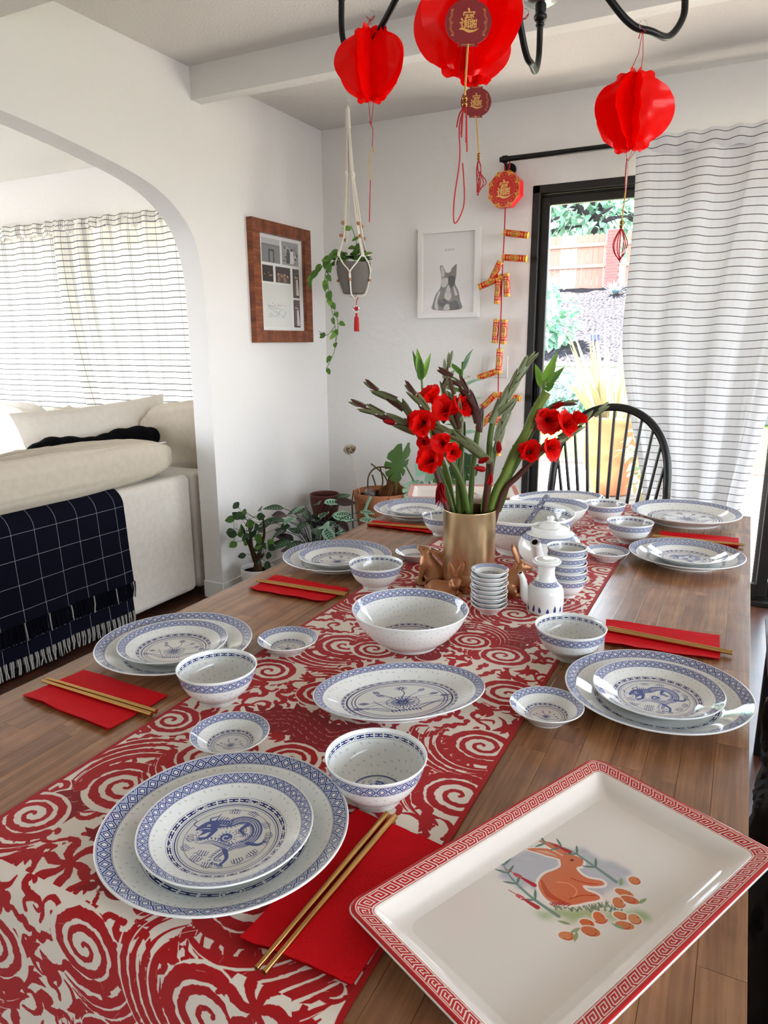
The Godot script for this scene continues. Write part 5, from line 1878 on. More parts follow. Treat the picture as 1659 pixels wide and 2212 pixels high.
func build_chairs() -> void:
	# hoop-back chair at the head of the table
	var t := thing("windsor_chair", "black hoop-back chair with thin spindles at the far head of the table", "chair", Vector3(-0.425, 0, -2.47))
	var g := Geo.new()
	stuffed(g, M.black_wood, Vector3(0, 0.44, -0.0), Vector3(0.46, 0.04, 0.44), Vector2(0.6, 0.5))
	part("seat", g, t)
	var hoop := []
	for k in 33:
		var a := PI * (k / 32.0)
		var w := 0.226 - 0.02 * pow(absf(cos(a)), 6.0)
		hoop.append(Vector3(w * cos(a), 0.70 + 0.34 * pow(sin(a), 0.82), -0.19 - 0.055 * sin(a)))
	hoop.push_front(Vector3(0.19, 0.45, -0.15))
	hoop.append(Vector3(-0.19, 0.45, -0.15))
	g = Geo.new()
	g.tube(M.black_wood, path3(hoop, 2), 0.0185, 12, true, 1.0, 0.8)
	part("hoop", g, t)
	for k in 11:
		var u := (k - 5) / 5.0
		var a := PI * (0.5 - u * 0.36)
		var w := 0.226 - 0.02 * pow(absf(cos(a)), 6.0)
		var topp := Vector3(w * cos(a), 0.70 + 0.34 * pow(sin(a), 0.82), -0.19 - 0.055 * sin(a))
		var bot := Vector3(u * 0.125, 0.45, -0.19)
		g = Geo.new()
		g.tube(M.black_wood, PackedVector3Array([bot, bot.lerp(topp, 0.3), bot.lerp(topp, 0.7), topp]), [0.006, 0.0075, 0.0062, 0.005], 8)
		part("spindle", g, t)
	for x in [-1.0, 1.0]:
		for z in [-1.0, 1.0]:
			g = Geo.new()
			g.tube(M.black_wood, PackedVector3Array([Vector3(x * 0.15, 0.43, z * 0.14), Vector3(x * 0.18, 0.2, z * 0.18), Vector3(x * 0.21, 0.0, z * 0.22)]), [0.017, 0.021, 0.013], 10)
			part("leg", g, t)
		g = Geo.new()
		g.tube(M.black_wood, PackedVector3Array([Vector3(x * 0.183, 0.18, -0.18), Vector3(x * 0.183, 0.18, 0.18)]), 0.01, 8)
		part("stretcher", g, t)
	# chairs along the right side: one carries the jacket
	var c2 := _side_chair("black side chair under the black puffer jacket at the near right of the table", Vector3(0.36, 0, -0.86))
	var c3 := dup(c2, Vector3(0.36, 0, -2.13), 0.0, "black side chair at the right edge of the picture beyond the puffer jacket")
	g = Geo.new()
	var n := noise(2.2, 31)
	var bones := [[Vector3(0.19, 0.56, -0.40), Vector3(0.19, 0.55, -1.0), 0.12, 0.125], [Vector3(0.36, 0.52, -0.42), Vector3(0.36, 0.52, -1.1), 0.16, 0.15], [Vector3(0.17, 0.60, -1.0), Vector3(0.18, 0.62, -1.26), 0.10, 0.09],
		[Vector3(0.15, 0.665, -1.24), Vector3(0.28, 0.62, -1.30), 0.065, 0.09], [Vector3(0.175, 0.62, -0.72), Vector3(0.18, 0.615, -0.98), 0.085, 0.09], [Vector3(0.50, 0.62, -0.5), Vector3(0.52, 0.70, -1.1), 0.12, 0.12],
		[Vector3(0.17, 0.50, -0.35), Vector3(0.16, 0.36, -0.36), 0.09, 0.08], [Vector3(0.17, 0.50, -0.65), Vector3(0.165, 0.34, -0.7), 0.10, 0.09]]
	var jac := thing("puffer_jacket", "black quilted puffer jacket heaped on the chair at the right edge", "jacket", Vector3(0.3, 0.46, -0.85))
	g.xf.origin = -jac.position
	g.blob(M.puffer, bones, 0.0125, 0.035, func(p: Vector3) -> float:
		var q := absf(sin(p.z * 24.0 + n.get_noise_3d(p.x * 2.0, p.y * 2.0, p.z) * 4.0 + p.y * 9.0))
		return 0.012 * pow(q, 0.5) - 0.006 + 0.010 * n.get_noise_3d(p.x * 9.0, p.y * 9.0, p.z * 9.0) + 0.004 * n.get_noise_3d(p.x * 30.0, p.y * 30.0, p.z * 14.0))
	part("shell", g, jac)


func _side_chair(label: String, at: Vector3) -> Node3D:
	var t := thing("side_chair", label, "chair", at, 0.0, "black chairs on the right side of the table")
	var g := Geo.new()
	g.box(M.black_wood, Vector3(-0.02, 0.445, 0), Vector3(0.44, 0.03, 0.44), 0.008)
	part("seat", g, t)
	for z in [-0.19, 0.19]:
		g = Geo.new()
		g.box(M.black_wood, Vector3(-0.21, 0.215, z), Vector3(0.035, 0.43, 0.035), 0.005)
		part("leg", g, t)
		g = Geo.new()
		g.box(M.black_wood, Vector3(0.2, 0.45, z), Vector3(0.035, 0.9, 0.035), 0.005, Basis(Vector3(0, 0, 1), -0.05))
		part("leg", g, t)
	g = Geo.new()
	for y in [0.62, 0.84]:
		g.box(M.black_wood, Vector3(0.2 + (y - 0.45) * 0.05, y, 0), Vector3(0.02, 0.09, 0.36), 0.005)
	part("backrest", g, t)
	return t


func picture_frame(called: String, label: String, at: Vector3, turn: float, w: float, h: float, bar: float, depth: float, wood: Material) -> Node3D:
	# four mitred bars; local x to the right, y up, z out of the wall
	var t := thing(called, label, "picture frame", at, turn)
	for k in 4:
		var g := Geo.new()
		var l := w if k % 2 == 0 else h
		g.xf = Transform3D(Basis(Vector3(0, 0, 1), k * PI / 2), Vector3.ZERO)
		var o := (h if k % 2 == 0 else w) * 0.5
		var q := PackedVector2Array([Vector2(-l * 0.5, -o), Vector2(l * 0.5, -o), Vector2(l * 0.5 - bar, -o + bar), Vector2(-l * 0.5 + bar, -o + bar)])
		g.prism(wood, q, 0.0, depth, Rect2(-0.3, 0.0, 0.35, 0.9) if k % 2 == 1 else Rect2(0.0, -0.3, 0.9, 0.35))
		part("frame_bar", g, t)
	return t


func build_pictures() -> void:
	# collage on the arch wall: z from -3.02 to -3.57, y from 1.28 to 1.885
	var t := picture_frame("collage_frame", "reddish brown wooden frame with a collage of seven photographs on the left wall", Vector3(LEFT, 1.582, -3.298), PI / 2, 0.535, 0.603, 0.062, 0.034, M.frame_wood)
	var g := Geo.new()
	g.box(M.mat_board, Vector3(0, 0, 0.009), Vector3(0.44, 0.51, 0.006))
	part("mount", g, t)
	var sx := 0.352 / 100.0
	var sy := 0.452 / 190.0
	for e in [[2, 2, 48, 52], [53, 2, 98, 52], [2, 58, 29, 92], [35, 58, 74, 92], [80, 58, 98, 122], [80, 126, 98, 188], [2, 96, 74, 188]]:
		g = Geo.new()
		var a := Vector3(-0.176 + e[0] * sx, 0.226 - e[1] * sy, 0.0135)
		var b := Vector3(-0.176 + e[2] * sx, 0.226 - e[3] * sy, 0.0135)
		g.pane(M.collage, a, Vector3(b.x, a.y, a.z), b, Vector3(a.x, b.y, a.z), Rect2(e[0] / 100.0, e[1] / 190.0, (e[2] - e[0]) / 100.0, (e[3] - e[1]) / 190.0))
		g.box(M.mat_board, (a + b) * 0.5 - Vector3(0, 0, 0.001), Vector3(b.x - a.x, a.y - b.y, 0.0016))
		part("photograph", g, t)
	g = Geo.new()
	g.pane(M.picture_glass, Vector3(-0.21, 0.25, 0.022), Vector3(0.21, 0.25, 0.022), Vector3(0.21, -0.25, 0.022), Vector3(-0.21, -0.25, 0.022))
	part("glazing", g, t)
	# rabbit print on the garden wall
	t = picture_frame("print_frame", "thin white frame with a small black and white rabbit print", Vector3(-1.498, 1.638, BACK), 0.0, 0.352, 0.464, 0.026, 0.03, M.white_trim)
	g = Geo.new()
	g.box(M.mat_board, Vector3(0, 0, 0.008), Vector3(0.305, 0.415, 0.004))
	g.pane(M.rabbit_print, Vector3(-0.152, 0.207, 0.0104), Vector3(0.152, 0.207, 0.0104), Vector3(0.152, -0.207, 0.0104), Vector3(-0.152, -0.207, 0.0104))
	part("print", g, t)
	g = Geo.new()
	g.pane(M.picture_glass, Vector3(-0.152, 0.207, 0.018), Vector3(0.152, 0.207, 0.018), Vector3(0.152, -0.207, 0.018), Vector3(-0.152, -0.207, 0.018))
	part("glazing", g, t)
	# switch plates
	for e in [["wall_switch", "white double switch plate on the wall left of the sliding door", "switch", Vector3(-1.225, 1.145, BACK), 0.0, 2], ["wall_outlet", "white socket plate low on the arch wall above the small plant", "socket", Vector3(LEFT, 0.345, -2.835), PI / 2, 1]]:
		t = thing(e[0], e[1], e[2], e[3], e[4])
		g = Geo.new()
		g.box(M.switch_plate, Vector3(0, 0, 0.003), Vector3(0.07 * e[5], 0.115, 0.006), 0.002)
		part("plate", g, t)
		for k in int(e[5]):
			g = Geo.new()
			g.box(M.white_trim, Vector3((k - (e[5] - 1) * 0.5) * 0.048, 0, 0.007), Vector3(0.033, 0.067, 0.004), 0.001)
			part("rocker" if e[5] == 2 else "receptacle", g, t)


# ---------------------------------------------------------------- blue and white porcelain
# a profile rounded so that it turns through its points without overshooting
func smooth(p: PackedVector2Array, step := 4) -> PackedVector2Array:
	var o := PackedVector2Array()
	var n := p.size()
	var d := []
	for i in n:
		var a := (p[i] - p[i - 1]).normalized() if i > 0 else Vector2.ZERO
		var b := (p[i + 1] - p[i]).normalized() if i < n - 1 else Vector2.ZERO
		var l0 := p[i].distance_to(p[i - 1]) if i > 0 else INF
		var l1 := p[i].distance_to(p[i + 1]) if i < n - 1 else INF
		d.append((a + b).normalized() * minf(l0, l1))
	for i in n - 1:
		for s in step:
			var t := float(s) / step
			var t2 := t * t
			var t3 := t2 * t
			o.append(p[i] * (2 * t3 - 3 * t2 + 1) + d[i] * (t3 - 2 * t2 + t) + p[i + 1] * (3 * t2 - 2 * t3) + d[i + 1] * (t3 - t2))
	o.append(p[n - 1])
	return o


# bands: [first point, last point, material, repeats round, from v, to v]; repeats below zero: mapped flat from above
func turned(pts: Array, bands: Array, sc := 1.0, scy := 1.0, ez := 1.0, seg := 72) -> Geo:
	var p := pv2(pts)
	for i in p.size():
		p[i] = Vector2(p[i].x * sc, p[i].y * scy)
	var prof := smooth(p)
	var g := Geo.new()
	for b in bands:
		var planar: float = p[b[0]].x if b[3] < 0.0 else 0.0
		g.lathe(M[b[2]], prof, seg, b[0] * 4, b[1] * 4, maxf(b[3], 1.0), planar, 1.0, ez, b[4] if b.size() > 4 else 0.0, b[5] if b.size() > 5 else 1.0)
	return g


const DINNER := [0, .0045, .070, .004, .0735, 0, .078, 0, .081, .004, .104, .0125, .128, .0222, .1320, .0240, .1315, .0258, .1300, .0257, .1145, .0190, .098, .0112, .090, .0078, .080, .0060, .040, .0052, 0, .005]
const SALAD := [0, .004, .050, .0035, .053, 0, .0565, 0, .059, .003, .075, .011, .089, .0195, .092, .0212, .0916, .0228, .0905, .0226, .0785, .0165, .0635, .0085, .0555, .0055, .052, .0048, 0, .0045]
const BOWL := [0, .006, .0235, .005, .0255, 0, .0285, 0, .0295, .004, .033, .0100, .0337, .0107, .046, .022, .0545, .0385, .0585, .0525, .0597, .0555, .0592, .0568, .0580, .0562, .0565, .0525, .0545, .0440, .050, .030, .040, .016, .030, .0096, .0285, .0091, 0, .0075]
const DISH := [0, .004, .022, .0035, .024, 0, .0262, 0, .028, .003, .040, .0125, .0488, .0205, .0495, .0211, .052, .0232, .0517, .0246, .0508, .0244, .0425, .0178, .031, .0095, .0265, .0066, .024, .0056, 0, .005]
const SERVE := [0, .006, .042, .005, .044, 0, .049, 0, .051, .005, .072, .02, .092, .044, .1015, .064, .103, .0668, .1022, .0683, .1005, .0676, .094, .0545, .074, .026, .060, .0145, .053, .0115, .048, .0102, 0, .0095]
const PLATTER := [0, .0045, .074, .004, .0775, 0, .082, 0, .085, .004, .104, .0115, .1255, .021, .129, .0232, .1285, .0250, .1275, .0249, .1145, .0195, .101, .0135, .0885, .0082, .082, .0070, 0, .0065]


func build_ware() -> void:
	var dinner := turned(DINNER, [[0, 9, "porcelain", 1], [9, 10, "lattice", 50], [10, 12, "grains", 20, 0.0, 0.75], [12, 13, "fret", 5], [13, 15, "porcelain", 1]], 1, 1, 1, 96).mesh()
	var salad_bands := [[0, 9, "porcelain", 1], [9, 10, "lattice", 46], [10, 11, "grains", 15, 0.0, 0.5], [11, 12, "fret", 6], [12, 14, "dragon", -1]]
	var salad_dragon := turned(SALAD, salad_bands, 1, 1, 1, 96).mesh()
	salad_bands[4][2] = "flower_wide"
	var salad_flower := turned(SALAD, salad_bands, 1, 1, 1, 96).mesh()
	var bowl := turned(BOWL, [[0, 5, "porcelain", 1], [5, 6, "blue_line", 1], [6, 8, "grains_outside", 9, 0.0, 1.1], [8, 9, "lattice", 27], [9, 13, "porcelain", 1], [13, 14, "fret", 6], [14, 17, "grains", 8, 0.0, 1.2], [17, 18, "blue_line", 1], [18, 19, "dragon", -1]]).mesh()
	var dish := turned(DISH, [[0, 6, "grains_outside", 5, 0.0, 1.0], [6, 7, "blue_line", 1], [7, 10, "porcelain", 1], [10, 11, "lattice", 32], [11, 12, "grains", 11, 0.0, 0.75], [12, 13, "fret", 5], [13, 15, "flower_small", -1]]).mesh()
	# settings: place, plate, salad motif, where it is
	var S := [
		[Vector2(-0.453, -0.513), salad_dragon, "at the near table end", "nearest the viewer"],
		[Vector2(-0.842, -0.856), salad_flower, "nearest place on the left", "near left"],
		[Vector2(-0.849, -1.423), salad_flower, "middle place on the left", "middle left"],
		[Vector2(-0.886, -1.969), salad_flower, "beyond the brass vase", "far left"],
		[Vector2(-0.076, -1.041), salad_dragon, "beside the black jacket", "near right"],
		[Vector2(-0.093, -1.805), salad_dragon, "second place on the right", "far right"],
	]
	for k in S.size():
		var c: Vector2 = S[k][0]
		var t := thing("dinner_plate", "large blue-rimmed plate under a smaller one, " + S[k][2], "plate", Vector3(c.x, CLOTH if k == 0 else TOP, c.y), 0.3 + k, "large rice-grain plates")
		part_mesh("plate", dinner, t)
		t = thing("salad_plate", ("smaller plate with a blue dragon, " if S[k][1] == salad_dragon else "smaller plate with a blue flower, ") + S[k][2], "plate", Vector3(c.x + (0.006 if k == 0 else 0.002), (CLOTH if k == 0 else TOP) + 0.0062, c.y + 0.006), [0.55, 0.5, 0.42, 0.47, 0.6, 0.47][k], "small plates on the large plates")
		part_mesh("plate", S[k][1], t)
	for e in [[-0.343, -0.652, CLOTH, "rice bowl beside the dragon plate nearest the viewer, chopsticks touching it"], [-0.668, -0.760, TOP, "rice bowl between the near left plates and the runner"], [-0.688, -1.316, TOP, "rice bowl in front of the middle left plates"], [-0.723, -1.792, TOP, "rice bowl half hidden behind the brass vase"],
			[-0.227, -1.146, TOP, "rice bowl at the end of the napkin on the near right"], [-0.242, -1.927, CLOTH, "rice bowl by the second right place, in front of the far bowl"], [-0.342, -2.127, CLOTH, "farthest rice bowl, in front of the spindle chair"]]:
		part_mesh("bowl", bowl, thing("rice_bowl", e[3], "bowl", Vector3(e[0], e[2], e[1]), 0.4 + e[0] * 3.0, "rice bowls"))
	for e in [[-0.565, -0.660, CLOTH, "shallow sauce dish touching the back of the plate nearest the viewer"], [-0.670, -0.948, CLOTH, "shallow sauce dish on the left edge of the runner near the flower plate"], [-0.210, -0.922, TOP, "shallow sauce dish on bare wood right of the oval platter"], [-0.267, -1.736, CLOTH, "shallow sauce dish by the second right plate"], [-0.690, -1.536, TOP, "shallow sauce dish behind the sitting golden rabbit"]]:
		part_mesh("dish", dish, thing("sauce_dish", e[3], "dish", Vector3(e[0], e[2], e[1]), 0.9 + e[1], "shallow sauce dishes"))
	# serving pieces
	var serve := turned(SERVE, [[0, 5, "porcelain", 1], [5, 7, "grains_outside", 16, 0.0, 1.6], [7, 10, "porcelain", 1], [10, 11, "lattice", 44], [11, 13, "grains", 15, 0.0, 1.6], [13, 14, "fret", 6], [14, 16, "flower_wide", -1]], 1, 1, 1, 96).mesh()
	part_mesh("bowl", serve, thing("serving_bowl", "wide serving bowl with a lattice rim in front of the brass vase", "bowl", Vector3(-0.492, CLOTH, -1.070), 0.47))
	part_mesh("bowl", serve, thing("serving_bowl", "wide serving bowl half hidden behind the bowl with the spoon", "bowl", Vector3(-0.468, CLOTH, -1.985), 0.4))
	part_mesh("bowl", turned(BOWL, [[0, 5, "porcelain", 1], [5, 6, "blue_line", 1], [6, 8, "grains_outside", 16, 0.0, 2.0], [8, 9, "lattice", 50], [9, 13, "porcelain", 1], [13, 14, "fret", 9], [14, 17, "grains", 16, 0.0, 2.0], [17, 18, "blue_line", 1], [18, 19, "dragon", -1]], 2.21, 1.84, 1, 96).mesh(),
		thing("soup_bowl", "deep soup bowl holding a long spoon, behind the brass vase", "bowl", Vector3(-0.479, CLOTH, -1.722), 0.9))
	var plat_bands := [[0, 9, "porcelain", 1], [9, 10, "lattice", 58], [10, 12, "grains", 18, 0.0, 0.5], [12, 13, "fret", 8], [13, 14, "flower_wide", -1]]
	var plat := turned(PLATTER, plat_bands, 1, 1, 0.674, 96).mesh()
	part_mesh("platter", plat, thing("oval_platter", "oval platter with a chrysanthemum in front of the wide serving bowl", "platter", Vector3(-0.414, CLOTH, -0.865), 0.671))
	var far := thing("oval_platter", "large oval platter at the far end before the spindle chair", "platter", Vector3(-0.515, CLOTH, -2.262), 0.894)
	part_mesh("platter", turned(PLATTER, plat_bands, 1.3, 1.1, 0.70, 96).mesh(), far)
	var rnd := thing("round_platter", "large round platter at the far right corner of the table", "platter", Vector3(-0.128, TOP, -2.24), 0.5)
	part_mesh("platter", turned(PLATTER, plat_bands, 1.19, 1.35, 1.0, 96).mesh(), rnd)
	# stack of nine little dishes and stack of five cups: each one a thing
	var small := turned(DISH, [[0, 10, "porcelain", 1], [10, 11, "lattice", 32], [11, 12, "grains", 11, 0.0, 0.75], [12, 13, "fret", 5], [13, 15, "flower_small", -1]], 0.7, 0.80, 1, 48).mesh()
	rng.seed = 6
	var ord := ["lowest", "second", "third", "fourth", "fifth", "sixth", "seventh", "eighth", "topmost"]
	for k in 9:
		part_mesh("dish", small, thing("stacked_dish", "%s little dish%s of the stack in front of the brass vase" % [ord[k], "" if k in [0, 8] else " from the bottom"], "dish", Vector3(-0.416 + rng.randf_range(-0.0015, 0.0015), CLOTH + 0.0087 * k, -1.278 + rng.randf_range(-0.0015, 0.0015)), k * 1.3, "stack of little dishes"))
	var cup := turned(BOWL, [[0, 5, "porcelain", 1], [5, 6, "blue_line", 1], [6, 8, "porcelain", 1], [8, 9, "lattice", 22], [9, 13, "porcelain", 1], [13, 14, "fret", 5], [14, 19, "porcelain", 1]], 0.69, 0.76, 1, 56).mesh()
	for k in 5:
		part_mesh("cup", cup, thing("tea_cup", "%s handleless cup%s of the stack beside the sauce pot" % [["lowest", "second", "third", "fourth", "topmost"][k], "" if k in [0, 4] else " from the bottom"], "cup", Vector3(-0.300 + rng.randf_range(-0.002, 0.002), CLOTH + 0.0163 * k, -1.437 + rng.randf_range(-0.002, 0.002)), k * 0.8, "stack of cups"))
	# soup spoon leaning in the deep bowl
	var t := thing("soup_spoon", "blue-patterned porcelain spoon leaning in the deep soup bowl", "spoon", Vector3(-0.49, CLOTH + 0.02, -1.70))
	var g := Geo.new()
	var sp := path3([Vector3(-0.035, 0.012, 0.03), Vector3(-0.015, 0.005, 0.005), Vector3(0.006, 0.022, -0.022), Vector3(0.028, 0.062, -0.058), Vector3(0.050, 0.104, -0.098), Vector3(0.056, 0.112, -0.108)], 6)
	for s in [0.0, -0.0022]:
		g.grid(M.lattice if s == 0.0 else M.porcelain, 10, sp.size() - 1, func(u: float, v: float) -> Vector3:
			var k := int(round(v * (sp.size() - 1)))
			var d := (sp[mini(k + 1, sp.size() - 1)] - sp[maxi(k - 1, 0)]).normalized()
			var side := d.cross(Vector3.UP).normalized()
			var up := side.cross(d)
			var w := 0.0
			if v < 0.38:
				w = 0.021 * sqrt(maxf(0.0, 1.0 - pow((v - 0.2) / 0.2, 2.0))) + 0.004 * smoothstep(0.0, 0.1, v)
			w = maxf(w, 0.0085 * smoothstep(0.25, 0.4, v)) * (1.0 if v < 0.96 else 0.75)
			var x := (u - 0.5) * 2.0
			return sp[k] + side * x * w + up * (x * x * (0.012 if v < 0.36 else 0.004) + s), Vector2(1.0, 12.0))
	part("spoon", g, t)
	# teapot
	t = thing("teapot", "round white teapot with a knobbed lid behind the sauce pot", "teapot", Vector3(-0.381, CLOTH, -1.618))
	g = turned([0, .004, .042, .003, .044, 0, .047, 0, .052, .008, .070, .032, .0735, .052, .066, .074, .056, .0835, .0455, .0885, .0445, .090, .0445, .0985, .0435, .1000, .041, .0998, .040, .096, 0, .096], [[0, 7, "porcelain", 1], [7, 8, "lattice", 28], [8, 15, "porcelain", 1]])
	part("body", g, t)
	g = turned([.040, .0975, .039, .0985, .0275, .0995, .026, .1015, .017, .1095, .007, .112, .006, .1135, .0085, .118, .0075, .1235, 0, .125], [[0, 9, "porcelain", 1]])
	part("lid", g, t)
	g = Geo.new()
	g.tube(M.porcelain, path3([Vector3(-0.002, 0.030, 0.055), Vector3(-0.004, 0.038, 0.078), Vector3(-0.006, 0.058, 0.091), Vector3(-0.007, 0.078, 0.098), Vector3(-0.008, 0.086, 0.105)], 5), [.021, .021, .0205, .02, .019, .018, .017, .016, .015, .0145, .014, .0135, .013, .0125, .012, .0115, .0112, .011, .011, .0112, .0115], 16)
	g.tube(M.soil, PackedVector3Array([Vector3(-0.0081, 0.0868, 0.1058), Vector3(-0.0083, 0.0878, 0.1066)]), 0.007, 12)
	part("spout", g, t)
	g = Geo.new()
	g.tube(M.porcelain, path3([Vector3(0.004, 0.078, -0.058), Vector3(0.008, 0.096, -0.075), Vector3(0.010, 0.088, -0.102), Vector3(0.009, 0.055, -0.106), Vector3(0.005, 0.028, -0.066)], 6), 0.0065, 12, true, 1.0, 0.8)
	part("handle", g, t)
	# sauce pot
	t = thing("sauce_pot", "slim-necked white sauce pot with a flat lid and curved spout", "pot", Vector3(-0.318, CLOTH, -1.335))
	g = turned([0, .003, .030, .002, .032, 0, .0345, 0, .0365, .004, .0365, .012, .0365, .030, .0345, .046, .0290, .056, .0215, .064, .0172, .074, .0165, .086, .019, .094, .0255, .0985, .0262, .1000, .024, .101, 0, .101], [[0, 5, "porcelain", 1], [5, 6, "porcelain", 14], [6, 8, "porcelain", 1], [8, 9, "lattice", 14], [9, 16, "porcelain", 1]])
	part("body", g, t)
	g = turned([0, .1005, .0265, .1005, .0282, .1022, .0278, .1046, .0235, .1062, .0205, .1060, .012, .1085, 0, .1088], [[0, 7, "porcelain", 1]])
	part("lid", g, t)
	g = Geo.new()
	g.tube(M.porcelain, path3([Vector3(-0.022, 0.020, 0.011), Vector3(-0.034, 0.028, 0.017), Vector3(-0.038, 0.050, 0.019), Vector3(-0.041, 0.066, 0.0205), Vector3(-0.046, 0.078, 0.023)], 5), [.013, .0128, .0125, .012, .0115, .0108, .01, .0095, .009, .0085, .008, .0076, .0072, .0069, .0066, .0063, .006, .0058, .0056, .0055, .0056], 14)
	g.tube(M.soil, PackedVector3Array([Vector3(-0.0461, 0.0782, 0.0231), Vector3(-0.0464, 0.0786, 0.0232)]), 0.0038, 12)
	part("spout", g, t)
	g = Geo.new()          # blue leaves painted round the foot, raised a hair
	for k in 16:
		var a := k * TAU / 16
		var d := Vector3(cos(a), 0, sin(a))
		g.leaf(M.blue_line, d * 0.0368 + Vector3(0, 0.005, 0), Vector3(0.3 * sin(k * 3.0), 1, 0.2 * cos(k * 2.0)) - d * (d.dot(Vector3(0.3 * sin(k * 3.0), 0, 0.2 * cos(k * 2.0)))), d, 0.011 + 0.003 * (k % 3), 0.006, 0.0, 0.0, 0.4, 2, 4)
	part("painted_leaves", g, t)


func build_trays() -> void:
	var d := Vector2(0.149, -0.321).normalized()
	_tray("red key-bordered tray with a painted rabbit among kumquats, at the near right", Vector3(-0.103, TOP, -0.597), atan2(-d.y, d.x), 0.382, 0.222)
	_tray("red-bordered tray half hidden behind the gladioli at the far left corner", Vector3(-0.842, TOP, -2.268), atan2(0.37, 0.93) * 1.0, 0.382, 0.222)


# a rectangular tray: flat floor, sloping sides, flared rim with the key border
func _tray(label: String, at: Vector3, turn: float, L: float, W: float) -> void:
	var t := thing("rabbit_tray", label, "tray", at, turn, "rabbit trays")
	var ring := func(hx: float, hz: float, r: float, y: float) -> PackedVector3Array:
		var o := PackedVector3Array()
		for c in 4:
			var cx := (hx - r) * (1.0 if c in [0, 3] else -1.0)
			var cz := (hz - r) * (1.0 if c < 2 else -1.0)
			for k in 9:
				var a := (c + k / 8.0) * PI / 2
				o.append(Vector3(cx + cos(a) * r, y, cz + sin(a) * r))
		return o
	var hx := L * 0.5
	var hz := W * 0.5
	# [inset, corner, height, material of the strip from here to the next]
	var prof := [[0.034, 0.012, 0.004, "tray_cream"], [0.030, 0.014, 0.0, "tray_cream"], [0.026, 0.016, 0.0, "tray_cream"], [0.020, 0.016, 0.006, "tray_cream"], [0.003, 0.016, 0.0205, "tray_cream"], [0.0, 0.016, 0.0228, "tray_cream"], [0.0008, 0.016, 0.0246, "tray_red"], [0.003, 0.015, 0.0254, "tray_red"], [0.0040, 0.014, 0.0253, "tray_key"], [0.0185, 0.008, 0.0222, "tray_cream"], [0.021, 0.007, 0.0205, "tray_cream"], [0.029, 0.008, 0.0115, "tray_cream"], [0.034, 0.010, 0.0085, "tray_cream"], [0.042, 0.012, 0.0072, "tray_cream"]]
	var rings := []
	for p in prof:
		rings.append(ring.call(hx - p[0], hz - p[0], p[1], p[2]))
	var g := Geo.new()
	for k in prof.size() - 1:
		var a: PackedVector3Array = rings[k]
		var b: PackedVector3Array = rings[k + 1]
		var n := a.size()
		var q := g.s(M[prof[k][3]])
		var s := q.v.size()
		var run := 0.0
		for i in n + 1:
			if i > 0:
				run += a[i % n].distance_to(a[i - 1])
			# normals from the neighbouring rings, so that the glaze rounds over
			for e in [[k, 0.0], [k + 1, 1.0]]:
				var r0: PackedVector3Array = rings[maxi(e[0] - 1, 0)]
				var r1: PackedVector3Array = rings[mini(e[0] + 1, rings.size() - 1)]
				var rc: PackedVector3Array = rings[e[0]]
				var up: Vector3 = (r1[i % n] - r0[i % n])
				var al: Vector3 = (rc[(i + 1) % n] - rc[(i + n - 1) % n])
				var nn := up.cross(al).normalized()
				q.v.append(rc[i % n])
				q.n.append(nn)
				q.t.append(Vector2(run / 0.0147, e[1]))
		for i in n:
			var c := s + i * 2
			q.i.append_array([c, c + 1, c + 2, c + 1, c + 3, c + 2])
	# the floor, with its picture, and the underside
	var last: PackedVector3Array = rings[rings.size() - 1]
	var q := g.s(M.tray_picture)
	var base := q.v.size()
	q.v.append(Vector3(0, 0.0068, 0))
	q.n.append(Vector3.UP)
	# the drawing lies with its ground along the tray; its sheet is 36 by 19.5 units
	var pic := func(x: float, z: float) -> Vector2:
		return ((Vector2(x - 0.0095, z - 0.0285) * 107.0).rotated(-0.70) + Vector2(20.25, 12.5)) / Vector2(36.0, 19.5)
	q.t.append(pic.call(0.0, 0.0))
	for p in last:
		q.v.append(p)
		q.n.append(Vector3.UP)
		q.t.append(pic.call(p.x, p.z))
	for i in last.size():
		q.i.append_array([base, base + 1 + i, base + 1 + (i + 1) % last.size()])
	var q2 := g.s(M.tray_cream)
	base = q2.v.size()
	q2.v.append(Vector3(0, 0.004, 0))
	q2.n.append(Vector3.DOWN)
	q2.t.append(Vector2.ZERO)
	for p in rings[0]:
		q2.v.append(p)
		q2.n.append(Vector3.DOWN)
		q2.t.append(Vector2.ZERO)
	for i in last.size():
		q2.i.append_array([base, base + 1 + i, base + 1 + (i + 1) % last.size()])
	part("tray", g, t)


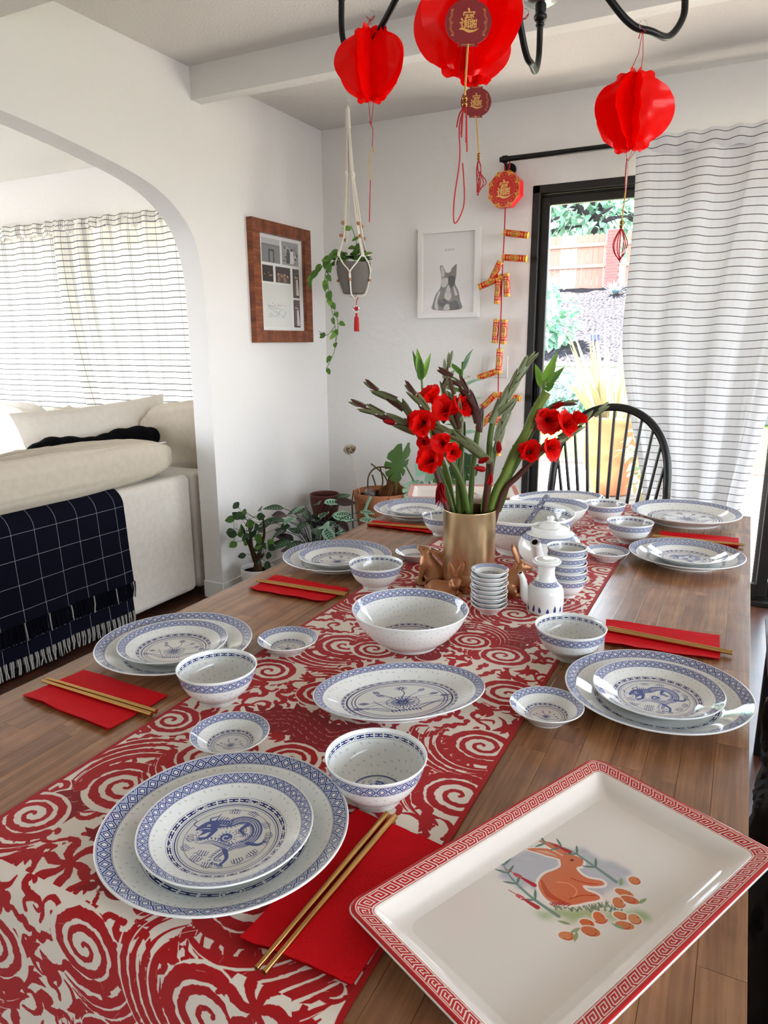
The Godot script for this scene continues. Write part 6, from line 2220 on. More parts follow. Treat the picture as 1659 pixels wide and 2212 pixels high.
func build_linen_and_sticks() -> void:
	napkin("red paper napkin under the tray corner, nearest the viewer", [[-0.352, -0.618], [-0.240, -0.606], [-0.243, -0.415], [-0.357, -0.412]], 1, CLOTH)
	napkin("red paper napkin at the near left corner of the table", [[-0.931, -0.736], [-0.742, -0.731], [-0.746, -0.617], [-0.943, -0.632]], 2)
	napkin("red paper napkin left of the middle rice bowl on the left side", [[-0.933, -1.282], [-0.728, -1.268], [-0.739, -1.175], [-0.930, -1.174]], 3)
	napkin("red paper napkin by the brass vase on the far left", [[-0.967, -1.835], [-0.737, -1.835], [-0.753, -1.772], [-0.956, -1.773]], 4)
	napkin("red paper napkin beside the rice bowl on the near right", [[-0.198, -1.334], [0.0, -1.346], [0.005, -1.234], [-0.181, -1.217]], 5)
	napkin("red paper napkin behind the plates at the second right place", [[-0.18, -2.075], [0.02, -2.085], [0.022, -1.984], [-0.16, -1.958]], 6)
	napkin("red paper napkin at the far head of the table beyond the bowls", [[-0.72, -2.36], [-0.60, -2.37], [-0.62, -2.16], [-0.73, -2.14]], 7)
	chopsticks("brass chopsticks pointing at the viewer on the napkin nearest the viewer", Vector2(-0.3185, -0.391), Vector2(-0.309, -0.622), 0.0085, CLOTH + 0.0036)
	chopsticks("brass chopsticks on the napkin at the near left corner", Vector2(-0.952, -0.679), Vector2(-0.718, -0.677), 0.0085, TOP + 0.0036)
	chopsticks("brass chopsticks on the napkin left of the middle rice bowl", Vector2(-0.940, -1.223), Vector2(-0.713, -1.229), 0.0085, TOP + 0.0036)
	chopsticks("brass chopsticks on the napkin by the brass vase", Vector2(-0.957, -1.787), Vector2(-0.737, -1.818), 0.0085, TOP + 0.0036)
	chopsticks("brass chopsticks on the napkin on the near right", Vector2(0.023, -1.266), Vector2(-0.187, -1.281), 0.0085, TOP + 0.0036)
	chopsticks("brass chopsticks on the napkin behind the second right plates", Vector2(0.034, -2.006), Vector2(-0.19, -1.996), 0.0085, TOP + 0.0036)


func build_rabbits() -> void:
	var cam_dir := Vector3(0.39, 0, 0.92)       # towards the viewer
	var right := Vector3(0.92, 0, -0.39)
	# sitting up, nose raised, ears laid back; local x is where it looks
	var t := thing("rabbit_figurine", "golden rabbit sitting up with its nose raised and ears back", "figurine", Vector3(-0.585, CLOTH, -1.384), 0.0, "golden rabbits")
	t.basis = Basis(-right, Vector3.UP, (-right).cross(Vector3.UP))
	var g := Geo.new()
	var b := [[Vector3(-0.013, 0.023, 0), Vector3(0.009, 0.052, 0), 0.023, 0.0165], [Vector3(0.009, 0.052, 0), Vector3(0.012, 0.069, 0), 0.015, 0.011], [Vector3(0.011, 0.0745, 0), Vector3(0.026, 0.083, 0), 0.0118, 0.0062], [Vector3(-0.036, 0.012, 0), Vector3(-0.038, 0.013, 0), 0.0075, 0.007]]
	for s in [-1.0, 1.0]:
		b.append([Vector3(-0.012, 0.019, s * 0.014), Vector3(0.004, 0.016, s * 0.018), 0.0155, 0.0105])
		b.append([Vector3(-0.002, 0.0045, s * 0.018), Vector3(0.024, 0.0045, s * 0.016), 0.0052, 0.0048])
		b.append([Vector3(0.017, 0.045, s * 0.008), Vector3(0.024, 0.009, s * 0.008), 0.0082, 0.0055])
		b.append([Vector3(0.024, 0.006, s * 0.008), Vector3(0.033, 0.0045, s * 0.0085), 0.0052, 0.0042])
	g.blob(M.gilt, b, 0.0021, 0.005)
	part("body", g, t)
	_rabbit_face(t, Vector3(0.017, 0.0815, 0), 0.0088, Vector3(0.032, 0.0858, 0))
	for s in [-1.0, 1.0]:
		g = Geo.new()
		g.ball(M.gilt, Vector3(-0.017, 0.068, s * 0.009), Vector3(0.024, 0.0026, 0.0075), Basis(Vector3(0, 0, 1), 0.52) * Basis(Vector3(1, 0, 0), s * 0.7), 18, 12)
		part("ear", g, t)
	# lying down, facing the viewer, ears up; local x to the right, z to the viewer
	t = thing("rabbit_figurine", "small golden rabbit lying down facing the viewer, ears upright", "figurine", Vector3(-0.512, CLOTH, -1.336), 0.0, "golden rabbits")
	t.basis = Basis(right, Vector3.UP, cam_dir)
	g = Geo.new()
	b = [[Vector3(-0.040, 0.017, -0.002), Vector3(-0.006, 0.017, 0.004), 0.0165, 0.015], [Vector3(-0.002, 0.022, 0.008), Vector3(0.003, 0.031, 0.012), 0.0115, 0.011], [Vector3(0.003, 0.0325, 0.012), Vector3(0.003, 0.0285, 0.0225), 0.0122, 0.0078], [Vector3(-0.004, 0.006, 0.014), Vector3(-0.004, 0.005, 0.026), 0.006, 0.0048], [Vector3(0.010, 0.006, 0.012), Vector3(0.011, 0.005, 0.024), 0.006, 0.0048], [Vector3(-0.030, 0.010, 0.012), Vector3(-0.014, 0.005, 0.018), 0.010, 0.005], [Vector3(-0.057, 0.016, -0.004), Vector3(-0.058, 0.016, -0.004), 0.006, 0.006]]
	g.blob(M.gilt, b, 0.0021, 0.005)
	part("body", g, t)
	for s in [-1.0, 1.0]:
		g = Geo.new()
		g.ball(M.dark_metal, Vector3(0.003 + s * 0.0098, 0.0345, 0.0178), Vector3(0.0016, 0.0018, 0.0014), Basis.IDENTITY, 8, 6)
		part("eye", g, t)
		g = Geo.new()
		g.ball(M.gilt, Vector3(0.003 + s * 0.010, 0.0575, 0.008), Vector3(0.0066, 0.0185, 0.0026), Basis(Vector3(0, 0, 1), -s * 0.27), 18, 12)
		part("ear", g, t)
	g = Geo.new()
	g.ball(M.gilt, Vector3(0.003, 0.0305, 0.0298), Vector3(0.0022, 0.0014, 0.0012), Basis.IDENTITY, 8, 6)
	part("nose", g, t)
	# crouching, looking right
	t = thing("rabbit_figurine", "golden rabbit with upright ears between the dish stack and the sauce pot", "figurine", Vector3(-0.397, CLOTH, -1.392), 0.0, "golden rabbits")
	t.basis = Basis(right, Vector3.UP, cam_dir)
	g = Geo.new()
	b = [[Vector3(-0.022, 0.026, 0), Vector3(0.002, 0.044, 0), 0.024, 0.0175], [Vector3(0.004, 0.048, 0), Vector3(0.010, 0.062, 0), 0.0145, 0.0115], [Vector3(0.010, 0.067, 0), Vector3(0.028, 0.062, 0), 0.0125, 0.0068], [Vector3(-0.046, 0.018, 0), Vector3(-0.048, 0.019, 0), 0.008, 0.007]]
	for s in [-1.0, 1.0]:
		b.append([Vector3(-0.022, 0.022, s * 0.013), Vector3(-0.006, 0.015, s * 0.018), 0.0155, 0.010])
		b.append([Vector3(-0.014, 0.0045, s * 0.017), Vector3(0.010, 0.0045, s * 0.015), 0.0052, 0.0046])
		b.append([Vector3(0.008, 0.042, s * 0.009), Vector3(0.015, 0.009, s * 0.009), 0.0085, 0.0056])
		b.append([Vector3(0.015, 0.006, s * 0.009), Vector3(0.024, 0.0045, s * 0.009), 0.0052, 0.0042])
	g.blob(M.gilt, b, 0.0021, 0.005)
	part("body", g, t)
	_rabbit_face(t, Vector3(0.017, 0.0705, 0), 0.0098, Vector3(0.0348, 0.063, 0))
	for s in [-1.0, 1.0]:
		g = Geo.new()
		g.ball(M.gilt, Vector3(-0.001, 0.091, s * 0.008), Vector3(0.0062, 0.020, 0.0028), Basis(Vector3(0, 0, 1), 0.34) * Basis(Vector3(0, 1, 0), s * 0.5), 18, 12)
		part("ear", g, t)


func _rabbit_face(t: Node3D, eye: Vector3, half: float, nose: Vector3) -> void:
	for s in [-1.0, 1.0]:
		var g := Geo.new()
		g.ball(M.dark_metal, eye + Vector3(0, 0, s * half), Vector3(0.0017, 0.0017, 0.0012), Basis.IDENTITY, 8, 6)
		part("eye", g, t)
	var g := Geo.new()
	g.ball(M.gilt, nose, Vector3(0.0014, 0.0014, 0.0022), Basis.IDENTITY, 8, 6)
	part("nose", g, t)


# ---------------------------------------------------------------- chandelier and what hangs from it
const HUB := Vector3(-0.54, 2.12, -1.50)


func build_chandelier() -> void:
	var t := thing("chandelier", "black chandelier with curved arms hung with red lanterns", "chandelier", HUB)
	var g := Geo.new()
	g.lathe(M.dark_metal, smooth(pv2([0, -0.10, 0.012, -0.09, 0.018, -0.06, 0.03, -0.03, 0.034, 0.0, 0.026, 0.03, 0.014, 0.06, 0.01, 0.12, 0.008, 0.3, 0.0, 0.3])), 24)
	g.tube(M.dark_metal, PackedVector3Array([Vector3(0, 0.2, 0), Vector3(0, 0.31, 0)]), 0.007, 10)
	g.lathe(M.dark_metal, smooth(pv2([0, 0.27, 0.03, 0.275, 0.06, 0.30, 0.062, 0.32, 0, 0.32])), 24)
	part("stem", g, t)
	# each arm falls from the hub, turns up and carries a cup and dish
	for e in [[Vector3(-0.249, 1.893, -1.716), Vector3(-0.198, 1.985, -1.80)], [Vector3(-0.502, 1.879, -1.735), Vector3(-0.522, 2.00, -1.862)], [Vector3(-0.905, 1.935, -1.655), Vector3(-0.962, 2.076, -1.689)], [Vector3(-0.47, 1.93, -1.20), Vector3(-0.455, 2.06, -1.12)], [Vector3(-0.83, 2.0, -1.28), Vector3(-0.89, 2.1, -1.24)]]:
		var a: Vector3 = e[0] - HUB
		var b: Vector3 = e[1] - HUB
		var out := Vector3(a.x, 0, a.z)
		g = Geo.new()
		g.tube(M.dark_metal, path3([Vector3(0, -0.02, 0) + out * 0.08, out * 0.34 + Vector3(0, lerpf(0.0, a.y, 0.12), 0), out * 0.72 + Vector3(0, lerpf(0.0, a.y, 0.74), 0), out * 0.88 + Vector3(0, a.y * 0.955, 0), a, a.lerp(b, 0.3) + Vector3(b.x - a.x, 0, b.z - a.z) * 0.28 + Vector3(0, -0.026, 0), Vector3(b.x, lerpf(a.y, b.y, 0.5), b.z), b], 7), 0.0072, 12)
		var m := part("arm", g, t)
		g = Geo.new()
		g.xf.origin = b
		g.lathe(M.dark_metal, smooth(pv2([0.0, -0.002, 0.009, 0.0, 0.0105, 0.004, 0.0085, 0.008, 0.0135, 0.014, 0.0155, 0.021, 0.012, 0.028, 0.0125, 0.034, 0.012, 0.055, 0, 0.055])), 20)
		part("cup", g, m)
		g = Geo.new()
		g.xf.origin = b + Vector3(0, 0.042, 0)
		g.lathe(M.nickel, smooth(pv2([0.0, 0.002, 0.02, 0.002, 0.036, 0.008, 0.040, 0.013, 0.038, 0.014, 0.02, 0.007, 0, 0.006])), 28)
		part("dish", g, m)
		g = Geo.new()
		g.xf.origin = b + Vector3(0, 0.05, 0)
		g.lathe(M.white_trim, pv2([0.012, 0, 0.012, 0.08, 0, 0.08]), 16)
		part("candle_sleeve", g, m)


# a lantern of red film: leaves set round the axis, cut to a lantern's outline with scalloped necks
func lantern(label: String, c: Vector3, turn: float, r: float, hook: Vector3, sd: int) -> Node3D:
	var t := thing("red_lantern", label, "lantern", c, turn, "red lanterns")
	var out := PackedVector2Array()        # radius and height of the leaf's edge
	for p in Cv.curve(v2([0.0, -0.93, 0.12, -0.99, 0.24, -0.95, 0.34, -0.98, 0.44, -0.90, 0.46, -0.80, 0.52, -0.76, 0.75, -0.58, 0.93, -0.28, 1.0, 0.02, 0.95, 0.32, 0.78, 0.58, 0.54, 0.74, 0.47, 0.79, 0.46, 0.89, 0.36, 0.97, 0.26, 0.94, 0.14, 0.99, 0.0, 0.93]), 3):
		out.append(p)
	var n := noise(1.2, sd)
	var cnt := 7
	for k in cnt:
		var a := TAU * (k + 0.22 * sin(k * 2.6 + sd)) / cnt
		var d := Vector3(cos(a), 0, sin(a))
		var o := Vector3(-sin(a), 0, cos(a))
		var bow := 0.34 * sin(k * 1.9 + sd)
		var sk := r * (1.0 + 0.05 * sin(k * 3.3 + sd))
		var g := Geo.new()
		for s in [0.0, 0.0003]:
			g.grid(M.lantern_red, 10, out.size() - 1, func(u: float, v: float) -> Vector3:
				var p: Vector2 = out[int(round(v * (out.size() - 1)))]
				var x: float = p.x * u
				return (d * x + Vector3(0, p.y * 0.93 * lerpf(0.94, 1.0, u), 0) + o * (bow * x * x * (1.0 - 0.5 * p.y * p.y) + 0.05 * n.get_noise_2d(x * 2.0 + k * 9, p.y * 2.0))) * sk + o * s)
		part("leaf", g, t)
	# the string from the arm, and the knot
	var g := Geo.new()
	var h := t.transform.affine_inverse() * hook
	for s in [-1.0, 1.0]:
		g.tube(M.red_cord, PackedVector3Array([Vector3(s * 0.014, r * 0.88, 0), h * 0.7 + Vector3(s * 0.006, 0, 0.002), h]), 0.0007, 5)
	g.tube(M.red_cord, path3([h + Vector3(-0.009, 0.006, 0), h + Vector3(0.004, -0.004, 0.003), h + Vector3(0.010, 0.007, 0), h + Vector3(-0.004, -0.005, -0.002), h + Vector3(-0.010, -0.018, 0)], 4), 0.0009, 5)
	part("string", g, t)
	g = Geo.new()
	var rg := PackedVector3Array()
	for k in 15:
		var a := TAU * k / 16
		rg.append(h + Vector3(0.0105 * sin(a), 0.008 + 0.0105 * cos(a), 0))
	g.tube(M.nickel, rg, 0.0006, 5)
	part("hook", g, t)
	return t


# the pendant under a lantern: cords, card with the gold character, cord, two beads, tassel
func pendant(t: Node3D, card: Vector3, card_turn: float, w: float, beads: Vector3, tassel: Array, from_y: float, spread := 0.012) -> void:
	var inv := t.transform.affine_inverse()
	card = inv * card
	beads = inv * beads
	var half := w * 0.46
	var g := Geo.new()
	for s in [-1.0, 0.3, 1.0]:
		g.tube(M.red_cord, PackedVector3Array([Vector3(s * spread, from_y, 0.3 * spread), card + Vector3(s * 0.002, half * 0.96, 0)]), 0.00055, 5)
	part("cord", g, t)
	g = Geo.new()
	g.xf = Transform3D(Basis(Vector3.UP, card_turn - t.rotation.y), card)
	var edge := PackedVector2Array()
	for p in Cv.curve(v2([-0.22, -0.46, -0.21, -0.40, -0.26, -0.385, -0.40, -0.28, -0.48, -0.12, -0.5, 0.0, -0.48, 0.12, -0.40, 0.28, -0.26, 0.385, -0.21, 0.40, -0.22, 0.46]), 4):
		edge.append(p * w)
	for p in Cv.curve(v2([0.22, 0.46, 0.21, 0.40, 0.26, 0.385, 0.40, 0.28, 0.48, 0.12, 0.5, 0.0, 0.48, -0.12, 0.40, -0.28, 0.26, -0.385, 0.21, -0.40, 0.22, -0.46]), 4):
		edge.append(p * w)
	g.prism(M.tag_edge, edge, -0.0008, 0.0008, Rect2(-w * 0.5, -w * 0.5, w, w), M.tag_print)
	part("card", g, t)
	g = Geo.new()
	g.tube(M.gold_cord, PackedVector3Array([card + Vector3(0, -half * 0.9, 0.001), card.lerp(beads, 0.5) + Vector3(0, 0, 0.002), beads]), 0.0016, 6)
	part("gold_cord", g, t)
	for k in 2:
		g = Geo.new()
		g.ball(M.bead_gold, beads + Vector3(0, -0.004 - 0.0078 * k, 0), Vector3(0.0042, 0.0039, 0.0042), Basis.IDENTITY, 12, 8)
		part("bead", g, t)
	g = Geo.new()
	for strand in tassel:
		var pts := []
		for p: Vector3 in strand:
			pts.append(beads + Vector3(0, -0.014, 0) + p)
		g.tube(M.red_cord, path3(pts, 4), 0.0011, 5)
	part("tassel", g, t)


func build_lanterns() -> void:
	var R := RandomNumberGenerator.new()
	R.seed = 3
	var right := Vector3(0.892, 0, -0.452)
	var front := lantern("largest red film lantern, hanging nearest the viewer at the top", Vector3(-0.453, 1.768, -1.193), 0.6, 0.082, Vector3(-0.47, 1.925, -1.20), 1)
	var loops := []
	for k in 5:
		var a := R.randf() * TAU
		loops.append([Vector3.ZERO, Vector3(0.008 * cos(a), -0.012, 0.008 * sin(a)), Vector3(0.012 * cos(a), -0.03 - 0.008 * k, 0.01 * sin(a))])
	loops.append([Vector3.ZERO, right * -0.010 + Vector3(0, -0.03, 0), right * -0.008 + Vector3(0, -0.075, 0), right * -0.018 + Vector3(0, -0.135, 0), right * -0.017 + Vector3(0, -0.168, 0), right * -0.004 + Vector3(0, -0.155, 0), right * 0.003 + Vector3(0, -0.13, 0), right * -0.002 + Vector3(0, -0.08, 0)])
	pendant(front, Vector3(-0.418, 1.731, -1.108), 0.47, 0.068, Vector3(-0.425, 1.638, -1.118), loops, -0.075)
	var left := lantern("left red film lantern, with a thin gold and red cord below it", Vector3(-0.849, 1.899, -1.622), 0.35, 0.083, Vector3(-0.865, 2.005, -1.652), 2)
	var g := Geo.new()
	var inv := left.transform.affine_inverse()
	var knot := inv * Vector3(-0.838, 1.765, -1.60)
	for s in [-1.0, 1.0]:
		g.tube(M.red_cord, PackedVector3Array([Vector3(s * 0.006, -0.07, 0), knot + Vector3(s * 0.004, 0.03, 0), knot]), 0.0008, 5)
	var e1 := inv * Vector3(-0.828, 1.715, -1.585)
	g.tube(M.red_cord, path3([knot + Vector3(-0.005, 0.01, 0), knot, knot + Vector3(0.004, -0.01, 0), e1], 4), 0.0009, 5)
	var e3 := inv * Vector3(-0.816, 1.546, -1.544)
	var e2 := inv * Vector3(-0.823, 1.64, -1.565)
	g.tube(M.red_cord, PackedVector3Array([e2, e2.lerp(e3, 0.5), e3]), 0.0012, 5)
	part("cord", g, left)
	g = Geo.new()
	g.tube(M.gold_cord, path3([e1, e1 + Vector3(0.004, -0.008, 0), e1.lerp(e2, 0.2) + Vector3(-0.004, 0, 0), e2], 4), 0.0013, 6)
	part("gold_cord", g, left)
	var rt := lantern("right red film lantern, hanging in front of the curtain rod", Vector3(-0.272, 1.745, -1.705), 0.9, 0.083, Vector3(-0.262, 1.893, -1.700), 3)
	var cage := []
	for k in 7:
		var a := k * 0.9
		var w := 0.014
		cage.append([Vector3.ZERO, Vector3(w * cos(a), -0.028, w * sin(a)), Vector3(w * 0.8 * cos(a), -0.05, w * 0.8 * sin(a)), Vector3(0.001 * k, -0.064 - 0.003 * (k % 3), 0)])
	pendant(rt, Vector3(-0.271, 1.612, -1.671), 0.47 + 1.2, 0.068, Vector3(-0.27, 1.522, -1.645), cage, -0.07, 0.016)
	var bk := lantern("red film lantern half hidden behind the largest lantern", Vector3(-0.633, 1.928, -1.736), 0.1, 0.08, Vector3(-0.522, 1.972, -1.73), 4)
	var ts := []
	for k in 7:
		ts.append([Vector3.ZERO, Vector3(0.006 * sin(k * 2.0), -0.02, 0.004 * cos(k * 2.0)), Vector3(0.004 + 0.003 * k * (1.0 if k % 2 else -0.4), -0.05, 0.004 * sin(k * 1.0)), Vector3(0.002 * sin(k * 1.3), -0.078 + 0.006 * (k % 3), 0.003)])
	pendant(bk, Vector3(-0.622, 1.812, -1.708), 0.47, 0.070, Vector3(-0.606, 1.70, -1.69), ts, -0.06, 0.02)


func build_garland() -> void:
	# octagon box and a string of little gold and red cylinders, hung on the end of the rod
	var t := thing("firecracker_garland", "string of gold and red paper firecrackers under a red octagon box", "garland", Vector3(-1.172, 2.012, -3.68))
	var g := Geo.new()
	var turn := Basis(Vector3.UP, -0.12)
	g.xf = Transform3D(turn, Vector3.ZERO)
	var oct := PackedVector2Array()
	for k in 8:
		var a := (k + 0.5) * TAU / 8
		oct.append(Vector2(cos(a), sin(a)) * 0.088)
	g.prism(M.octagon_side, oct, -0.026, 0.026, Rect2(-0.088, -0.088, 0.176, 0.176), M.octagon_print)
	part("octagon_box", g, t)
	g = Geo.new()
	for k in 8:
		var a := oct[k]
		var b := oct[(k + 1) % 8]
		g.tube(M.cracker_gold, PackedVector3Array([turn * Vector3(a.x, a.y, 0.0262), turn * Vector3(b.x, b.y, 0.0262)]), 0.0016, 6)
	part("gold_edge", g, t)
	g = Geo.new()
	for s in [-1.0, 1.0]:
		g.tube(M.red_cord, path3([Vector3(s * 0.008, 0.08, 0), Vector3(s * 0.012 + 0.004, 0.12, 0.002), Vector3(0.008, 0.155, 0.0)], 4), 0.0035, 6)
	g.tube(M.red_cord, path3([Vector3(0, -0.08, 0), Vector3(-0.002, -0.25, 0.0), Vector3(-0.006, -0.42, 0), Vector3(-0.006, -0.62, 0), Vector3(-0.010, -0.80, 0), Vector3(-0.008, -1.0, 0), Vector3(0.0, -1.33, 0)], 5), 0.003, 6)
	part("red_string", g, t)
	# each cracker: upper end, lower end
	for e in [[0.0, -0.20, 0.125, -0.222], [-0.004, -0.318, 0.122, -0.332], [-0.016, -0.338, -0.062, -0.43], [-0.004, -0.412, -0.125, -0.458], [-0.022, -0.418, -0.026, -0.545], [0.018, -0.398, 0.026, -0.51], [-0.026, -0.622, -0.032, -0.742], [0.018, -0.625, 0.014, -0.748], [-0.004, -0.772, -0.006, -0.898], [-0.018, -0.888, -0.118, -0.922],
			[-0.018, -1.005, -0.112, -1.098], [-0.008, -1.008, 0.116, -1.026], [-0.004, -1.055, -0.008, -1.17], [-0.03, -1.108, -0.118, -1.198], [0.0, -1.24, 0.004, -1.335], [-0.012, -1.30, -0.03, -1.38]]:
		var a := Vector3(e[0], e[1], 0.006)
		var b := Vector3(e[2], e[3], 0.008)
		var d := (b - a).normalized()
		g = Geo.new()
		var y := -d
		var x := Vector3(0, 0, 1).cross(y).normalized()
		g.xf = Transform3D(Basis(x, y, x.cross(y)), b)
		var l := a.distance_to(b)
		g.lathe(M.cracker_print, pv2([0.0165, 0, 0.0165, l]), 18, 0, 1, 1.0)
		for h in [0.0, l]:
			g.lathe(M.cracker_gold, pv2([0, h - 0.001, 0.0155, h - 0.001, 0.0175, h, 0.0175, h + 0.004, 0.0165, h + 0.005] if h == 0.0 else [0.0165, h - 0.006, 0.0176, h - 0.005, 0.0176, h - 0.001, 0.0155, h + 0.001, 0, h + 0.001]), 18)
		part("firecracker", g, t)


# ---------------------------------------------------------------- the vase of gladioli
func build_flowers() -> void:
	var t := thing("brass_vase", "tall brushed brass cylinder vase holding red gladioli and bamboo", "vase", Vector3(-0.504, CLOTH, -1.40))
	var g := turned([0, .002, .052, .001, .0555, .001, .056, .004, .0562, .060, .0562, .120, .0562, .174, .0560, .1765, .0548, .1765, .0546, .170, .0546, .06, .052, .006, 0, .006], [[0, 12, "brushed_brass", 1]], 1, 1, 1, 80)
	part("vessel", g, t)
	var U := Vector3(0.941, 0, -0.339)
	var N := Vector3(0.339, 0, 0.941)          # towards the viewer
	var V := Vector3(0, 0.1765, 0)
	var O := t.position + V
	var at := func(u: float, y: float, d: float) -> Vector3: return U * u + N * d + Vector3(0, y, 0)
	# spikes: stems with bracts in two rows; points run from the tip down, depth to the viewer last
	var spikes := [
		["long gladiolus spike leaning furthest left", [-0.245, 0.223, -0.203, 0.208, -0.169, 0.193, -0.124, 0.174, -0.093, 0.134, -0.068, 0.068, -0.033, -0.06], 0.02, 7, "bract", "bract_wine"],
		["gladiolus spike above the leftmost one, curved over at its tip", [-0.219, 0.26, -0.185, 0.238, -0.155, 0.225, -0.128, 0.191, -0.093, 0.134, -0.051, 0.044, -0.02, -0.06], -0.01, 6, "bract", "bract_wine"],
		["gladiolus spike with red flowers left of the middle", [-0.129, 0.255, -0.107, 0.232, -0.087, 0.205, -0.066, 0.165, -0.049, 0.12, -0.017, 0.058, 0.004, -0.06], 0.035, 6, "bract", "bract_wine"],
		["pale gladiolus spike standing upright at the back", [-0.051, 0.315, -0.054, 0.281, -0.061, 0.248, -0.036, 0.195, -0.022, 0.148, -0.02, 0.044, -0.009, -0.06], -0.03, 6, "bract_pale", "bract"],
		["gladiolus spike with a tall bud between the two large red flowers", [-0.049, 0.265, -0.033, 0.225, -0.026, 0.189, -0.02, 0.148, -0.025, 0.044, -0.016, -0.06], 0.01, 5, "bract", "bract_wine"],
		["dark gladiolus spike bowed over to the left at the top", [-0.063, 0.286, -0.028, 0.268, -0.007, 0.239, 0.010, 0.209, 0.014, 0.175, 0.010, 0.141, 0.003, 0.062, 0.001, -0.06], 0.0, 7, "bract_wine", "bract_wine"],
		["green gladiolus spike lying across the front with red buds under it", [-0.065, 0.176, -0.026, 0.158, 0.002, 0.138, 0.026, 0.118, 0.040, 0.101, 0.035, 0.045, 0.026, -0.06], 0.045, 7, "bract", "bract"],
		["tall gladiolus spike leaning right of the middle", [0.116, 0.318, 0.096, 0.288, 0.081, 0.258, 0.066, 0.226, 0.047, 0.199, 0.038, 0.149, 0.037, 0.080, 0.026, -0.06], 0.01, 8, "bract_pale", "bract"],
		["pale gladiolus spike just behind the tall right-leaning one", [0.078, 0.219, 0.067, 0.189, 0.055, 0.149, 0.046, 0.101, 0.035, 0.010, 0.028, -0.06], -0.012, 6, "bract_pale", "bract_pale"],
		["gladiolus spike reaching furthest right, in front of the chair hoop", [0.266, 0.220, 0.230, 0.187, 0.193, 0.157, 0.174, 0.147, 0.139, 0.116, 0.098, 0.071, 0.069, 0.035, 0.045, -0.06], 0.0, 6, "bract_pale", "bract"],
		["gladiolus spike with the upper pair of red flowers on the right", [0.205, 0.226, 0.164, 0.216, 0.133, 0.176, 0.103, 0.109, 0.075, 0.053, 0.035, -0.06], -0.02, 4, "bract", "bract_wine"],
	]
	var idx := 0
	var stems := []
	for s in spikes:
		var st := thing("gladiolus", s[0], "flower", O, 0.0, "gladioli in the vase")
		var pts := []
		var q: Array = s[1]
		for i in range(0, q.size(), 2):
			pts.append(at.call(q[i], q[i + 1], s[2] * clampf(q[i + 1] * 5.0 + 0.3, 0.0, 1.0)))
		var p := path3(pts, 8)
		var n := p.size()
		g = Geo.new()
		var rr := []
		for k in n:
			rr.append(lerpf(0.0014, 0.0062, clampf(float(k) / n * 1.5, 0.0, 1.0)))
		g.tube(M.stem_green if idx % 3 else M.bract_wine, p, rr, 9)
		part("stem", g, st)
		g = Geo.new()
		var cnt: int = s[3]
		for k in cnt:
			var f := float(k) / cnt
			var i0 := int(f * n * 0.62) + 2
			var d := (p[maxi(i0 - 2, 0)] - p[i0]).normalized()
			var sd := 1.0 if k % 2 == 0 else -1.0
			var side := d.cross(N).normalized() * sd
			var ln := lerpf(0.036, 0.060, f)
			var wd := lerpf(0.013, 0.022, f)
			for j in 2:
				var m: StandardMaterial3D = M[s[4]] if (k + j) % 3 else M[s[5]]
				var fc := (N * (0.8 if j == 0 else -0.4) + side * 0.8).normalized()
				_bract(g, m, p[mini(i0 + 3, n - 1)] + side * 0.002, (d + side * (0.14 + 0.1 * j * sin(k + idx))).normalized(), fc, ln * (1.0 - 0.12 * j), wd)
		_bract(g, M[s[4]], p[3], (p[0] - p[3]).normalized(), N, p[0].distance_to(p[3]) + 0.012, 0.008)
		part("bracts", g, st)
		# a sword leaf at the foot of some
		if idx in [1, 4, 6, 8, 9]:
			g = Geo.new()
			var f0 := p[n - 5]
			g.leaf(M.stem_green, f0, (p[n - 14] - f0).normalized() + U * (0.12 * sin(idx * 2.0)), N, [0, 0.12, 0, 0, 0.1, 0, 0.09, 0, 0.08, 0.16][idx], 0.016, 0.05, 0.5, 0.3, 4, 12)
			part("sword_leaf", g, st)
		stems.append(st)
		idx += 1
	# open flowers belong to the spike that carries them
	for e in [[2, -0.086, 0.238, 0.015, 0.036, -0.4, 0.9, 0.55], [3, -0.053, 0.210, 0.02, 0.040, 0.15, 0.6, 0.75], [4, -0.022, 0.218, 0.0, 0.036, 0.8, 0.5, 0.5], [2, -0.100, 0.185, 0.05, 0.042, -0.3, -0.1, 1.0], [2, -0.056, 0.150, 0.065, 0.030, 0.0, 0.35, 1.0], [2, -0.083, 0.110, 0.055, 0.044, -0.35, 0.12, 0.9], [0, -0.094, 0.146, 0.03, 0.030, -0.7, 0.3, 0.6], [2, -0.036, 0.128, 0.05, 0.026, 0.5, 0.0, 0.8],
			[10, 0.158, 0.190, 0.0, 0.038, 0.2, 0.1, 0.9], [9, 0.190, 0.182, 0.01, 0.038, 0.6, 0.4, 0.5], [9, 0.216, 0.194, 0.01, 0.026, 0.5, 0.9, 0.2], [9, 0.116, 0.127, 0.03, 0.034, -0.2, 0.1, 0.9], [9, 0.158, 0.136, 0.03, 0.036, 0.8, 0.2, 0.6]]:
		_gladiolus_flower(stems[e[0]], at.call(e[1], e[2], e[3]), (U * e[5] + Vector3(0, e[6], 0) + N * e[7]).normalized(), e[4] * 0.86, int(absf(e[1]) * 1000))
	# half-open buds
	for e in [[6, 0.026, 0.114, 0.055, 0.5, 0.3], [6, 0.018, 0.097, 0.06, -0.7, 0.2], [6, 0.040, 0.075, 0.055, 0.1, 0.9], [10, 0.176, 0.219, -0.01, 0.8, 0.4], [0, -0.170, 0.187, 0.03, -0.8, 0.2], [2, -0.127, 0.190, 0.03, -0.2, 0.9], [8, 0.056, 0.138, 0.03, -0.1, 0.9]]:
		g = Geo.new()
		var d: Vector3 = (U * e[4] + Vector3(0, e[5], 0) + N * 0.4).normalized()
		var p: Vector3 = at.call(e[1], e[2], e[3])
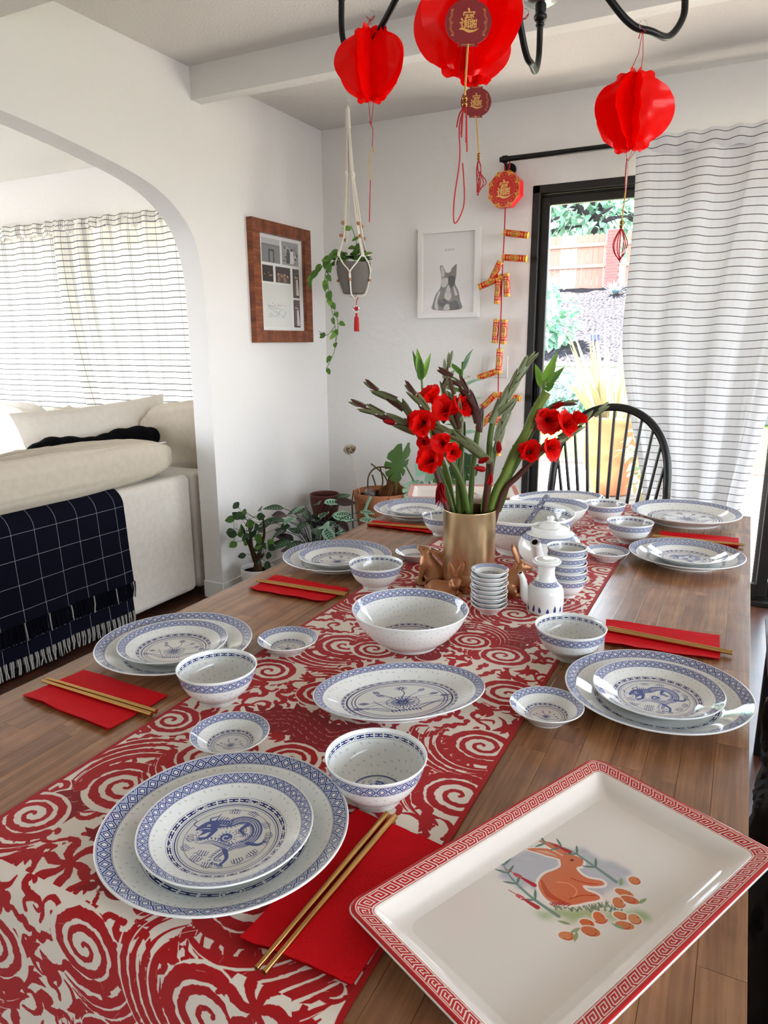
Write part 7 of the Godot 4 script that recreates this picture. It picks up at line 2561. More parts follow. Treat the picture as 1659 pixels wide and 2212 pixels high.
		for k in 3:
			var f := N.rotated(d, k * 2.1)
			_bract(g, M.petal if k else M.petal_dark, p - d * 0.012, d, f, 0.026, 0.013)
		part("bud", g, stems[e[0]])
	# the wilted flower hanging over the rim at the left
	g = Geo.new()
	for k in 6:
		g.leaf(M.petal_dark, at.call(-0.060, 0.062, 0.03), U * (-0.25 + 0.1 * k) + Vector3(0, -1, 0), N.rotated(Vector3.UP, k), 0.05 + 0.004 * (k % 3), 0.014, 0.2, 0.7, 0.4, 4, 8)
	part("wilted_flower", g, stems[0])
	# two canes of bamboo with shoots
	for e in [["thick bamboo cane with a leafy shoot, leaning right", [0.151, 0.246, 0.129, 0.206, 0.111, 0.159, 0.089, 0.119, 0.071, 0.070, 0.055, 0.035, 0.03, -0.06], 0.0098, [[0.143, 0.246], [0.146, 0.268]], [[0.165, 0.326, 0.022], [0.183, 0.296, 0.018], [0.126, 0.302, 0.02], [0.164, 0.264, 0.016]], -0.006],
			["slim bamboo cane with a shoot, at the left behind the red flowers", [-0.104, 0.245, -0.098, 0.215, -0.09, 0.181, -0.076, 0.13, -0.048, 0.061, -0.026, -0.06], 0.0055, [[-0.106, 0.248], [-0.108, 0.285]], [[-0.116, 0.334, 0.018], [-0.127, 0.330, 0.013], [-0.089, 0.325, 0.014], [-0.112, 0.322, 0.015]], -0.035]]:
		var st := thing("bamboo_cane", e[0], "bamboo", O, 0.0, "bamboo in the vase")
		var pts := []
		var q: Array = e[1]
		for i in range(0, q.size(), 2):
			pts.append(at.call(q[i], q[i + 1], e[5]))
		var p := path3(pts, 5)
		var n := p.size()
		g = Geo.new()
		var rr := []
		var fine := PackedVector3Array()
		for k in (n - 1) * 3 + 1:
			fine.append(p[k / 3].lerp(p[mini(k / 3 + 1, n - 1)], (k % 3) / 3.0))
			var ph := fmod(k + 4, 15.0)
			rr.append(e[2] * (1.0 + (0.16 if ph < 1.0 else (-0.05 if ph < 2.0 else 0.0))))
		g.tube(M.bamboo, fine, rr, 12)
		g.tube(M.bamboo, path3([at.call(e[3][0][0], e[3][0][1] - 0.02, e[5]), at.call(e[3][0][0], e[3][0][1], e[5]), at.call(e[3][1][0], e[3][1][1], e[5])], 4), e[2] * 0.42, 8)
		part("cane", g, st)
		g = Geo.new()
		for k in e[4].size():
			var l: Array = e[4][k]
			var b: Vector3 = at.call(e[3][1][0], e[3][1][1] - 0.006 - 0.004 * k, e[5])
			var tip: Vector3 = at.call(l[0], l[1], e[5] + 0.02 * sin(k * 2.0 + 1.0))
			g.leaf(M.leaf_green if k % 2 else M.leaf_bright, b, tip - b, (N + Vector3(0, 0.4, 0)).rotated(U, 0.4 * k), b.distance_to(tip) * 1.02, l[2], 0.06, 0.35, 0.38, 6, 10)
		part("shoot_leaves", g, st)


# a bract or bud scale, hugging the stem
func _bract(g: Geo, m: Material, base: Vector3, dir: Vector3, face: Vector3, l: float, w: float) -> void:
	var side := dir.cross(face).normalized()
	var up := side.cross(dir).normalized()
	g.grid(m, 6, 8, func(u: float, v: float) -> Vector3:
		var x := (u - 0.5) * 2.0
		var ww := w * 0.5 * pow(1.0 - v, 0.62) * (0.62 + 1.0 * sqrt(v)) if v < 1.0 else 0.0
		return base + dir * l * v + side * x * ww + up * (w * 0.42 * (1.0 - x * x) * (1.0 - v * 0.8)))


func _gladiolus_flower(st: Node3D, c: Vector3, dir: Vector3, r: float, sd: int) -> void:
	# six petals flaring from a throat, the upper ones larger
	var n := noise(6.0, sd)
	var a0 := dir.cross(Vector3.UP).normalized()
	if a0.length() < 0.5:
		a0 = Vector3.RIGHT
	var a1 := a0.cross(dir).normalized()
	var g := Geo.new()
	for k in 6:
		var ang := (k + 0.25) * TAU / 6 + 0.1 * sin(sd + k)
		var o := a0 * cos(ang) + a1 * sin(ang)
		var sd2 := dir.cross(o).normalized()
		var inner := 0.0 if k % 2 == 0 else 0.1
		var open := 0.5 + 0.38 * sin(sd * 0.37 + k * 1.3)
		g.grid(M.petal, 8, 10, func(u: float, v: float) -> Vector3:
			var x := (u - 0.5) * 2.0
			var w := r * 0.66 * pow(sin(PI * clampf(0.07 + v * 0.83, 0.0, 1.0)), 0.62) * (0.55 + 0.45 * minf(1.0, v * 2.2))
			var out := r * (0.10 + open * v * v * 0.95)
			var fwd := r * (-0.55 + 1.35 * v - 0.55 * open * v * v)
			var curl := 0.10 * r * x * x * (1.0 - v) - 0.12 * r * pow(v, 3.0)
			var ruf := r * 0.09 * n.get_noise_2d(x * 0.5 + k * 3.0, v * 0.7) * v
			return c + o * (out + ruf - curl * 0.4 + inner * r * 0.3) + dir * (fwd + curl + ruf) + sd2 * x * w)
	part("flower", g, st)
	g = Geo.new()
	_bract(g, M.bract, c - dir * r * 1.15, dir, a1, r * 1.0, r * 0.5)
	_bract(g, M.bract_wine, c - dir * r * 1.15, dir, -a1, r * 0.9, r * 0.5)
	part("calyx", g, st)
	g = Geo.new()
	for k in 3:
		var o := (a0 * cos(k * 2.1) + a1 * sin(k * 2.1)) * r * 0.1
		g.tube(M.petal_dark, PackedVector3Array([c - dir * r * 0.4, c + dir * r * 0.1 + o, c + dir * r * 0.38 + o * 1.6]), 0.0009, 5)
	part("stamens", g, st)


# ---------------------------------------------------------------- plants indoors
func build_planter() -> void:
	var base := Vector3(-1.865, 1.522, -3.35)
	var t := thing("hanging_planter", "grey pot in a white macrame hanger with wooden beads, in the corner", "planter", base)
	var g := Geo.new()
	g.lathe(M.grey_pot, smooth(pv2([0, 0, 0.05, 0, 0.056, 0.006, 0.076, 0.07, 0.085, 0.13, 0.086, 0.150, 0.083, 0.152, 0.08, 0.148, 0.078, 0.13])), 40)
	g.lathe(M.soil, pv2([0.079, 0.135, 0, 0.14]), 24)
	part("pot", g, t)
	# cords: bundled above, parted at the knots, round the pot and gathered below
	var top := Vector3(-0.02, 0.87, 0)
	g = Geo.new()
	var beads := []
	for k in 4:
		var a := 0.5 + k * TAU / 4
		var d := Vector3(cos(a), 0, sin(a))
		for s in [-1.0, 1.0]:
			var o = d.rotated(Vector3.UP, PI / 2) * 0.0035 * s
			g.tube(M.macrame, path3([top + o * 0.6, top * Vector3(0.9, 0, 0) + Vector3(0, 0.74, 0) + d * 0.010 + o, Vector3(-0.012, 0.57, 0) + d * 0.020 + o, Vector3(-0.006, 0.42, 0) + d * 0.038 + o * 1.6, d * 0.056 + Vector3(0, 0.28, 0) + o, d * 0.088 + Vector3(0, 0.185, 0) + o], 6), 0.0036, 7, true, 60.0)
			var e := d.rotated(Vector3.UP, s * PI / 4)
			g.tube(M.macrame, path3([d * 0.088 + Vector3(0, 0.185, 0) + o, d.slerp(e, 0.5) * 0.093 + Vector3(0, 0.145, 0), e * 0.087 + Vector3(0, 0.10, 0), e * 0.078 + Vector3(0, 0.05, 0), e * 0.060 + Vector3(0, -0.003, 0), e * 0.02 + Vector3(0, -0.012, 0), Vector3(0.0, -0.02, 0)], 5), 0.0038, 7, true, 60.0)
		g.ball(M.macrame, Vector3(-0.012, 0.57, 0) + d * 0.021, Vector3(0.009, 0.018, 0.009), Basis.IDENTITY, 12, 8)
		g.ball(M.macrame, d * 0.087 + Vector3(0, 0.188, 0), Vector3(0.008, 0.016, 0.008), Basis.IDENTITY, 12, 8)
		for y in [0.335, 0.275]:
			beads.append(Geo.new())
			beads[-1].ball(M.wood_bead, d * lerpf(0.088, 0.038, (y - 0.185) / 0.235) + Vector3(-0.002, y + 0.006 * sin(k * 2.0), 0), Vector3.ONE * 0.0095, Basis.IDENTITY, 12, 8)
		beads.append(Geo.new())
		beads[-1].ball(M.wood_bead, d.rotated(Vector3.UP, PI / 4) * 0.083 + Vector3(0, 0.066, 0), Vector3.ONE * 0.008, Basis.IDENTITY, 12, 8)
	g.tube(M.macrame, PackedVector3Array([top + Vector3(0.002, -0.09, 0), top + Vector3(0, 0.0, 0), top + Vector3(0, 0.015, 0)]), [0.014, 0.012, 0.006], 10)
	part("macrame_cords", g, t)
	for b in beads:
		part("wooden_bead", b, t)
	g = Geo.new()
	g.tube(M.white_trim, path3([Vector3(-0.02, 0.918, 0), Vector3(-0.02, 0.905, 0), Vector3(-0.008, 0.895, 0), Vector3(-0.006, 0.882, 0), Vector3(-0.02, 0.874, 0), Vector3(-0.03, 0.884, 0)], 4), 0.003, 8)
	part("ceiling_hook", g, t)
	# pothos: trailing stems with heart leaves
	var R := RandomNumberGenerator.new()
	R.seed = 44
	var p := thing("pothos", "trailing pothos with heart-shaped green leaves in the hanging grey pot", "plant", base + Vector3(0, 0.14, 0))
	var lg := Geo.new()
	g = Geo.new()
	for e in [[Vector3(-0.05, 0.0, 0.02), Vector3(-0.10, 0.06, 0.03), Vector3(-0.13, -0.05, 0.04), Vector3(-0.12, -0.18, 0.04), Vector3(-0.10, -0.30, 0.03), Vector3(-0.105, -0.42, 0.03), Vector3(-0.16, -0.52, 0.03)], [Vector3(-0.05, 0.0, 0), Vector3(-0.12, 0.04, 0.02), Vector3(-0.19, -0.01, 0.02), Vector3(-0.255, -0.06, 0.02)], [Vector3(-0.04, 0, 0), Vector3(-0.1, 0.03, 0.05), Vector3(-0.14, -0.08, 0.06), Vector3(-0.12, -0.2, 0.05)], [Vector3(0, 0, 0), Vector3(0.02, 0.10, 0.0), Vector3(0.0, 0.19, 0.02)], [Vector3(0.02, 0, 0), Vector3(0.05, 0.08, 0), Vector3(0.035, 0.15, 0)], [Vector3(-0.10, -0.30, 0.03), Vector3(-0.15, -0.345, 0.03), Vector3(-0.20, -0.325, 0.03)], [Vector3(-0.105, -0.2, 0.04), Vector3(-0.07, -0.29, 0.05), Vector3(-0.085, -0.38, 0.05)], [Vector3(0, 0, 0.03), Vector3(-0.03, 0.06, 0.06), Vector3(-0.07, 0.05, 0.09)]]:
		var pp := path3(e, 7)
		g.tube(M.leaf_green, pp, 0.0016, 6)
		var i := 3
		while i < pp.size():
			var d := (pp[i] - pp[i - 1]).normalized()
			var out := Vector3(R.randf_range(-1, 1), R.randf_range(-0.6, 0.3), R.randf_range(-0.2, 1.0)).normalized()
			var sz := R.randf_range(0.03, 0.055) * (1.0 if pp[i].y > -0.15 else 0.72)
			_heart(lg, [M.leaf_green, M.leaf_bright, M.leaf_green][R.randi() % 3], pp[i] + out * 0.012, (out + d * 0.5 + Vector3(0, -0.5, 0)).normalized(), Vector3(R.randf_range(-0.3, 0.3), 0.5, 1.0), sz)
			g.tube(M.leaf_green, PackedVector3Array([pp[i], pp[i] + out * 0.012]), 0.001, 5)
			i += 3 if pp[i].y > -0.15 else 4
	for k in 16:
		var a := k * 2.399
		_heart(lg, [M.leaf_green, M.leaf_bright, M.leaf_deep][k % 3], Vector3(cos(a) * 0.05, 0.02 + 0.008 * (k % 5), sin(a) * 0.05), Vector3(cos(a) - 0.3, 0.3, sin(a)), Vector3(0, 1, 0.6), 0.055)
	part("stems", g, p)
	part("leaves", lg, p)
	# charm under the pot
	var c := thing("red_tassel_charm", "red knot charm with white beads and a red tassel under the hanging pot", "charm", base + Vector3(0.03, -0.02, 0.03))
	g = Geo.new()
	g.tube(M.red_cord, PackedVector3Array([Vector3(0, 0.0, -0.02), Vector3(0, -0.02, 0), Vector3(0, -0.05, 0)]), 0.0022, 6)
	for k in 3:
		for s in [-1.0, 1.0]:
			g.tube(M.red_cord, PackedVector3Array([Vector3(s * (-0.012 + 0.006 * k) - 0.006, -0.045 - 0.006 * k, 0), Vector3(s * (-0.012 + 0.006 * k) + 0.008 * s, -0.064 + 0.003 * k, 0.001)]), 0.003, 6)
	g.ball(M.red_cord, Vector3(0, -0.056, 0), Vector3(0.012, 0.012, 0.006), Basis(Vector3(0, 0, 1), PI / 4), 4, 6)
	part("knot", g, c)
	g = Geo.new()
	for k in 6:
		var a := k * TAU / 6 + 0.3
		g.ball(M.porcelain, Vector3(cos(a) * 0.0155, -0.058 + sin(a) * 0.016, 0.002), Vector3.ONE * 0.0042, Basis.IDENTITY, 10, 8)
	part("white_beads", g, c)
	g = Geo.new()
	g.lathe(M.red_cord, smooth(pv2([0.002, -0.076, 0.006, -0.08, 0.0055, -0.09, 0.0105, -0.10, 0.0125, -0.165, 0.0, -0.166])), 16)
	for k in 22:
		var a := k * TAU / 22
		g.tube(M.red_cord, PackedVector3Array([Vector3(cos(a) * 0.0105, -0.10, sin(a) * 0.0105), Vector3(cos(a) * 0.0125, -0.14, sin(a) * 0.0125), Vector3(cos(a + 0.1) * 0.0125, -0.169, sin(a + 0.1) * 0.0125)]), 0.0012, 4, false)
	part("tassel", g, c)


func _heart(g: Geo, m: Material, base: Vector3, dir: Vector3, face: Vector3, l: float) -> void:
	dir = dir.normalized()
	var side := dir.cross(face).normalized()
	var up := side.cross(dir).normalized()
	g.grid(m, 6, 8, func(u: float, v: float) -> Vector3:
		var x := (u - 0.5) * 2.0
		var w := l * 0.42 * pow(sin(PI * pow(1.0 - v, 1.0 if v > 0.5 else 1.0) * 0.92 + 0.08), 0.75) * (1.25 - 0.6 * v) if v < 1.0 else 0.0
		return base + dir * (l * (v - 0.16 * absf(x) * (1.0 - v))) + side * x * w + up * (absf(x) * w * 0.22 - 0.16 * l * v * v))


func potted(called: String, label: String, at: Vector3, prof: Array, m: Material, soil_r: float, soil_y: float) -> Node3D:
	var t := thing(called, label, "plant pot", at)
	var g := Geo.new()
	g.lathe(m, smooth(pv2(prof)), 40)
	part("pot", g, t)
	g = Geo.new()
	g.lathe(M.soil, pv2([soil_r, soil_y, soil_r * 0.5, soil_y + 0.006, 0, soil_y + 0.01]), 20)
	part("soil", g, t)
	return t


func build_plants() -> void:
	var R := RandomNumberGenerator.new()
	# small round-leaved shrub in a white pot
	var t := potted("white_plant_pot", "small white pot on the floor by the arch jamb", Vector3(-2.115, 0, -2.755), [0, 0, 0.062, 0, 0.068, 0.01, 0.082, 0.15, 0.084, 0.178, 0.080, 0.179, 0.077, 0.16], M.white_pot, 0.078, 0.155)
	var p := thing("round_leaved_shrub", "small shrub with round dark green leaves and a forked trunk in the white pot", "plant", Vector3(-2.115, 0.155, -2.755))
	var g := Geo.new()
	g.tube(M.bark, path3([Vector3(0, 0, 0), Vector3(0.004, 0.04, 0), Vector3(0.0, 0.07, 0)], 4), [0.026, 0.024, 0.022, 0.021, 0.02, 0.019, 0.018, 0.018, 0.018], 12)
	var tips := []
	for e in [[Vector3(0, 0.06, 0), Vector3(-0.02, 0.12, 0.01), Vector3(-0.022, 0.20, 0.015), Vector3(-0.03, 0.27, 0.02)], [Vector3(0, 0.05, 0), Vector3(0.025, 0.12, 0), Vector3(0.045, 0.20, -0.01), Vector3(0.05, 0.28, 0)], [Vector3(0, 0.06, 0), Vector3(0.04, 0.085, 0.02), Vector3(0.065, 0.11, 0.03)], [Vector3(-0.01, 0.05, 0), Vector3(-0.04, 0.13, 0.0), Vector3(-0.05, 0.19, 0.02)]]:
		var pp := path3(e, 6)
		var rr := []
		for k in pp.size():
			rr.append(lerpf(0.012, 0.004, float(k) / pp.size()))
		g.tube(M.bark, pp, rr, 9)
		tips.append(pp)
	part("trunk", g, p)
	g = Geo.new()
	var st := Geo.new()
	R.seed = 8
	for pp: PackedVector3Array in tips:
		for k in 11:
			var b: Vector3 = pp[R.randi_range(pp.size() / 2, pp.size() - 1)]
			var d := Vector3(R.randf_range(-1, 1), R.randf_range(-0.2, 1.1), R.randf_range(-0.6, 1)).normalized()
			var l := R.randf_range(0.03, 0.11)
			st.tube(M.leaf_deep, PackedVector3Array([b, b + d * l * 0.6, b + d * l + Vector3(0, 0.006, 0)]), 0.0012, 5)
			g.leaf([M.leaf_deep, M.leaf_deep, M.leaf_green][R.randi() % 3], b + d * l, d + Vector3(0, -0.3, 0), Vector3(R.randf_range(-0.4, 0.6), 0.5, 1), R.randf_range(0.035, 0.065), R.randf_range(0.028, 0.046), 0.2, 0.12, 0.62, 4, 6)
	part("leaf_stalks", st, p)
	part("leaves", g, p)
	# prayer plant: broad leaves striped with dark feathers
	potted("dark_plant_pot", "dark pot under the striped prayer plant, behind the table edge", Vector3(-1.93, 0, -3.02), [0, 0, 0.09, 0, 0.10, 0.02, 0.13, 0.18, 0.135, 0.22, 0.128, 0.222, 0.125, 0.2], M.maroon_pot, 0.126, 0.195)
	p = thing("prayer_plant", "spreading prayer plant with pale leaves striped in dark green", "plant", Vector3(-1.93, 0.195, -3.02))
	R.seed = 19
	for k in 46:
		var a := R.randf() * TAU
		var lift := R.randf_range(0.06, 0.3)
		var reach := R.randf_range(0.05, 0.26) * (1.0 if sin(a) > -0.3 else 0.6)
		var d := Vector3(cos(a), 0, sin(a))
		var tip := d * reach + Vector3(0, lift, 0)
		g = Geo.new()
		g.tube(M.leaf_dark, path3([Vector3(d.x * 0.02, 0, d.z * 0.02), tip * 0.5 + Vector3(0, lift * 0.25, 0), tip], 4), 0.0018, 5)
		var ld := (d + Vector3(0, R.randf_range(-0.5, 0.35), 0)).normalized()
		var face := Vector3(R.randf_range(-0.3, 0.5), 1.0, R.randf_range(0.2, 0.9))
		var l := R.randf_range(0.08, 0.135)
		var w := l * R.randf_range(0.42, 0.54)
		var pale := a < 0.9 or a > 5.2 or R.randf() < 0.25
		var back := R.randf() < 0.18
		g.leaf(M.leaf_purple if back else (M.leaf_jade if pale else M.leaf_deep), tip, ld, face, l, w, 0.3, 0.16, 0.5, 6, 10)
		if not back:     # the dark feathering lies on the leaf
			var side := ld.cross(face).normalized()
			var up := side.cross(ld).normalized()
			for j in 6:
				var v := 0.14 + 0.125 * j
				var c := tip + ld * l * v + up * (0.0012 - 0.18 * l * v * v)
				for s in [-1.0, 1.0]:
					var len2 := w * 0.40 * sin(PI * pow(v, 0.7))
					g.leaf(M.leaf_dark if pale else M.leaf_jade, c, ld * 0.75 + side * s + up * 0.16, up, len2, 0.0075 if pale else 0.0028, 0.1, 0.0, 0.45, 2, 4)
		part("leaf", g, p)
	# maroon pot behind it, against the back wall
	potted("maroon_plant_pot", "maroon glazed pot on the floor in the corner behind the prayer plant", Vector3(-2.135, 0.28, -3.45), [0, 0, 0.055, 0, 0.065, 0.01, 0.085, 0.09, 0.088, 0.14, 0.083, 0.143, 0.08, 0.12], M.maroon_pot, 0.081, 0.11)
	t = thing("plant_stand", "low dark stool under the maroon pot in the corner", "stool", Vector3(-2.135, 0, -3.45))
	g = Geo.new()
	g.lathe(M.black_wood, smooth(pv2([0, 0.255, 0.11, 0.255, 0.115, 0.262, 0.115, 0.275, 0.11, 0.28, 0, 0.28])), 28)
	part("seat", g, t)
	for k in 3:
		var a := k * TAU / 3
		g = Geo.new()
		g.tube(M.black_wood, PackedVector3Array([Vector3(cos(a) * 0.07, 0.258, sin(a) * 0.07), Vector3(cos(a) * 0.1, 0, sin(a) * 0.1)]), 0.011, 8)
		part("leg", g, t)
	# the big terracotta pot on its stand, with orchid roots, a dry palm and a monstera behind
	var tp := Vector3(-1.735, 0.19, -3.40)
	t = potted("terracotta_pot", "large terracotta pot of bare roots by the back wall", tp, [0, 0, 0.105, 0, 0.112, 0.01, 0.145, 0.16, 0.156, 0.27, 0.156, 0.292, 0.150, 0.294, 0.143, 0.27], M.terracotta, 0.144, 0.262)
	var std := thing("plant_stand", "low dark stool under the large terracotta pot", "stool", Vector3(tp.x, 0, tp.z))
	g = Geo.new()
	g.lathe(M.black_wood, smooth(pv2([0, 0.165, 0.15, 0.165, 0.155, 0.172, 0.155, 0.185, 0.15, 0.19, 0, 0.19])), 28)
	part("seat", g, std)
	for k in 4:
		var a := k * TAU / 4 + 0.4
		g = Geo.new()
		g.tube(M.black_wood, PackedVector3Array([Vector3(cos(a) * 0.1, 0.168, sin(a) * 0.1), Vector3(cos(a) * 0.135, 0, sin(a) * 0.135)]), 0.012, 8)
		part("leg", g, std)
	p = thing("bare_rooted_plant", "leafless plant with a fibrous brown stump and looping roots in the terracotta pot", "plant", tp + Vector3(0, 0.265, 0))
	g = Geo.new()
	var bones := [[Vector3(0.02, 0.0, -0.02), Vector3(0.075, 0.02, -0.02), 0.05, 0.05], [Vector3(0.05, 0.03, -0.02), Vector3(0.062, 0.12, -0.02), 0.038, 0.022], [Vector3(0.062, 0.12, -0.02), Vector3(0.07, 0.15, -0.02), 0.022, 0.02]]
	var nz := noise(30.0, 4)
	g.blob(M.husk, bones, 0.006, 0.02, func(q: Vector3) -> float: return 0.010 * nz.get_noise_3d(q.x * 2.2, q.y * 0.8, q.z * 2.2))
	part("stump", g, p)
	g = Geo.new()
	for e in [[Vector3(-0.07, 0, 0.03), Vector3(-0.07, 0.10, 0.03), Vector3(-0.03, 0.155, 0.03), Vector3(0.03, 0.165, 0.02), Vector3(0.07, 0.15, 0.0)], [Vector3(-0.05, 0.18, 0.03), Vector3(-0.02, 0.16, 0.03), Vector3(0.03, 0.12, 0.03), Vector3(0.07, 0.06, 0.05), Vector3(0.06, 0.0, 0.07)], [Vector3(-0.045, 0.12, 0.03), Vector3(-0.03, 0.08, 0.03), Vector3(-0.025, 0.06, 0.03)], [Vector3(0.0, 0.16, 0.02), Vector3(0.02, 0.09, 0.03), Vector3(0.01, 0.03, 0.04)]]:
		g.tube(M.dry_stem, path3(e, 6), 0.0042, 8)
	for e in [[Vector3(0.065, 0.10, 0.04), Vector3(0.105, 0.06, 0.09), Vector3(0.09, 0.0, 0.13), Vector3(0.04, -0.03, 0.165)], [Vector3(-0.06, 0.03, 0.06), Vector3(-0.03, -0.02, 0.15), Vector3(-0.01, -0.09, 0.165)], [Vector3(-0.145, 0.03, 0.06), Vector3(-0.162, -0.05, 0.05), Vector3(-0.158, -0.2, 0.05)]]:
		g.tube(M.husk, path3(e, 6), 0.0035, 8)
	g.tube(M.leaf_jade, path3([Vector3(0.02, 0.03, 0.168), Vector3(0.0, -0.01, 0.175), Vector3(-0.012, -0.06, 0.178), Vector3(0.012, -0.09, 0.18), Vector3(0.03, -0.15, 0.18)], 6), 0.008, 10)
	part("roots", g, p)
	# glass watering bulb half sunk in the soil
	t = thing("watering_globe", "clear glass globe half sunk in the terracotta pot", "glass globe", tp + Vector3(-0.045, 0.275, 0.06))
	g = Geo.new()
	g.ball(M.glass, Vector3(0, 0.012, 0), Vector3(0.032, 0.03, 0.032), Basis.IDENTITY, 20, 14)
	part("globe", g, t)
	# wooden rose on a stick
	t = thing("wooden_rose", "pale wooden rose on a thin stick in the terracotta pot", "ornament", tp + Vector3(-0.118, 0.268, 0.04))
	g = Geo.new()
	g.tube(M.paper_rose, path3([Vector3(0, 0, 0), Vector3(-0.02, 0.11, 0), Vector3(-0.055, 0.225, 0)], 4), 0.0024, 6)
	part("stick", g, t)
	var rc := Vector3(-0.058, 0.25, 0.0)
	for k in 15:
		var a := k * 2.399
		var q := k / 15.0
		var d := Vector3(cos(a), 0.15, sin(a))
		var rad := lerpf(0.008, 0.032, q)
		g = Geo.new()
		g.grid(M.paper_rose, 6, 6, func(u: float, v: float) -> Vector3:
			var b := a + (u - 0.5) * 1.9
			var rr := rad * (0.45 + 0.6 * v + (0.18 * v * v if q > 0.4 else 0.0))
			return rc + Vector3(cos(b) * rr, lerpf(-0.022, 0.020 - 0.018 * q, v) - 0.006 * pow(u - 0.5, 2.0) * 4.0, sin(b) * rr).rotated(Vector3(1, 0, -0.3).normalized(), 0.75))
		part("petal", g, t)
	# monstera behind the table end
	t = potted("monstera_pot", "plain pot of the monstera behind the far end of the table", Vector3(-1.42, 0, -3.45), [0, 0, 0.10, 0, 0.11, 0.01, 0.14, 0.24, 0.142, 0.27, 0.135, 0.272, 0.13, 0.25], M.pale_pot, 0.132, 0.245)
	p = thing("monstera", "monstera with cut heart-shaped leaves behind the far end of the table", "plant", Vector3(-1.42, 0.25, -3.45))
	for e in [[Vector3(-0.20, 0.43, 0.05), Vector3(-0.5, 0.35, 0.8), 0.20, 0.2, "leaf_green"], [Vector3(-0.06, 0.36, 0.02), Vector3(0.3, 0.5, 0.8), 0.14, 2.6, "leaf_jade"], [Vector3(-0.10, 0.24, 0.08), Vector3(0.2, 0.6, 0.7), 0.12, 3.4, "leaf_jade"], [Vector3(0.09, 0.28, 0.05), Vector3(0.2, 0.3, 0.9), 0.15, 4.0, "leaf_green"], [Vector3(0.02, 0.18, 0.10), Vector3(0.1, 0.6, 0.8), 0.13, 2.2, "leaf_green"], [Vector3(0.16, 0.40, 0.0), Vector3(0.3, 0.4, 0.8), 0.14, 5.2, "leaf_deep"]]:
		var c: Vector3 = e[0]
		g = Geo.new()
		g.tube(M.leaf_green, path3([Vector3(c.x * 0.1, 0, 0), Vector3(c.x * 0.45, c.y * 0.5, c.z * 0.5), c], 6), 0.004, 7)
		part("stalk", g, p)
		g = Geo.new()
		_monstera_leaf(g, M[e[4]], c, e[1], e[2], e[3])
		part("leaf", g, p)
	g = Geo.new()
	for k in 12:
		var a := -0.9 + k * 0.28
		g.tube(M.leaf_green, path3([Vector3(-0.03, 0.02, 0.05), Vector3(-0.12 + 0.05 * k, 0.16 - 0.01 * k, 0.12), Vector3(-0.22 + 0.05 * k, 0.02 + 0.012 * (k % 4), 0.22 + 0.02 * (k % 3))], 5), 0.003, 6)
	part("aerial_roots", g, p)
	# tall leafy stem behind the gladioli
	t = potted("tall_plant_pot", "pot of the tall leafy stem against the back wall", Vector3(-1.36, 0, -3.62), [0, 0, 0.07, 0, 0.08, 0.01, 0.10, 0.17, 0.102, 0.2, 0.096, 0.202, 0.09, 0.18], M.white_pot, 0.094, 0.175)
	p = thing("leafy_stem_plant", "tall plant with glossy pointed leaves just above the gladioli", "plant", Vector3(-1.36, 0.175, -3.62))
	g = Geo.new()
	g.tube(M.leaf_green, path3([Vector3(0, 0, 0), Vector3(0.02, 0.4, 0.0), Vector3(0.0, 0.75, 0.02), Vector3(0.01, 1.0, 0.03)], 6), 0.006, 8)
	part("stem", g, p)
	g = Geo.new()
	for k in 20:
		var y := 0.45 + 0.028 * k
		var a := k * 2.0 + 0.5
		g.leaf(M.leaf_green if k % 3 else M.leaf_jade, Vector3(0.008, y, 0.02), Vector3(cos(a), 0.35 if k < 17 else 1.2, 0.3 + 0.4 * sin(a)), Vector3(0, 1, 0.6), 0.12, 0.035, 0.3, 0.2, 0.45, 4, 8)
	part("leaves", g, p)


func _monstera_leaf(g: Geo, m: Material, c: Vector3, face: Vector3, s: float, turn: float) -> void:
	face = face.normalized()
	var side := Vector3.UP.cross(face).normalized().rotated(face, turn)
	var up := face.cross(side).normalized()
	# a heart cut by slots between the lobes
	var out := PackedVector2Array()
	for sg in [1.0, -1.0]:
		var half := []
		for k in 5:
			var a0 := -1.35 + k * 0.56
			for e in [[a0, 1.0], [a0 + 0.22, 1.05], [a0 + 0.42, 0.98], [a0 + 0.47, 0.55 if k in [1, 2, 3] else 0.95], [a0 + 0.51, 0.55 if k in [1, 2, 3] else 0.97]]:
				var a: float = e[0]
				var r: float = e[1] * (0.62 - 0.12 * sin(a))
				half.append(Vector2(sg * cos(a) * r * 0.85, -sin(a) * r * 0.9 + 0.05))
		if sg < 0:
			half.reverse()
		else:
			out.append(Vector2(0, 0.42))
		for q in half:
			out.append(q)
		if sg > 0:
			out.append(Vector2(0, -0.72))
	var tri := Geometry2D.triangulate_polygon(out)
	var q := g.s(m)
	for layer in [0.0, -0.0008]:
		var b := q.v.size()
		for p in out:
			q.v.append(c + side * p.x * s + up * (p.y - 0.3) * s + face * (absf(p.x) * 0.22 * s - 0.15 * s * p.y * p.y + layer))
			q.n.append((face + side * (-signf(p.x) * 0.25)).normalized() * (1.0 if layer == 0.0 else -1.0))
			q.t.append(p)
		for k in tri:
			q.i.append(b + k)


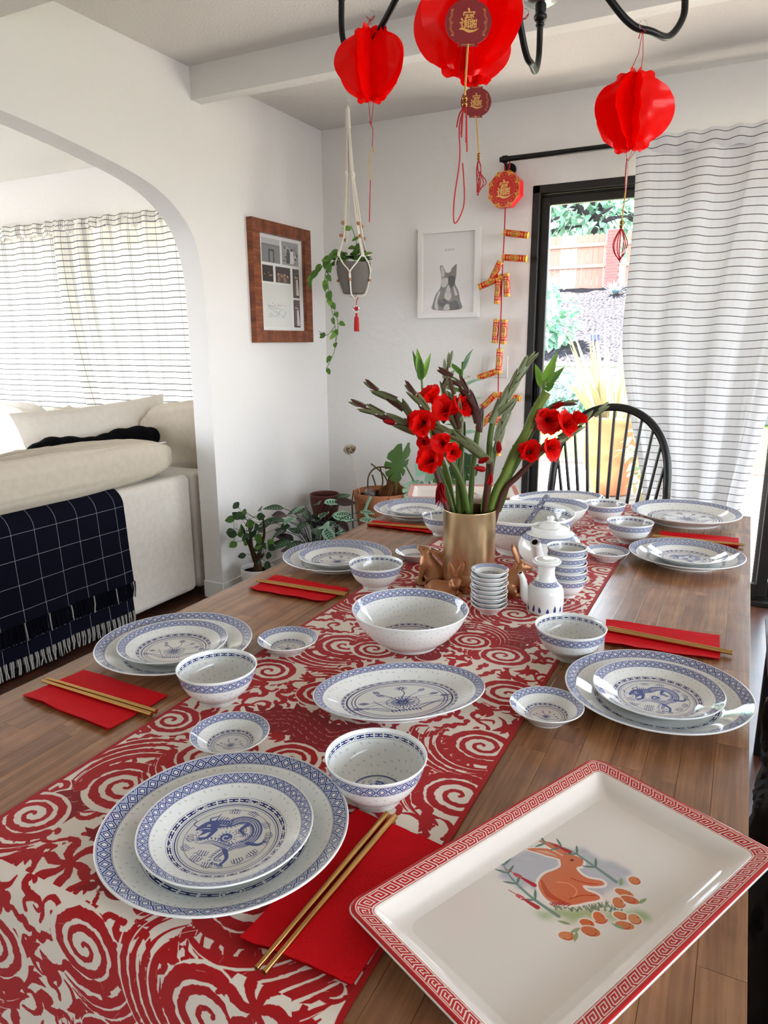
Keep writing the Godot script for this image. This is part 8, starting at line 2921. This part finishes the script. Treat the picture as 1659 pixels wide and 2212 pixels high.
# ---------------------------------------------------------------- the scene
func _ready() -> void:
	# camera: 24 mm equivalent, looking down at the table from its near right corner
	var cam := Camera3D.new()
	cam.name = "Camera"
	cam.fov = rad_to_deg(2.0 * atan(1106.0 / 1531.0))
	cam.near = 0.02
	cam.far = 200.0
	cam.position = Vector3(0, 1.275, 0)
	cam.basis = Basis(Vector3.UP, deg_to_rad(26.886)) * Basis(Vector3.RIGHT, deg_to_rad(-13.43)) * Basis(Vector3(0, 0, 1), deg_to_rad(-0.37))
	add_child(cam)
	cam.current = true
	# bright even sky, seen through the door and the windows
	var we := WorldEnvironment.new()
	we.name = "WorldEnvironment"
	var env := Environment.new()
	var sky := Sky.new()
	var sm := ProceduralSkyMaterial.new()
	sm.sky_top_color = Color(0.86, 0.92, 1.0)
	sm.sky_horizon_color = Color(0.97, 0.985, 1.0)
	sm.ground_bottom_color = Color(0.58, 0.58, 0.58)
	sm.ground_horizon_color = Color(0.88, 0.885, 0.89)
	sm.sky_energy_multiplier = 1.0
	sm.ground_energy_multiplier = 1.0
	sky.sky_material = sm
	env.background_mode = Environment.BG_SKY
	env.sky = sky
	env.background_energy_multiplier = SKY
	env.ambient_light_source = Environment.AMBIENT_SOURCE_DISABLED
	env.tonemap_mode = Environment.TONE_MAPPER_LINEAR
	env.tonemap_exposure = EXPOSURE
	env.sdfgi_enabled = true
	env.ssao_enabled = true
	env.ssil_enabled = true
	we.environment = env
	add_child(we)
	# sun high over the bank behind the fence
	var sun := DirectionalLight3D.new()
	sun.name = "Sun"
	sun.light_color = Color(1.0, 0.985, 0.955)
	sun.light_energy = SUN
	sun.light_angular_distance = 1.0
	sun.shadow_enabled = true
	sun.basis = Basis.looking_at(Vector3(0.30, -0.92, 0.25).normalized(), Vector3.RIGHT)
	add_child(sun)
	make_materials()
	build_rooms()
	build_garden()
	build_sofa()
	build_curtains()
	build_pictures()
	build_table()
	build_chairs()
	build_runner()
	build_linen_and_sticks()
	build_ware()
	build_trays()
	build_rabbits()
	build_flowers()
	build_chandelier()
	build_lanterns()
	build_garland()
	build_planter()
	build_plants()


const SKY := 1.0
const SUN := 4.5
const EXPOSURE := 12.0
